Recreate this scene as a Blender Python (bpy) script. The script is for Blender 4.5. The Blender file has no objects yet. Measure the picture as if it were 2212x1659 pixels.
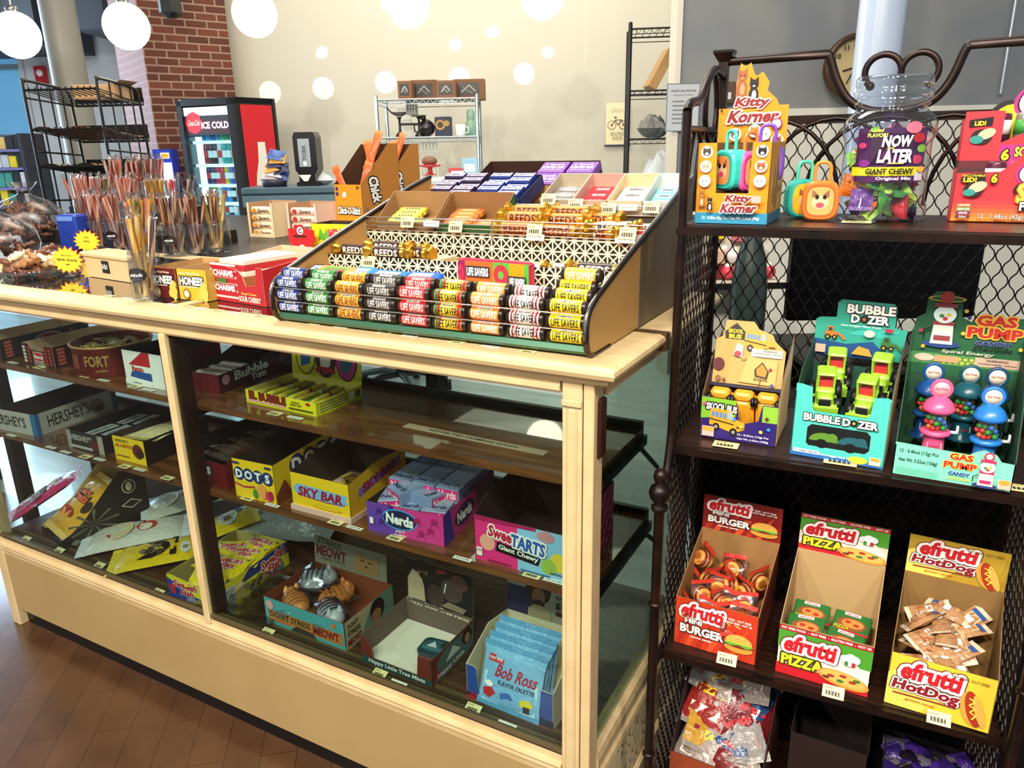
import bpy, math, random
from mathutils import Vector as V, Matrix
RD = random.Random(11)
SC = bpy.context.scene
COL = SC.collection
pi = math.pi
# ------------------------------------------------------------------ camera
CAM = V((0.4143, -1.0147, 1.3764)); YAW, PIT, ROL, FPX = -0.5027, -0.3062, -0.0199, 1627.64
fwd = V((math.sin(YAW)*math.cos(PIT), math.cos(YAW)*math.cos(PIT), math.sin(PIT)))
rt0 = V((math.cos(YAW), -math.sin(YAW), 0)); up0 = rt0.cross(fwd)
rgt = rt0*math.cos(ROL)+up0*math.sin(ROL); upv = -rt0*math.sin(ROL)+up0*math.cos(ROL)
cd = bpy.data.cameras.new('camera'); cam = bpy.data.objects.new('camera', cd); COL.objects.link(cam)
cd.sensor_width = 36; cd.lens = FPX/2212*36; cd.clip_start = .05; cd.clip_end = 60
m = Matrix((rgt, upv, -fwd)).transposed().to_4x4(); m.translation = CAM; cam.matrix_world = m
SC.camera = cam
def ray(px, py): return fwd+rgt*((px-1106)/FPX)-upv*((py-829.5)/FPX)
def onz(px, py, z): r = ray(px, py); return CAM+r*((z-CAM.z)/r.z)
def ony(px, py, y): r = ray(px, py); return CAM+r*((y-CAM.y)/r.y)
# frame of the rear of the shop (parallel to the back wall): u right, v away, z up
BU = V((math.cos(YAW), -math.sin(YAW), 0)); BV = V((math.sin(YAW), math.cos(YAW), 0)); B0 = V((CAM.x, CAM.y, 0))
def bg(u, v, z=0): return B0+BU*u+BV*v+V((0, 0, z))
def bgp(px, py, v):
    r = ray(px, py); p = CAM+r*(v/r.dot(BV)); q = p-B0
    return q.dot(BU), p.z
BROT = -YAW
# ------------------------------------------------------------------ materials
def lin(c): return c/12.92 if c <= .04045 else ((c+.055)/1.055)**2.4
def rgb(h): return tuple(lin(int(h[i:i+2], 16)/255) for i in (0, 2, 4))+(1,)
_m = {}
def newmat(name):
    m = bpy.data.materials.new(name); m.use_nodes = True
    return m, m.node_tree, m.node_tree.nodes['Principled BSDF']
def M(h, rough=.5, metal=0, coat=0, em=0, sp=.5):
    k = (h, rough, metal, coat, em, sp)
    if k in _m: return _m[k]
    m, nt, b = newmat('surface_'+h); b.inputs['Base Color'].default_value = rgb(h)
    b.inputs['Roughness'].default_value = rough; b.inputs['Metallic'].default_value = metal
    b.inputs['Coat Weight'].default_value = coat; b.inputs['Specular IOR Level'].default_value = sp
    if em: b.inputs['Emission Color'].default_value = rgb(h); b.inputs['Emission Strength'].default_value = em
    _m[k] = m; return m
def glass(tint='e8f2f0', a=.08, rough=.02, name='clear_glass'):
    k = ('g', tint, a, rough)
    if k in _m: return _m[k]
    m = bpy.data.materials.new(name); m.use_nodes = True; nt = m.node_tree; nt.nodes.clear()
    o = nt.nodes.new('ShaderNodeOutputMaterial'); mx = nt.nodes.new('ShaderNodeMixShader')
    t = nt.nodes.new('ShaderNodeBsdfTransparent'); g = nt.nodes.new('ShaderNodeBsdfGlossy')
    t.inputs[0].default_value = rgb(tint); g.inputs['Roughness'].default_value = rough
    fr = nt.nodes.new('ShaderNodeLayerWeight'); fr.inputs[0].default_value = .5
    pw = nt.nodes.new('ShaderNodeMath'); pw.operation = 'POWER'; pw.inputs[1].default_value = 5
    ad = nt.nodes.new('ShaderNodeMath'); ad.operation = 'ADD'; ad.inputs[1].default_value = a; ad.use_clamp = True
    nt.links.new(fr.outputs[1], pw.inputs[0]); nt.links.new(pw.outputs[0], ad.inputs[0]); nt.links.new(ad.outputs[0], mx.inputs[0])
    nt.links.new(t.outputs[0], mx.inputs[1]); nt.links.new(g.outputs[0], mx.inputs[2]); nt.links.new(mx.outputs[0], o.inputs[0])
    _m[k] = m; return m
def noisy(name, c1, c2, scale=8, rough=.5, stretch=(1, 1, 1), bump=.0, lo=.35, hi=.65, detail=4, coat=0, metal=0):
    m, nt, b = newmat(name)
    tc = nt.nodes.new('ShaderNodeTexCoord'); mp = nt.nodes.new('ShaderNodeMapping'); mp.inputs['Scale'].default_value = stretch
    n = nt.nodes.new('ShaderNodeTexNoise'); n.inputs['Scale'].default_value = scale; n.inputs['Detail'].default_value = detail
    cr = nt.nodes.new('ShaderNodeValToRGB'); cr.color_ramp.elements[0].position = lo; cr.color_ramp.elements[1].position = hi
    cr.color_ramp.elements[0].color = rgb(c1); cr.color_ramp.elements[1].color = rgb(c2)
    L = nt.links.new; L(tc.outputs['Object'], mp.inputs[0]); L(mp.outputs[0], n.inputs['Vector']); L(n.outputs[0], cr.inputs[0]); L(cr.outputs[0], b.inputs['Base Color'])
    b.inputs['Roughness'].default_value = rough; b.inputs['Coat Weight'].default_value = coat; b.inputs['Metallic'].default_value = metal
    if bump:
        bp = nt.nodes.new('ShaderNodeBump'); bp.inputs['Strength'].default_value = bump; bp.inputs['Distance'].default_value = .004
        L(n.outputs[0], bp.inputs['Height']); L(bp.outputs[0], b.inputs['Normal'])
    return m
# ------------------------------------------------------------------ mesh builder
class G:
    def __init__(s): s.v = []; s.f = []; s.mi = []; s.ms = []; s.sm = []
    def add(s, vs, fs, mat, smooth=False):
        if mat not in s.ms: s.ms.append(mat)
        i = s.ms.index(mat); b = len(s.v); s.v += [tuple(v) for v in vs]
        for f in fs: s.f.append([b+k for k in f]); s.mi.append(i); s.sm.append(smooth)
        return s
    def box(s, c, d, mat, rz=0, rx=0, ry=0):
        mx = Matrix.Rotation(rz, 3, 'Z') @ Matrix.Rotation(ry, 3, 'Y') @ Matrix.Rotation(rx, 3, 'X')
        vs = [V(c)+mx @ V((x*d[0]/2, y*d[1]/2, z*d[2]/2)) for x in (-1, 1) for y in (-1, 1) for z in (-1, 1)]
        return s.add(vs, [(0, 1, 3, 2), (4, 6, 7, 5), (0, 4, 5, 1), (2, 3, 7, 6), (0, 2, 6, 4), (1, 5, 7, 3)], mat)
    def b2(s, x0, x1, y0, y1, z0, z1, mat): return s.box(((x0+x1)/2, (y0+y1)/2, (z0+z1)/2), (x1-x0, y1-y0, z1-z0), mat)
    def bev(s, x0, x1, y0, y1, z0, z1, mat, r=.003):
        # box with chamfered edges all round
        P = []
        for z, i in ((z0, r), (z0+r, 0), (z1-r, 0), (z1, r)):
            q = r
            P.append([(x0+i+q, y0+i, z), (x1-i-q, y0+i, z), (x1-i, y0+i+q, z), (x1-i, y1-i-q, z), (x1-i-q, y1-i, z), (x0+i+q, y1-i, z), (x0+i, y1-i-q, z), (x0+i, y0+i+q, z)])
        return s.loft(P, mat)
    def loft(s, rings, mat, caps=True, smooth=False, closed=True):
        n = len(rings[0]); vs = [p for r in rings for p in r]; fs = []
        for k in range(len(rings)-1):
            for i in range(n if closed else n-1):
                j = (i+1) % n; fs.append((k*n+i, k*n+j, (k+1)*n+j, (k+1)*n+i))
        s.add(vs, fs, mat, smooth)
        if caps: s.add(rings[0], [list(range(n))[::-1]], mat); s.add(rings[-1], [list(range(n))], mat)
        return s
    def tube(s, pts, r, mat, n=8, closed=False, caps=True, flat=1):
        pts = [V(p) for p in pts]; N = len(pts); rings = []; ref = None
        for i, p in enumerate(pts):
            a = pts[(i-1) % N] if (closed or i) else p; b = pts[(i+1) % N] if (closed or i < N-1) else p
            t = (b-a).normalized()
            if ref is None: ref = V((0, 0, 1)) if abs(t.z) < .9 else V((1, 0, 0))
            x = (ref-t*ref.dot(t)).normalized(); y = t.cross(x); ref = x
            rr = r[i] if isinstance(r, (list, tuple)) else r
            rings.append([p+x*rr*math.cos(2*pi*k/n+pi/n)+y*rr*flat*math.sin(2*pi*k/n+pi/n) for k in range(n)])
        if closed: rings.append(rings[0])
        return s.loft(rings, mat, caps and not closed, n > 4)
    def lathe(s, prof, mat, c=(0, 0, 0), n=20, ax='z', caps=True):
        rings = []
        for r, h in prof:
            ring = []
            for k in range(n):
                a = 2*pi*k/n; x, y = r*math.cos(a), r*math.sin(a)
                p = (x, y, h) if ax == 'z' else ((h, x, y) if ax == 'x' else (y, h, x))
                ring.append((c[0]+p[0], c[1]+p[1], c[2]+p[2]))
            rings.append(ring)
        return s.loft(rings, mat, caps, True)
    def sphere(s, c, r, mat, n=12, m=8, sc=(1, 1, 1)):
        pr = [(max(1e-5, math.sin(pi*k/m)), -math.cos(pi*k/m)) for k in range(m+1)]
        rings = [[(c[0]+q*r*sc[0]*math.cos(2*pi*k/n), c[1]+q*r*sc[1]*math.sin(2*pi*k/n), c[2]+h*r*sc[2]) for k in range(n)] for q, h in pr]
        return s.loft(rings, mat, False, True)
    def slab(s, poly, O, U, W, N, t, mf, mb=None, me=None):
        # flat board: outline in (U, W), outer face towards N, thickness t behind it
        O, U, W, N = V(O), V(U), V(W), V(N); mb = mb or mf
        a = [O+U*x+W*y for x, y in poly]; b = [p-N*t for p in a]; n = len(a)
        flip = U.cross(W).dot(N) < 0; idx = list(range(n))
        s.add(a, [idx[::-1] if flip else idx], mf); s.add(b, [idx if flip else idx[::-1]], mb)
        s.add(a+b, [(i, (i+1) % n, n+(i+1) % n, n+i) for i in range(n)], me or mb); return s
    def tr(s, M4, start=0):
        for i in range(start, len(s.v)): s.v[i] = tuple(M4 @ V(s.v[i]))
        return s
    def jitter(s, a, seed=1):
        r = random.Random(seed); s.v = [tuple(c+r.uniform(-a, a) for c in v) for v in s.v]; return s
def mesh_of(name, g):
    me = bpy.data.meshes.new(name); me.from_pydata(g.v, [], g.f)
    for m_ in g.ms: me.materials.append(m_)
    me.polygons.foreach_set('material_index', g.mi); me.polygons.foreach_set('use_smooth', g.sm); me.update(); return me
_ob = {}
def link(name, data):
    o = bpy.data.objects.new(name, data); COL.objects.link(o); return o
def tag(o, label=None, cat=None, group=None, kind=None):
    if label: o['label'] = label
    if cat: o['category'] = cat
    if group: o['group'] = group
    if kind: o['kind'] = kind
    return o
def part(name, g, parent, label=None):
    o = link(name, mesh_of(name, g)); o.parent = parent
    if label: o['label'] = label
    return o
def thing(name, label, cat, loc=(0, 0, 0), rz=0, group=None, tilt=None):
    o = link(name, None); o.location = loc; o.rotation_euler = tilt if tilt else (0, 0, rz); o.empty_display_size = .05
    return tag(o, label, cat, group)
def solo(name, g, label, cat, loc=(0, 0, 0), rz=0, group=None, kind=None, tilt=None):
    o = link(name, mesh_of(name, g)); o.location = loc; o.rotation_euler = tilt if tilt else (0, 0, rz)
    return tag(o, label, cat, group, kind)
def struct(name, g, label=None):
    o = link(name, mesh_of(name, g)); o['kind'] = 'structure'
    if label: o['label'] = label
    return o
def dup(o, loc, rot, label, group=None):
    r = o.copy(); COL.objects.link(r); r.location = loc; r.rotation_euler = rot; r['label'] = label
    if group: r['group'] = group
    for ch in [c for c in bpy.data.objects if c.parent == o]:
        c = ch.copy(); COL.objects.link(c); c.parent = r
        for gc in [q for q in bpy.data.objects if q.parent == ch]:
            d = gc.copy(); COL.objects.link(d); d.parent = c
    return r
# ------------------------------------------------------------------ lettering
_t = {}
def tmesh(s, off=0, sp=1.0):
    k = (s, round(off, 3), sp)
    if k in _t: return _t[k]
    cu = bpy.data.curves.new('letters', 'FONT'); cu.body = s; cu.offset = off; cu.resolution_u = 2; cu.space_character = sp
    o = bpy.data.objects.new('letters', cu); COL.objects.link(o); bpy.context.view_layer.update()
    me = o.to_mesh(); vs = [tuple(v.co) for v in me.vertices]; fs = [list(p.vertices) for p in me.polygons]
    o.to_mesh_clear(); bpy.data.objects.remove(o); bpy.data.curves.remove(cu)
    _t[k] = (vs, fs); return _t[k]
def slice_faces(P, fs, b):
    # cut flat letter faces into horizontal strips so that they follow a curved surface
    V2, F2 = [], []
    for f in fs:
        q = [P[i] for i in f]; y0, y1 = min(p[1] for p in q), max(p[1] for p in q)
        for k in range(math.floor(y0/b), math.floor((y1-1e-9)/b)+1):
            r = q
            for lim, sg in ((k*b, 1), ((k+1)*b, -1)):
                o = []
                for i in range(len(r)):
                    A, B = r[i-1], r[i]; a, c = (A[1]-lim)*sg, (B[1]-lim)*sg
                    if (a < 0) != (c < 0): t = a/(a-c); o.append((A[0]+(B[0]-A[0])*t, lim))
                    if c >= 0: o.append(B)
                r = o
            if len(r) > 2: F2.append(list(range(len(V2), len(V2)+len(r)))); V2 += r
    return V2, F2
class D:
    """drawing surface: origin O, axes U (right) and W (up), outward N, or any mapping fn(x, y, lift)"""
    def __init__(s, g, O=None, U=(1, 0, 0), W=(0, 0, 1), N=(0, -1, 0), fn=None, step=.00025, band=0):
        s.g = g; s.band = band; s.l = step; s.st = step
        if fn: s.fn = fn
        else:
            O, U, W, N = V(O), V(U), V(W), V(N); s.fn = lambda x, y, l: O+U*x+W*y+N*l
    def poly(s, pts, mat, keep=False):
        s.g.add([s.fn(x, y, s.l) for x, y in pts], [list(range(len(pts)))], mat)
        if not keep: s.l += s.st
        return s
    def rect(s, x, y, w, h, mat, keep=False): return s.poly([(x, y), (x+w, y), (x+w, y+h), (x, y+h)], mat, keep)
    def ell(s, cx, cy, rx, ry, mat, n=20, keep=False, rot=0, a0=0, a1=2*pi):
        c, q = math.cos(rot), math.sin(rot); P = []
        for k in range(n+(a1-a0 < 2*pi-.01)):
            a = a0+(a1-a0)*k/n; x, y = rx*math.cos(a), ry*math.sin(a); P.append((cx+x*c-y*q, cy+x*q+y*c))
        return s.poly(P, mat, keep)
    def star(s, cx, cy, r1, r2, n, mat):
        return s.poly([(cx+(r1 if k % 2 == 0 else r2)*math.cos(pi*k/n), cy+(r1 if k % 2 == 0 else r2)*math.sin(pi*k/n)) for k in range(2*n)], mat)
    def line(s, pts, w, mat):
        for (x0, y0), (x1, y1) in zip(pts, pts[1:]):
            d = math.hypot(x1-x0, y1-y0) or 1; nx, ny = -(y1-y0)/d*w/2, (x1-x0)/d*w/2
            s.poly([(x0-nx, y0-ny), (x1-nx, y1-ny), (x1+nx, y1+ny), (x0+nx, y0+ny)], mat, True)
        s.l += s.st; return s
    def txt(s, t, cx, cy, h, mat, w=None, b=.02, sh=0, out=(), rot=0, sp=1.0, arc=0, maxw=None):
        vs, _ = tmesh(t, 0, sp)
        if not vs: return s
        x0, x1 = min(v[0] for v in vs), max(v[0] for v in vs); y0, y1 = min(v[1] for v in vs), max(v[1] for v in vs)
        ky = h/(y1-y0); kx = ky if w is None else w/(x1-x0)
        if maxw and (x1-x0)*kx > maxw: kx = maxw/(x1-x0)
        c, q = math.cos(rot), math.sin(rot); mx, my = (x0+x1)/2, (y0+y1)/2
        b = min(b, .045)
        for mt, of in list(out)+[(mat, b)]:
            vs, fs = tmesh(t, b if of > .06 else of, sp); R_ = (of-b)*ky*.62 if of > .06 else 0
            nc = 14 if R_ > .0018 else 8
            for j in range(nc if R_ else 1):
                ox, oy = (R_*math.cos(j*2*pi/nc), R_*math.sin(j*2*pi/nc)) if R_ else (0, 0); P = []
                for v in vs:
                    x = (v[0]-mx)*kx; y = (v[1]-my)*ky; x += y*sh
                    y += arc*(x*x)+oy; x += ox
                    P.append((cx+x*c-y*q, cy+x*q+y*c))
                if s.band: P, fs_ = slice_faces(P, fs, s.band)
                else: fs_ = fs
                s.g.add([s.fn(x, y, s.l) for x, y in P], fs_, mt); s.l += .00002
            s.l += s.st
        return s
def quadface(g): return D(g, (0, 0, 0))
# ------------------------------------------------------------------ cartons
WH, BK = M('f4f1ea', .5), M('0c0b0c', .45)
KRAFT = M('b08a58', .7); KRIN = M('8a6a44', .8); CARDW = M('d9d2c4', .6)
def carton(w, d, h, cf, cs=None, cin=None, hf=None, hb=None, front=None, side=None, back=None, t=.0014, lid=False, cb=None):
    """open display carton: origin front-left-bottom, front face at y=0 facing -y"""
    g = G(); cs = cs or cf; cin = cin or KRIN; hf = hf or h; hb = hb or h; cb = cb or cs
    front = front or [(0, 0), (w, 0), (w, hf), (0, hf)]
    side = side or [(0, 0), (d, 0), (d, hb), (0, hf)]
    back = back or [(0, 0), (w, 0), (w, hb), (0, hb)]
    g.slab(front, (0, 0, 0), (1, 0, 0), (0, 0, 1), (0, -1, 0), t, cf, cin)
    g.slab(back, (0, d, 0), (1, 0, 0), (0, 0, 1), (0, 1, 0), t, cb, cin)
    g.slab(side, (w, 0, 0), (0, 1, 0), (0, 0, 1), (1, 0, 0), t, cs, cin)
    g.slab(side, (0, 0, 0), (0, 1, 0), (0, 0, 1), (-1, 0, 0), t, cs, cin)
    g.b2(t, w-t, t, d-t, .0004, .0024, cin)
    if lid: g.b2(0, w, 0, d, h-.001, h, cs)
    return g
def front(g): return D(g, (0, 0, 0), (1, 0, 0), (0, 0, 1), (0, -1, 0))
def rside(g, w): return D(g, (w, 0, 0), (0, 1, 0), (0, 0, 1), (1, 0, 0))
def card(w, h, y, z, mf, mb=None, poly=None, t=.0014, tilt=0):
    """upright header card facing -y whose lower edge is at height z"""
    g = G(); poly = poly or [(0, 0), (w, 0), (w, h), (0, h)]
    W = V((0, math.sin(tilt), math.cos(tilt))); N = V((0, -math.cos(tilt), math.sin(tilt)))
    g.slab(poly, (0, y, z), (1, 0, 0), W, N, t, mf, mb or KRIN)
    return g, D(g, (0, y, z), (1, 0, 0), W, N)
def foil(m):
    k = ('foil', m.name)
    if k in _m: return _m[k]
    b = m.node_tree.nodes.get('Principled BSDF')
    if not b: _m[k] = m; return m
    c = m.copy(); nt = c.node_tree; b = nt.nodes['Principled BSDF']; tc = nt.nodes.new('ShaderNodeTexCoord'); n = nt.nodes.new('ShaderNodeTexNoise'); n.inputs['Scale'].default_value = 38; n.inputs['Detail'].default_value = 3; n.inputs['Distortion'].default_value = 1.5
    bp = nt.nodes.new('ShaderNodeBump'); bp.inputs['Strength'].default_value = .75; bp.inputs['Distance'].default_value = .006; b.inputs['Roughness'].default_value = min(.3, b.inputs['Roughness'].default_value)
    nt.links.new(tc.outputs['Object'], n.inputs['Vector']); nt.links.new(n.outputs[0], bp.inputs['Height']); nt.links.new(bp.outputs[0], b.inputs['Normal']); _m[k] = c; return c
def pillow(w, l, h, mat, matc=None, crimp=.12, nx=8, ny=12, wr=.06, seed=1, skew=0):
    """sealed wrapper lying flat: w across x, l along y, centred, bottom at z=0"""
    mat = foil(mat); matc = foil(matc) if matc else None
    g = G(); r = random.Random(seed); top = []; bot = []
    for j in range(ny+1):
        v = j/ny; e = min(v, 1-v)/crimp; pr = 0 if e < 1 else 1-(1-min(1, (e-1)/2.2))**2
        for i in range(nx+1):
            u = i/nx; q = math.sin(pi*u)**.6; fl = 1+.06*(1-pr)
            z = h/2*pr*q*(1+r.uniform(-wr, wr)*3); x = (u-.5)*w*fl; y = (v-.5)*l+(r.uniform(-1, 1)*wr*w*.06 if e < 1 else 0)
            top.append((x+skew*y, y, h/2+z+.0006)); bot.append((x+skew*y, y, h/2-h/2*pr*q))
    n = nx+1; fs = [(j*n+i, j*n+i+1, (j+1)*n+i+1, (j+1)*n+i) for j in range(ny) for i in range(nx)]
    cr = [f for k, f in enumerate(fs) if (k//nx) in (0, ny-1)]; bd = [f for k, f in enumerate(fs) if (k//nx) not in (0, ny-1)]
    g.add(top, bd, mat, True)
    if cr: g.add(top, cr, matc or mat, False)
    g.add(bot, [f[::-1] for f in fs], mat, True)
    return g
def pillow_draw(g, w, l, h):
    """drawing surface over the upper side of a pillow (x across, y along)"""
    def fn(x, y, lf):
        u = min(1, max(0, x/w+.5)); v = min(1, max(0, y/l+.5)); e = min(v, 1-v)/.12; pr = 0 if e < 1 else 1-(1-min(1, (e-1)/2.2))**2
        return V((x, y, h/2+h/2*pr*math.sin(pi*u)**.6*1.1+.0012+lf))
    return D(g, fn=fn)
# ================================================================== room
def woodfloor():
    m, nt, b = newmat('wood_floor'); L = nt.links.new; N = nt.nodes.new
    tc = N('ShaderNodeTexCoord'); mp = N('ShaderNodeMapping'); mp.inputs['Rotation'].default_value = (0, 0, .9)
    br = N('ShaderNodeTexBrick'); br.inputs['Scale'].default_value = 5; br.inputs['Mortar Size'].default_value = .006; br.inputs['Brick Width'].default_value = 1.6; br.inputs['Row Height'].default_value = .42
    br.inputs['Color1'].default_value = rgb('563b27'); br.inputs['Color2'].default_value = rgb('4c3321'); br.inputs['Mortar'].default_value = rgb('38261a'); br.inputs['Bias'].default_value = 0
    ns = N('ShaderNodeTexNoise'); ns.inputs['Scale'].default_value = 9; ns.inputs['Detail'].default_value = 6
    mx = N('ShaderNodeMixRGB'); mx.blend_type = 'OVERLAY'; mx.inputs[0].default_value = .45
    L(tc.outputs['Object'], mp.inputs[0]); L(mp.outputs[0], br.inputs[0]); L(tc.outputs['Object'], ns.inputs[0]); L(br.outputs[0], mx.inputs[1]); L(ns.outputs[0], mx.inputs[2]); L(mx.outputs[0], b.inputs[0])
    b.inputs['Roughness'].default_value = .22; b.inputs['Coat Weight'].default_value = .3; b.inputs['Coat Roughness'].default_value = .15
    bp = N('ShaderNodeBump'); bp.inputs['Strength'].default_value = .15; bp.inputs['Distance'].default_value = .003; L(ns.outputs[0], bp.inputs['Height']); L(bp.outputs[0], b.inputs['Normal'])
    return m
g = G(); g.b2(-9, 5, -4, .52, -.05, 0, woodfloor()); struct('floor', g)
pale = noisy('pale_streaked_floor', 'a4acaa', 'c4d0d4', 2.2, .2, (1, 7, 1), lo=.2, hi=.8, coat=.3)  # pale grey tone with long streaks for the floor behind the counter
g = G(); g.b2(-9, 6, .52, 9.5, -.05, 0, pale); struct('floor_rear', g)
# back wall: glossy painted wall that mirrors the globes
m, nt, b = newmat('glossy_cream_wall'); b.inputs['Base Color'].default_value = rgb('c9c5b4'); b.inputs['Roughness'].default_value = .5
b.inputs['Coat Weight'].default_value = 1; b.inputs['Coat Roughness'].default_value = .012; b.inputs['Coat IOR'].default_value = 1.6
WALLM = m
VW = 7.1
uL = bgp(384, 200, VW)[0]; uR = bgp(1470, 100, VW)[0]
def bgbox(g, u0, u1, v0, v1, z0, z1, mat):
    c = bg((u0+u1)/2, (v0+v1)/2, (z0+z1)/2); return g.box(c, (u1-u0, v1-v0, z1-z0), mat, rz=BROT)
g = G(); bgbox(g, uL-.3, uR+.6, VW, VW+.15, 0, 3.4, WALLM); struct('wall_back', g)
VG = 4.5
u0 = bgp(1462, 300, VG)[0]
greym = noisy('grey_painted_wall', '74787c', '80817e', 2.5, .55)
g = G(); bgbox(g, u0, u0+4.5, VG, VG+.14, 0, 3.4, greym); struct('wall_right', g)
ul = bgp(1672, 300, VG)[0]; zl = bgp(1850, 232, VG)[1]; g = G(); bgbox(g, ul, u0+4.5, VG-.02, VG, 0, zl, M('cfcdbf', .5)); struct('wall_right_lower', g)
g = G(); bgbox(g, u0-.03, u0, VG-.02, VG+.16, 0, 3.4, M('cfc8b6', .4)); struct('trim_1', g)
# brick pillar with two faces in view
m, nt, b = newmat('brick_masonry'); L = nt.links.new; N = nt.nodes.new
tc = N('ShaderNodeTexCoord'); sx = N('ShaderNodeSeparateXYZ'); ad = N('ShaderNodeMath'); ad.operation = 'SUBTRACT'; cb = N('ShaderNodeCombineXYZ')
br = N('ShaderNodeTexBrick'); br.inputs['Scale'].default_value = 1; br.inputs['Brick Width'].default_value = .17; br.inputs['Row Height'].default_value = .058; br.inputs['Mortar Size'].default_value = .006
br.inputs['Color1'].default_value = rgb('6a3626'); br.inputs['Color2'].default_value = rgb('4a241a'); br.inputs['Mortar'].default_value = rgb('8f7763')
L(tc.outputs['Object'], sx.inputs[0]); L(sx.outputs[0], ad.inputs[0]); L(sx.outputs[1], ad.inputs[1]); L(ad.outputs[0], cb.inputs[0]); L(sx.outputs[2], cb.inputs[1]); L(cb.outputs[0], br.inputs[0])
ns = N('ShaderNodeTexNoise'); ns.inputs['Scale'].default_value = 5; ns.inputs['Detail'].default_value = 5; cr = N('ShaderNodeValToRGB'); cr.color_ramp.elements[0].position = .5; cr.color_ramp.elements[1].position = .75
gr = N('ShaderNodeMath'); gr.operation = 'LESS_THAN'; gr.inputs[1].default_value = -.335; L(sx.outputs[0], gr.inputs[0])   # lime wash survives on the left flank
ml = N('ShaderNodeMath'); ml.operation = 'MULTIPLY'; ml.inputs[1].default_value = .62
mx = N('ShaderNodeMixRGB'); mx.inputs[2].default_value = rgb('a98a86')
L(tc.outputs['Object'], ns.inputs[0]); L(ns.outputs[0], cr.inputs[0]); L(gr.outputs[0], ml.inputs[0]); L(ml.outputs[0], mx.inputs[0]); L(br.outputs[0], mx.inputs[1]); L(mx.outputs[0], b.inputs[0]); b.inputs['Roughness'].default_value = .85
bp = N('ShaderNodeBump'); bp.inputs['Strength'].default_value = .6; bp.inputs['Distance'].default_value = .02; L(ns.outputs[0], bp.inputs['Height']); L(bp.outputs[0], b.inputs['Normal'])
uc, _ = bgp(322, 200, 6.35)
g = G(); g.b2(-.34, .34, -.25, .62, 0, 3.4, m)
o = struct('wall_pillar', g); o.rotation_euler = (0, 0, BROT-math.radians(-38)); p = bg(uc, 6.35)
# put the near corner (+x... -y) at the measured line
a = BROT+math.radians(38); cx, cy = -.34, -.25
o.rotation_euler = (0, 0, a); o.location = (p.x-(cx*math.cos(a)-cy*math.sin(a)), p.y-(cx*math.sin(a)+cy*math.cos(a)), 0)
# left part of the shop: pale wall, blue window, dark soffit
white = M('dfe6ea', .5)
g = G(); u1 = bgp(60, 200, 8.6)[0]; u2 = bgp(330, 200, 8.6)[0]
bgbox(g, u1, u2, 8.6, 8.7, 0, 3.6, white); struct('wall_left', g)
m, nt, b = newmat('blue_daylit_window'); b.inputs['Base Color'].default_value = rgb('4f86a8'); b.inputs['Emission Color'].default_value = rgb('5f9cc4'); b.inputs['Emission Strength'].default_value = .55; b.inputs['Roughness'].default_value = .2
g = G(); ua = bgp(-180, 200, 8.8)[0]; bgbox(g, ua, u1, 8.8, 8.85, 0, 3.2, m)
w1 = struct('window_1', g)
g = G(); zz = bgp(40, 125, 8.7)[1]; z2 = bgp(40, 150, 8.7)[1]
bgbox(g, ua, u1, 8.66, 8.78, z2, z2+.05, M('8fa9b8')); bgbox(g, ua, u1, 8.64, 8.78, zz, zz+.06, M('5c7486')); bgbox(g, u1-.05, u1+.02, 8.6, 8.8, 0, 3.2, white)
f = part('window_frame', g, w1)
dark = M('3b4046', .7)
g = G(); ub = bgp(96, 90, 7.6)[0]; zb_ = bgp(50, 98, 7.6)[1]; bgbox(g, ua-1, ub, 7.5, 8.5, zb_, 3.5, dark)
ua2 = bgp(162, 60, 7.6)[0]; ub2 = bgp(240, 60, 7.6)[0]; zc = bgp(200, 66, 7.6)[1]; bgbox(g, ua2, ub2, 7.5, 8.5, zc, 3.5, dark)
struct('ceiling', g)
# grey round column left, pale steel column right
def column(name, label, pxl, pxr, py, v, mat, z1=3.4):
    ua, _ = bgp(pxl, py, v); ub, _ = bgp(pxr, py, v); r = (ub-ua)/2; c = bg((ua+ub)/2, v)
    g = G(); g.lathe([(r, 0), (r, z1)], mat, n=32); g.lathe([(r*1.25, 0), (r*1.25, .12), (r*1.05, .16)], mat, n=32)
    o = struct(name, g, label); o.location = c; return o
column('column', 'grey painted round column behind the black wire bread rack', 122, 192, 200, 5.4, M('6b6a62', .5))
column('column', 'pale steel round column behind the iron shelf stand', 1850, 1944, 100, 3.2, noisy('painted_steel', '9fb0c8', 'b7c3d4', 6, .28, (1, 1, .2), metal=.0, coat=.3))
g = G(); u, z = bgp(86, 162, 8.5)
t = thing('fire_alarm', 'red fire alarm strobe high on the pale wall at left', 'alarm', bg(u, 8.55, z), BROT)
g.bev(-.06, .06, -.05, 0, -.09, .09, M('b8181c', .4), .008); part('body', g, t)
g = G(); g.sphere((0, -.05, .02), .035, M('f2f2f2', .2), sc=(1, .6, 1)); part('strobe_lens', g, t, 'clear white lens')
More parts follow.
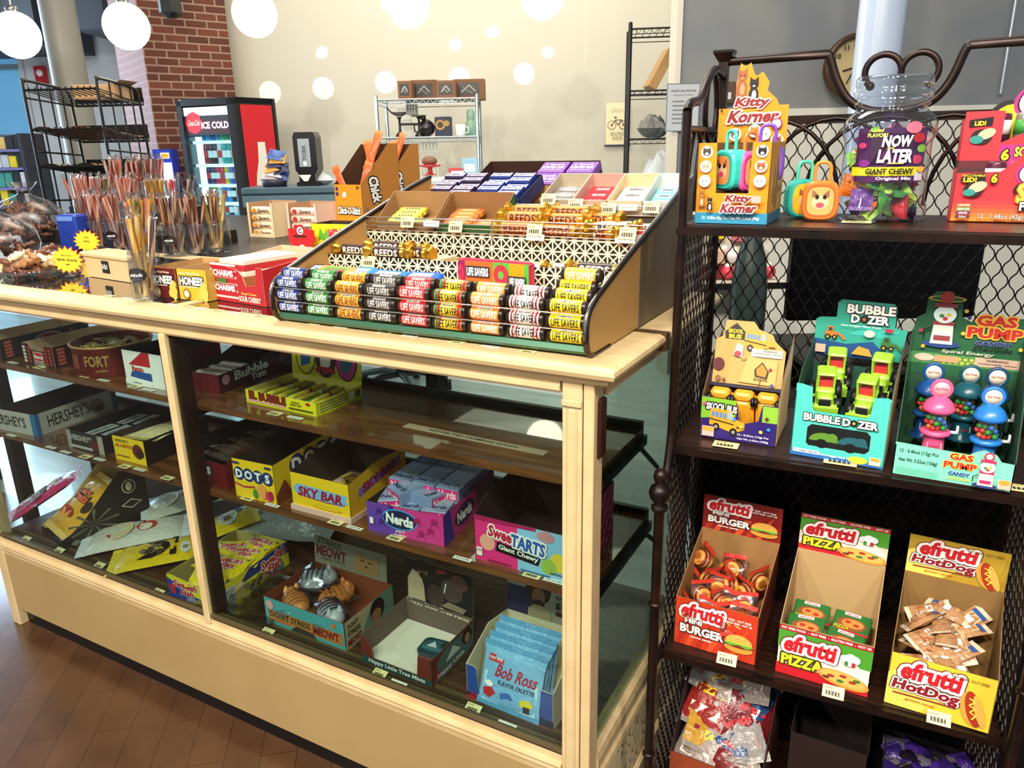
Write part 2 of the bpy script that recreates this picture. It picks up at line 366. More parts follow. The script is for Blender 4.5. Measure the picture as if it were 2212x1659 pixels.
# --------------------------------------------------------- globe lamps
def emis(name, h, s):
    m, nt, b = newmat(name); b.inputs['Base Color'].default_value = rgb(h); b.inputs['Emission Color'].default_value = rgb(h); b.inputs['Emission Strength'].default_value = s; return m
GL = emis('lit_opal_glass', 'fff0d2', 9)
places = ['half cut by the left edge of the picture', 'in front of the brick pillar', 'above the red-sided drinks cooler', 'above the napkin dispenser, cut by the top edge', 'rightmost, above the chrome wire shelf']
for i, (px, py) in enumerate([(36, 76), (273, 57), (550, 30), (881, 10), (1171, -9)]):
    u, z = bgp(px, py, 4.7); p = bg(u, 4.7, z)
    t = thing('globe_pendant', 'glowing white globe pendant lamp '+places[i], 'lamp', p, 0, 'globe lamps hanging in a row')
    g = G(); g.sphere((0, 0, 0), .124, GL, 28, 16); part('globe', g, t)
    g = G(); g.lathe([(.03, .118), (.035, .135), (.03, .15), (.008, .155)], M('8a8a86', .3, 1), n=16); part('fitter', g, t)
    g = G(); g.lathe([(.004, .155), (.004, 1.1)], M('c8c8c4', .3), n=6); part('cord', g, t)
# --------------------------------------------------------- lights
def area(name, loc, to, sx, sy, e, col):
    l = bpy.data.lights.new(name, 'AREA'); l.shape = 'RECTANGLE'; l.size = sx; l.size_y = sy; l.energy = e; l.color = col
    o = link(name, l); o.location = loc; o.rotation_euler = (V(to)-V(loc)).to_track_quat('-Z', 'Y').to_euler(); return o
# spot lamps over the aisle: their mirror images are the small sparkles on the glossy wall
for i, (px, py, e) in enumerate([(452, 118, 46), (680, 12, 52), (918, 97, 66), (1048, 68, 62), (1240, 112, 30)]):
    u, z = bgp(px, py, 15.4); l = bpy.data.lights.new('aisle_spot', 'AREA'); l.shape = 'DISK'; l.size = .22; l.energy = e; l.color = (1, .91, .78)
    o = link('aisle_spot', l); o.location = bg(u*.62, -1.2, z); o.rotation_euler = (V((-.5+.25*(i-2), .2, .7))-V(o.location)).to_track_quat('-Z', 'Y').to_euler()
area('fill_light_rear', bg(0, 5.9, 3.5), bg(0, 6.3, .6), 4.5, 1.0, 62, (1, .91, .74))  # added fill for the back wall, kept out of its mirror view
area('fill_light_mid', bg(-.6, 2.9, 4.6), bg(-.6, 2.0, .9), 2.6, 1.2, 120, (1, .9, .75))  # added fill over the middle of the shop, no fixture modelled
area('window_daylight', bg(-5.5, 6.5, 1.9), bg(-2, 4, .9), 2.4, 2.2, 170, (.62, .8, 1))
w = bpy.data.worlds.new('room_light'); SC.world = w; w.use_nodes = True
w.node_tree.nodes['Background'].inputs[0].default_value = (.86, .9, 1, 1); w.node_tree.nodes['Background'].inputs[1].default_value = .34
SC.view_settings.view_transform = 'Standard'; SC.view_settings.look = 'None'; SC.view_settings.gamma = 1; SC.view_settings.exposure = .4
SC.view_settings.use_curve_mapping = False
# ================================================================== glass display counter
HT = 1.062; CX0 = -1.92; CD = .62
cream = noisy('old_cream_paint', 'c8ae7e', 'd4bc8e', 14, .42, (1, 4, 1), .12, detail=5)
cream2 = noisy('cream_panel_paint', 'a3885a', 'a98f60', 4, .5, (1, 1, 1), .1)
chip = noisy('chipped_cream_paint', '3c2a18', 'dccaa0', 26, .6, (1, 3, 3), .4, .36, .42, 6)
brownw = noisy('brown_shelf_wood', '4a260f', '8a5426', 7, .3, (1, 9, 9), .1, .3, .75, 6, coat=1)
darkw = noisy('dark_stained_wood', '1c0d08', '3a1c10', 10, .35, (6, 1, 1), .1)
blk = M('0b0b0c', .4)
t = thing('display_counter', 'long cream painted wooden shop counter with glass front, glass top and two brown shelves', 'display counter', (0, 0, 0))
CT = t
# top frame with rounded nosing
def nose(g, path, prof, mat):
    """sweep a profile (outward, up) along a mitred path of (x, y, nx, ny)"""
    rings = [[(x+nx*o, y+ny*o, z) for o, z in prof] for x, y, nx, ny in path]
    return g.loft(rings, mat, True)
prof = [(-.072, HT), (-.004, HT), (.004, HT-.004), (.006, HT-.010), (.003, HT-.017), (-.004, HT-.021), (-.010, HT-.022), (-.012, HT-.03), (-.018, HT-.034), (-.072, HT-.034)]
g = G(); nose(g, [(CX0, -.022, 0, -1), (.036, -.022, 1, -1), (.036, CD, 1, 0)], prof, cream); part('top_frame', g, t)
g = G(); g.b2(CX0, -.04, CD-.06, CD, HT-.034, HT, cream); part('top_frame', g, t)
g = G(); g.b2(-1.022, -1.0, .05, CD-.06, HT-.03, HT+.0005, blk); g.b2(-1.0, -.972, .05, CD-.06, HT-.03, HT+.001, cream); part('top_frame_crossbar', g, t)
gl_top = glass('b9c4c4', .30, .03, 'dusty_glass')
g = G(); g.b2(CX0, -1.022, .05, CD-.06, HT-.007, HT-.001, gl_top); part('glass_top', g, t)
g = G(); g.b2(-.972, -.036, .05, CD-.06, HT-.007, HT-.001, gl_top); part('glass_top', g, t)
# brown joint strip on the right top board
g = G(); g.b2(-.036, .0425, .215, .236, HT-.03, HT+.0012, M('4a3418', .5)); part('joint_strip', g, t, 'brown strip across the right top board')
# apron
g = G()
nose(g, [(CX0, 0, 0, -1), (-.058, 0, 0, -1)], [(-.02, 1.03), (.0, 1.03), (.003, 1.026), (.0, 1.022), (.003, 1.019), (.003, 1.012), (-.001, 1.007), (-.02, 1.007)], cream)
g.b2(.0-.02, .004, .04, CD-.02, 1.0, 1.03, cream)
part('apron', g, t)
# corner post
g = G()
g.bev(-.054, -.020, -.002, .036, .0, 1.03, cream, .0015); g.bev(-.046, -.027, -.006, .0, .02, .985, cream, .003)
g.bev(-.018, .0, -.002, .036, .0, 1.03, cream, .0015); g.b2(-.021, -.017, .002, .03, 0, 1.03, blk)
g.bev(-.054, -.020, -.007, .0, .988, 1.0, cream, .002)
part('corner_post', g, t)
g = G(); g.bev(-.006, .0055, .012, .040, .90, 1.0, darkw, .003); part('corner_bracket', g, t, 'dark brown wooden bracket under the top')
g = G(); g.bev(-.03, .0, CD-.07, CD-.03, .0, 1.03, darkw, .002); part('rear_post', g, t)
g = G(); g.bev(-1.004, -.984, -.004, .012, .29, 1.01, cream, .003); part('mullion', g, t)
g = G(); g.b2(-.984-.016, -.980, .012, .05, .29, 1.01, darkw); part('mullion_stile', g, t, 'dark wooden inner side of the mullion')
g = G(); g.bev(CX0, CX0+.04, -.002, .036, .0, 1.03, cream, .002); part('corner_post', g, t)
# bottom rails
def rail(g, path, mats):
    nose(g, path, [(-.012, .316), (.0, .316), (.0, .309), (-.006, .308), (-.012, .308)], M('6b5c3e', .35, .4))
    nose(g, path, [(-.04, .300), (-.002, .300), (-.002, .289), (.006, .288), (.008, .283), (.004, .278), (-.04, .278)], cream)
    nose(g, path, [(-.04, .274), (.003, .274), (.004, .268), (.0, .262), (-.002, .250), (-.04, .25)], cream)
pth = [(CX0, 0, 0, -1), (-.054, 0, 0, -1)]
g = G(); rail(g, pth, None); part('bottom_rail', g, t)
g = G(); g.b2(CX0, -.056, .006, .02, .245, .309, blk); part('rail_groove', g, t)
g = G(); nose(g, [(.0, .036, 1, 0), (.0, CD-.05, 1, 0)], [(-.03, .31), (-.008, .31), (.0, .30), (.003, .285), (.003, .27), (-.002, .262), (.006, .25), (.008, .238), (-.03, .238)], cream); part('bottom_rail', g, t)
# base panels
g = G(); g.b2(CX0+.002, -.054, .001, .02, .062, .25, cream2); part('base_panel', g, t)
g = G(); g.bev(-.02, .006, .03, CD-.03, .10, .238, chip, .002); g.bev(-.02, .014, .02, CD-.03, .0, .10, cream, .006); part('base_panel', g, t, 'chipped cream side panel')
g = G(); g.b2(CX0+.006, -.05, .022, .05, 0, .064, blk); part('toe_kick', g, t)
g = G(); g.b2(CX0+.01, -.005, .02, CD-.02, .06, .292, M('8d7650', .6)); part('plinth', g, t)
# deck and shelves
deck = noisy('dark_deck_wood', '2a1810', '5a3a20', 6, .28, (1, 10, 10), .2, .3, .7, 6, coat=.3)
g = G(); g.b2(CX0+.01, -.006, .014, CD-.03, .292, .301, deck); part('deck', g, t)
for k in range(3):
    g = G(); g.b2(CX0+.04, -.056, .022+.014*k, .030+.014*k, .301, .306-.001*k, M('3a2c1c', .4) if k % 2 else M('7a6846', .35, .5)); part('sliding_track', g, t)
for z, y1, nm in ((.841, .318, 'upper'), (.626, .372, 'lower')):
    g = G(); g.b2(CX0+.02, -.03, .05, y1, z-.016, z, brownw); part('shelf', g, t, nm+' brown wooden shelf')
    g = G(); g.b2(CX0+.02, -.03, y1, y1+.012, z-.02, z+.014, blk); part('shelf_rail', g, t)
    for x in (-.03, -.99, CX0+.02):
        g = G(); g.b2(x, x+.008, .05, y1+.012, z-.034, z-.014, blk); g.tube([(x+.004, y1-.02, z-.03), (x+.004, y1+.1, z-.12)], .005, blk, 6); part('shelf_bracket', g, t)
# glass
gl = glass('e6efec', .015, .01, 'clear_glass')
g = G(); g.b2(CX0+.04, -.992, .006, .009, .30, 1.0, gl); part('front_glass', g, t)
g = G(); g.b2(-.984, -.052, .006, .009, .30, 1.0, gl); part('front_glass', g, t)
g = G(); g.b2(-.012, -.009, .036, CD-.07, .31, 1.0, glass('dce8e2', .05, .01)); part('side_glass', g, t)
g = G(); g.b2(CX0, -.03, CD-.05, CD-.045, .31, 1.0, glass('f0f4f2', .0, .01)); part('rear_sliding_glass', g, t)
# ================================================================== cartons inside the display counter
YE = M('f2c81e', .45); RED = M('c4202a', .45); NAVY = M('1c2f6e', .45); SKY = M('8fc6e6', .45); PINK = M('e8307e', .45); GRN = M('3f8f3a', .45)
VIO = M('6a3fa8', .45); ORG = M('ea7a1e', .45); TEAL = M('4fa3a8', .45); BRN = M('4a1d10', .45); SILV = M('b9b4ac', .35); DKB = M('1b1210', .5)
GREY = M('8c8f94', .5); LBL = M('efe3a6', .5); CREAMP = M('efe0bd', .55); DRED = M('8a1c1c', .45)
INDK = M('3a2a1c', .8)
def box3(g, U0, pal): pass
def at_(name, label, cat, loc, ang, group=None): return thing(name, label, cat, loc, math.radians(ang), group)
Z1, Z2, ZD = .8412, .6262, .3012
# --- yellow gumdrop carton
t = at_('candy_box', 'empty yellow carton of gumdrops with round letter badges and sloping sides', 'candy box', (-.900, .056, Z2), 3.3)
w, d, h = .120, .238, .093
g = carton(w, d, h, YE, YE, INDK, side=[(0, 0), (d, 0), (d, .105), (0, h)], hb=.105)
f = front(g)
for i, c in enumerate('DOTS'):
    f.ell(.018+.028*i, .058, .0155, .0165, NAVY, 22); f.txt(c, .018+.028*i, .058, .019, WH, b=.05)
f.line([(.004, .034), (.03, .028), (.062, .032)], .004, M('b5304a'))
f.ell(.062, .016, .007, .012, GRN); f.ell(.082, .024, .013, .018, M('f0a050')); f.ell(.1, .016, .008, .013, M('d0405a')); f.ell(.108, .018, .007, .013, M('b02040'))
f.rect(.004, .083, .02, .005, NAVY); f.rect(.098, .083, .018, .005, NAVY)
s = rside(g, w)
for i, c in enumerate('DOTS'): s.ell(.075+.044*i, .068, .024, .025, NAVY, 22); s.txt(c, .075+.044*i, .068, .03, WH, b=.05)
s.poly([(.0, .02), (.03, .05), (.055, .0), (.0, .0)], M('7a3a20'))
part('carton', g, t)
# --- yellow chocolate bar carton
t = at_('candy_box', 'yellow chocolate bar carton on a pink cardboard tray, cut low at the front', 'candy box', (-.734, .066, Z2), .5)
w, d, h = .162, .200, .112
g = carton(w, d, h, YE, M('d9a81c', .45), INDK, side=[(0, 0), (d, 0), (d, .1), (.1, .105), (0, .088)], hf=.088, hb=.1)
g.b2(-.003, w+.003, -.004, d+.002, 0, .012, M('e4b8a8', .6))
f = front(g)
f.poly([(.006, .05), (.02, .036), (.14, .032), (.158, .042), (.152, .052), (.158, .06), (.02, .064), (.012, .058)], M('7fb2e0'))
f.txt('SKY BAR', .082, .048, .02, M('9c1430'), w=.12, b=.04, sh=.2)
f.line([(.02, .038), (.1, .034), (.15, .038)], .002, M('9c1430'))
f.ell(.1, .02, .04, .004, M('c07818')); f.ell(.1, .0205, .036, .0028, YE)
s = rside(g, w); s.poly([(.03, .045), (.18, .07), (.18, .09), (.03, .065)], M('7a6ab0')); s.txt('SKY BAR', .105, .07, .02, M('9c1430'), w=.12, rot=.16, b=.04)
part('carton', g, t); WRAPB = M('5a3a1c', .35)
for i, (x, y, r) in enumerate([(-.66, .155, .3), (-.64, .2, .9), (-.63, .17, .1)]):
    g = pillow(.03, .11, .012, M('6b4a1c', .3), M('c9a23a', .3), seed=i); solo('candy_bar', g, 'brown and gold wrapped bar lying in the yellow chocolate bar carton', 'candy bar', (x, y, Z2+.004+.016*i), 1.2+r, 'bars in the yellow chocolate carton')
# --- purple and pink sugar candy carton
t = at_('candy_box', 'purple and pink carton heaped with small boxes of crunchy candy', 'candy box', (-.522, .062, Z2), 3.8)
w, d, h = .180, .225, .071
g = carton(w, d, h, M('d63a8c', .4), M('c2357f', .4), INDK, hf=.066)
f = front(g); f.rect(0, 0, w*.36, .066, VIO, True); f.poly([(w*.36, 0), (w*.42, 0), (w*.36, .066), (w*.3, .066)], VIO)
f.ell(.078, .038, .042, .023, M('2a9ad8')); f.ell(.078, .038, .039, .020, M('18204a')); f.txt('Nerds', .078, .038, .021, WH, w=.062, b=.05, rot=-.05)
for x, y in ((.03, .05), (.035, .028), (.12, .045), (.15, .03), (.128, .02), (.16, .052)):
    mm = M('4a2a80') if x < .07 else M('b01c66')
    f.ell(x, y, .007, .006, mm); f.line([(x-.009, y-.01), (x, y), (x+.009, y-.01)], .002, mm)
f.txt('grape &', .08, .014, .006, WH, b=.02); f.txt('strawberry', .08, .006, .006, WH, b=.02); f.rect(.008, .02, .009, .014, WH)
s = rside(g, w); s.poly([(0, 0), (.04, 0), (.025, .07), (0, .066)], M('3a2f9a')); s.ell(.085, .036, .042, .022, M('18204a'), rot=.1); s.txt('Nerds', .085, .036, .022, WH, w=.06, b=.05, rot=.06); s.rect(.14, .01, .08, .055, M('5a5560'))
part('carton', g, t)
def nerdsbox(flat=True):
    g = G(); w, d, h = .054, .074, .02; mats = (M('a4c4dc', .18, 0, .5), VIO)
    g.bev(-w/2, w/2, -d/2, d/2, 0, h, M('7f8fb8', .2), .0012)
    q = D(g, (0, 0, h), (1, 0, 0), (0, 1, 0), (0, 0, 1)); q.rect(-w/2+.001, -d/2+.001, w*.5, d-.002, M('9fa8cc', .15)); q.rect(0, -d/2+.001, w*.48, d-.002, M('8f9cb8', .15)); q.txt('Nerds', 0, -.018, .014, M('1c2a5c'), w=.045)
    q = D(g, (-w/2, -d/2, 0)); q.rect(.002, .002, .05, .016, PINK); q.txt('Nerds', .027, .01, .012, WH, w=.04)
    return g
n0 = None; lab = 'small crunchy candy box in the purple and pink carton'
base = V((-.522, .062, Z2)); rot = math.radians(3.8)
def inbox(base, rot, x, y, z): return (base.x+x*math.cos(rot)-y*math.sin(rot), base.y+x*math.sin(rot)+y*math.cos(rot), base.z+z)
for row in range(2):
    for i in range(3):
        for lay in range(3):
            x, y, z = .033+.057*i, .188-.077*row, .003+.0285*lay
            nm = solo('snack_box', nerdsbox() if n0 is None else G(), 'flat shiny box, one of six stacked columns at the rear of the purple and pink carton', 'candy box', inbox(base, rot, x, y, z), rot, 'small boxes in the purple and pink carton') if n0 is None else dup(n0, inbox(base, rot, x, y, z), (0, 0, rot), lab)
            if n0 is None: n0 = nm; nm['label'] = lab
            nm['label'] = 'shiny flat box in the rear stacks of the purple and pink carton'; nm.scale = (1, 1, 1.38)
for i, (x, y, z, r) in enumerate([(.034, .058, .038, .3), (.06, .07, .056, -.5), (.105, .065, .05, -.25), (.085, .052, .03, .1), (.14, .056, .034, .15)]):
    nm = dup(n0, inbox(base, rot, x, y, z), (.08*(i % 2), .1*(i % 3-1), rot+r+(pi/2 if i == 2 else 0)), 'loose box lying across the front of the purple and pink carton', 'loose small boxes in the purple and pink carton')
# --- pink and blue tart carton
t = at_('candy_box', 'tall empty pink and pale blue tart candy carton beside the corner post', 'candy box', (-.266, .064, Z2), -.1)
w, d, h = .205, .19, .105
g = carton(w, d, h, PINK, M('c02a68', .4), M('3a1a1c', .8), hf=.094, side=[(0, 0), (d, 0), (d, .125), (.05, .118), (0, .094)], hb=.125)
f = front(g); f.rect(.092, 0, w-.092, .094, M('8ac2e2', .4)); f.poly([(0, .094), (.13, .094), (.13, .088), (.0, .084)], M('b01858'))
f.ell(.028, .042, .0165, .017, M('f0a890')); f.ell(.15, .082, .018, .011, M('c88a92')); f.ell(.176, .036, .018, .019, M('e8cf3e')); f.ell(.156, .024, .016, .016, M('9cc04a'))
f.poly([(.046, .03), (.135, .02), (.14, .036), (.05, .05)], BK); f.txt('Giant Chewy', .094, .035, .0125, WH, w=.082, b=.03, rot=-.1)
f.txt('Swee', .057, .067, .022, M('c81840'), w=.048, b=.05, out=((WH, .2),), rot=-.12); f.txt('TARTS', .115, .058, .024, M('2a5cae'), w=.068, b=.05, out=((WH, .2),), rot=-.1)
f.rect(.006, .012, .012, .018, WH); f.txt('150', .012, .024, .005, BK); f.rect(.03, .006, .05, .003, M('8a1040')); f.rect(.1, .005, .06, .003, M('2f6a9c')); f.rect(.16, .014, .03, .002, M('2f4a6c'))
part('carton', g, t)
# --- maroon coconut bar carton
t = at_('candy_box', 'long dark red coconut chocolate bar carton half filled with bars', 'candy box', (-1.10, .078, Z2), -4)
w, d, h = .165, .262, .08
MAR = M('6a1018', .45)
g = carton(w, d, h, MAR, MAR, M('1a1010', .8), hf=.062, side=[(0, 0), (d, 0), (d, .085), (.03, .085), (0, .062)], hb=.085)
f = front(g); f.txt('Mounds', .05, .04, .026, WH, w=.11, b=.05, out=((BK, .16),))
s = rside(g, w); s.txt('Mounds', .11, .045, .042, M('d8d2cc'), w=.16, b=.05, out=((BK, .16),), sh=.1); s.rect(.03, .01, .14, .004, M('c98a8a')); s.poly([(.15, .07), (d, .05), (d, .084), (.2, .085)], M('8a1420'))
part('carton', g, t); b_ = V((-1.10, .078, Z2)); r_ = math.radians(-4); m0 = None
for k in range(8):
    loc = inbox(b_, r_, .085, .05+.027*k, .035)
    if m0 is None:
        m0 = solo('candy_bar', pillow(.024, .15, .022, M('4b3c34', .22), M('8a7a6a', .25), seed=4), 'silver and dark brown wrapped bar in the long dark red carton', 'candy bar', loc, 0, 'bars in the dark red carton'); m0.rotation_euler = (0, .15, r_+pi/2)
    else: dup(m0, loc, (.1*(k % 2), .15, r_+pi/2), m0['label'])
# --- almond chocolate (black) carton, yellow chocolate carton, silver chocolate carton
t = at_('candy_box', 'black and silver chocolate bar carton with a large clear bar inside', 'candy box', (-1.545, .067, Z2), 1.3)
w, d, h = .150, .235, .052
g = carton(w, d, h, M('2a2626', .4), M('2a2626', .4), M('101012', .8))
f = front(g); f.rect(.0, 0, .016, h, M('9c9890')); f.txt("HERSHEY'S", .06, .034, .015, M('a8a49c'), w=.085, b=.04); f.rect(.012, .004, .09, .008, M('b0aca4'), True); f.ell(.112, .022, .018, .016, M('5c2018')); f.rect(.128, 0, .022, h, M('a49a88'))
part('carton', g, t); b_ = V((-1.545, .067, Z2))
for k in range(4): g = G(); g.bev(-.03, .03, -.065, .065, 0, .009, M('151416', .25), .002); q = D(g, (0, 0, .009), (0, 1, 0), (-1, 0, 0), (0, 0, 1)); q.rect(-.04, -.018, .08, .036, M('b8b8b8', .25)); q.txt("HERSHEY'S", 0, 0, .014, BK, w=.07); solo('chocolate_bar', g, 'black and silver chocolate bar lying in the black carton', 'chocolate bar', inbox(b_, 0, .04+.07*(k % 2), .075+.09*(k//2), .022+.008*(k % 2)), .05*k, 'bars in the black carton')
t = at_('candy_box', 'small yellow carton with a chocolate almond bar picture and dark side', 'candy box', (-1.352, .07, Z2), 2)
w, d, h = .118, .2, .066
g = carton(w, d, h, YE, M('1c100c', .45), INDK)
f = front(g); f.txt("HERSHEY'S", .035, .055, .008, BK, w=.05); f.txt('with ALMONDS', .04, .042, .009, RED, w=.065); f.ell(.092, .034, .02, .02, M('6b2a14')); f.ell(.1, .03, .014, .012, M('3a160c')); f.rect(.008, .012, .05, .003, M('8a4a10'))
part('carton', g, t)
for k in range(3): solo('chocolate_bar', pillow(.045, .15, .012, M('e8d8a0', .3), M('c8b060', .3), seed=20+k), 'yellow wrapped almond bar on top of the small yellow carton', 'chocolate bar', inbox(V((-1.352, .07, Z2)), 0, .03+.03*k, .1, .045+.004*k), .15*k-.1, 'bars in the small yellow carton')
t = at_('candy_box', 'silver grey chocolate bar carton with blue corner edges, empty', 'candy box', (-1.862, .060, Z2), 5)
w, d, h = .165, .26, .064
g = carton(w, d, h, SILV, SILV, M('2a1c14', .8))
f = front(g); f.txt("HERSHEY'S", .05, .034, .03, DKB, w=.14, b=.02); f.rect(w-.02, 0, .02, h, M('2a6a9c'))
s = rside(g, w); s.rect(0, 0, .012, h, M('2a6a9c')); s.txt("HERSHEY'S", .1, .034, .036, DKB, w=.13, b=.01); s.rect(d-.016, 0, .016, h, M('22386e')); s.ell(.19, .03, .025, .02, M('7d7468')); s.ell(.2, .022, .016, .012, M('3a302a'))
part('carton', g, t)
# --- top shelf: wafers, fort tin, gum, bubble sticks
MRN = M('3c0e0e', .45)
def wafer(loc, ang, label, red=True):
    t = at_('candy_box', label, 'candy box', loc, ang); w, d, h = .132, .26, .058
    c = MRN if red else M('26120e', .5)
    g = carton(w, d, h, c, c, M('c9a884', .8), front=[(0, 0), (w, 0), (w, h), (w-.03, h), (w-.04, h-.016), (.04, h-.016), (.03, h), (0, h)])
    f = front(g); f.rect(.045, .012, .042, .026, M('e8c8b8')); f.rect(.047, .014, .038, .022, RED if red else MRN); f.txt('Necco', .066, .025, .01, WH, b=.03)
    for x in (.008, .028, .1, .118):
        for k in range(5): f.rect(x-.005, .006+.0095*k, .012, .007, M('b03030') if (red and x > .02) else M('d8cfc2'), True)
    for k in range(3): f.rect(.045, .002+.0035*k, .045, .0016, M('c8beb0'), True)
    s = rside(g, w)
    for k in range(5): s.rect(.012, .006+.0095*k, .02, .007, M('c05848'), True)
    s.ell(.135, .034, .042, .018, M('e8d0c4')); s.ell(.135, .034, .039, .0155, M('b01c28')); s.txt('Necco', .135, .034, .018, WH, w=.06, b=.04); s.txt('The Original', .1, .012, .007, M('d8cfc2'), sh=.2); s.rect(.2, .02, .012, .03, M('a03030'))
    part('carton', g, t); return t
wafer((-1.683, .075, Z1), 1, 'dark brown wafer carton with red badge and a scooped front, beside the fort tin')
wafer((-1.90, .06, Z1), 1, 'dark wafer carton with white stripes at the left end of the upper shelf', False)
t = at_('tin', 'round brown tin printed with FORT, full of gold foil coins', 'tin', (-1.413, .155, Z1), 0)
g = G(); TIN = M('7a2416', .3, .3); g.lathe([(.092, 0), (.094, .004), (.094, .066), (.098, .070), (.098, .076), (.094, .078), (.0925, .078), (.0925, .004)], TIN, n=40, caps=False); g.lathe([(.001, .003), (.092, .003)], TIN, n=40, caps=False)
q = D(g, fn=lambda x, y, l: V(((.0945+l)*math.cos(x/.094-pi/2), (.0945+l)*math.sin(x/.094-pi/2), y)))
GOLD = M('d9b060', .3, .6)
q.txt('FORT', .05, .042, .026, GOLD, w=.06, b=.03); q.txt('candies', .06, .018, .007, GOLD); q.rect(-.03, .02, .03, .036, M('8a3a22')); q.txt('FORT', -.075, .04, .024, GOLD, w=.045, b=.03)
part('body', g, t); g = G(); g.tube([(.097*math.cos(k*pi/20), .097*math.sin(k*pi/20), .076) for k in range(40)], .0025, M('d8a868', .3, .5), closed=True); part('rim', g, t, 'bright rolled rim')
co = G(); co.lathe([(.001, 0), (.018, 0), (.019, .0015), (.018, .003), (.001, .003)], M('d8b870', .28, .7), n=16)
c0 = None
for k in range(34):
    a = RD.uniform(0, 6.28); r = .07*math.sqrt(RD.random()); loc = (-1.413+r*math.cos(a), .155+r*math.sin(a), Z1+.058+.0045*RD.random()*2)
    if c0 is None: c0 = solo('chocolate_coin', co, 'gold foil coin heaped in the round fort tin', 'coin', loc, 0, 'gold coins in the tin')
    else: dup(c0, loc, (RD.uniform(-.5, .5), RD.uniform(-.5, .5), 0), c0['label'])
t = at_('gum_box', 'white, red and blue gum carton half hidden by the mullion', 'candy box', (-1.262, .078, Z1), 0)
w, d, h = .145, .17, .085
g = carton(w, d, h, WH, MAR, INDK)
f = front(g); f.poly([(.02, .05), (.075, .085), (.1, .085), (.1, .05)], RED); f.poly([(.02, .02), (.03, .035), (.1, .035), (.1, .015)], M('2a50a0')); f.txt('Razzo', .052, .042, .012, RED, b=.04); f.rect(.0, -.0, .1, .012, WH); f.txt('bubble gum', .045, .006, .006, NAVY)
part('carton', g, t)
t = at_('gum_box', 'maroon bubble gum carton with white bubble letters along its side', 'candy box', (-1.105, .105, Z1), 4)
w, d, h = .13, .26, .045
g = carton(w, d, h, MAR, M('4a1420', .45), M('5c3a28', .8), side=[(0, 0), (d, 0), (d, .06), (.2, .066), (.14, .048), (0, h)], hb=.06)
s = rside(g, w); s.txt('Bubble', .105, .032, .02, WH, w=.11, b=.08, out=((BK, .2),), rot=.02); s.txt('Yum', .125, .014, .017, WH, w=.05, b=.08, out=((BK, .2),)); s.ell(.02, .03, .012, .012, M('c890a0')); s.ell(.215, .04, .014, .014, M('7a4450'))
part('carton', g, t)
for k in range(6): g = G(); g.bev(-.05, .05, -.008, .008, 0, .014, M('d8c8c0', .35) if k % 2 else M('c8b4b8', .35), .002); D(g, (0, 0, .014), N=(0, 0, 1), W=(0, 1, 0)).txt('Bubble', 0, 0, .007, MAR, w=.06); solo('gum_pack', g, 'pale gum pack lying in the maroon bubble gum carton', 'gum pack', inbox(V((-1.105, .105, Z1)), .07, .065, .03+.019*k, .018+.003*(k % 2)), .07+.04*(k % 3-1), 'gum packs in the maroon carton')
t = at_('gum_box', 'flat yellow carton of bubble gum cigars with a pictured lid standing open', 'candy box', (-.878, .101, Z1), -2)
w, d, h = .215, .142, .030
YL = M('e6d81e', .4)
g = carton(w, d, h, YL, YL, M('d8cc60', .6))
f = front(g); f.txt('EL BUBBLE', .068, .0195, .0165, M('8a2418'), w=.112, b=.07, out=((M('3a0c08'), .12),)); f.rect(.006, .004, .12, .005, M('e8a0a0')); f.txt('ORIGINAL', .155, .022, .004, BK); f.txt('BUBBLE GUM', .155, .0165, .004, BK); f.ell(.192, .024, .007, .0035, RED); f.rect(.135, .006, .07, .004, M('5c5410'))
s = rside(g, w)
for k in range(4): s.rect(.01, .005+.006*k, .085, .0025, M('7a746a'), True)
s.rect(.1, .006, .014, .018, WH); s.ell(.128, .016, .008, .009, M('3a5a28'))
part('carton', g, t)
hw = .215; out = [(0, 0), (hw, 0), (hw, .1), (0, .1)]
g, f = card(hw, .1, .142, .03, YL, M('cfc23a'), tilt=.08)
for cx, c1, c2 in ((.045, YL, M('2f5ea8')), (.108, M('5a1c3c'), M('e8d8d0')), (.172, M('d83a90'), M('1f6a8c'))):
    f.ell(cx, .05, .032, .048, M('1c1c30'), 26); f.ell(cx, .05, .029, .045, c1, 26); f.poly([(cx-.014, .02), (cx+.014, .03), (cx+.02, .06), (cx-.004, .08), (cx-.016, .06)], c2)
f.poly([(.075, .02), (.085, .012), (.095, .018), (.108, .008), (.12, .018), (.13, .012), (.14, .02), (.13, .028), (.086, .028)], RED)
f.rect(.02, .078, .05, .016, M('2a3f80')); f.txt('El Bubble', .108, .09, .008, YL, w=.05)
part('header_card', g, t)
s0 = {}
for k in range(13):
    mt = M(['d8c23a', '9a8a2a', '3f7a30', 'c8b43a'][k % 4], .35)
    g = G(); g.lathe([(.001, -.058), (.005, -.056), (.0062, -.04), (.0062, .045), (.003, .056), (.001, .058)], mt, n=10, ax='y'); g.lathe([(.0064, .0), (.0064, .008)], M('8a2418' if k % 3 else 'd8d0b0'), n=10, ax='y', caps=False)
    solo('gum_cigar', g, 'wrapped gum cigar lying in the flat yellow carton', 'gum stick', inbox(V((-.878, .101, Z1)), -.035, .018+.0148*k, .07, .016+.006*(k % 2)), -.035+.12*(k % 3-1), 'gum cigars in the yellow carton')
# brown paper strip with hand-lettering on the upper shelf
g = G(); g.b2(-.16, .16, -.011, .011, 0, .0006, M('b09a7c', .6)); D(g, (0, 0, .0006), N=(0, 0, 1), W=(0, 1, 0)).txt('NOVELTIES COMING SOON', 0, 0, .0085, BK, w=.2)
p = onz(1020, 948, Z1); solo('paper_strip', g, 'brown paper strip announcing novelties, lying on the empty upper shelf', 'paper sign', (p.x, p.y, Z1+.0005), -.03)
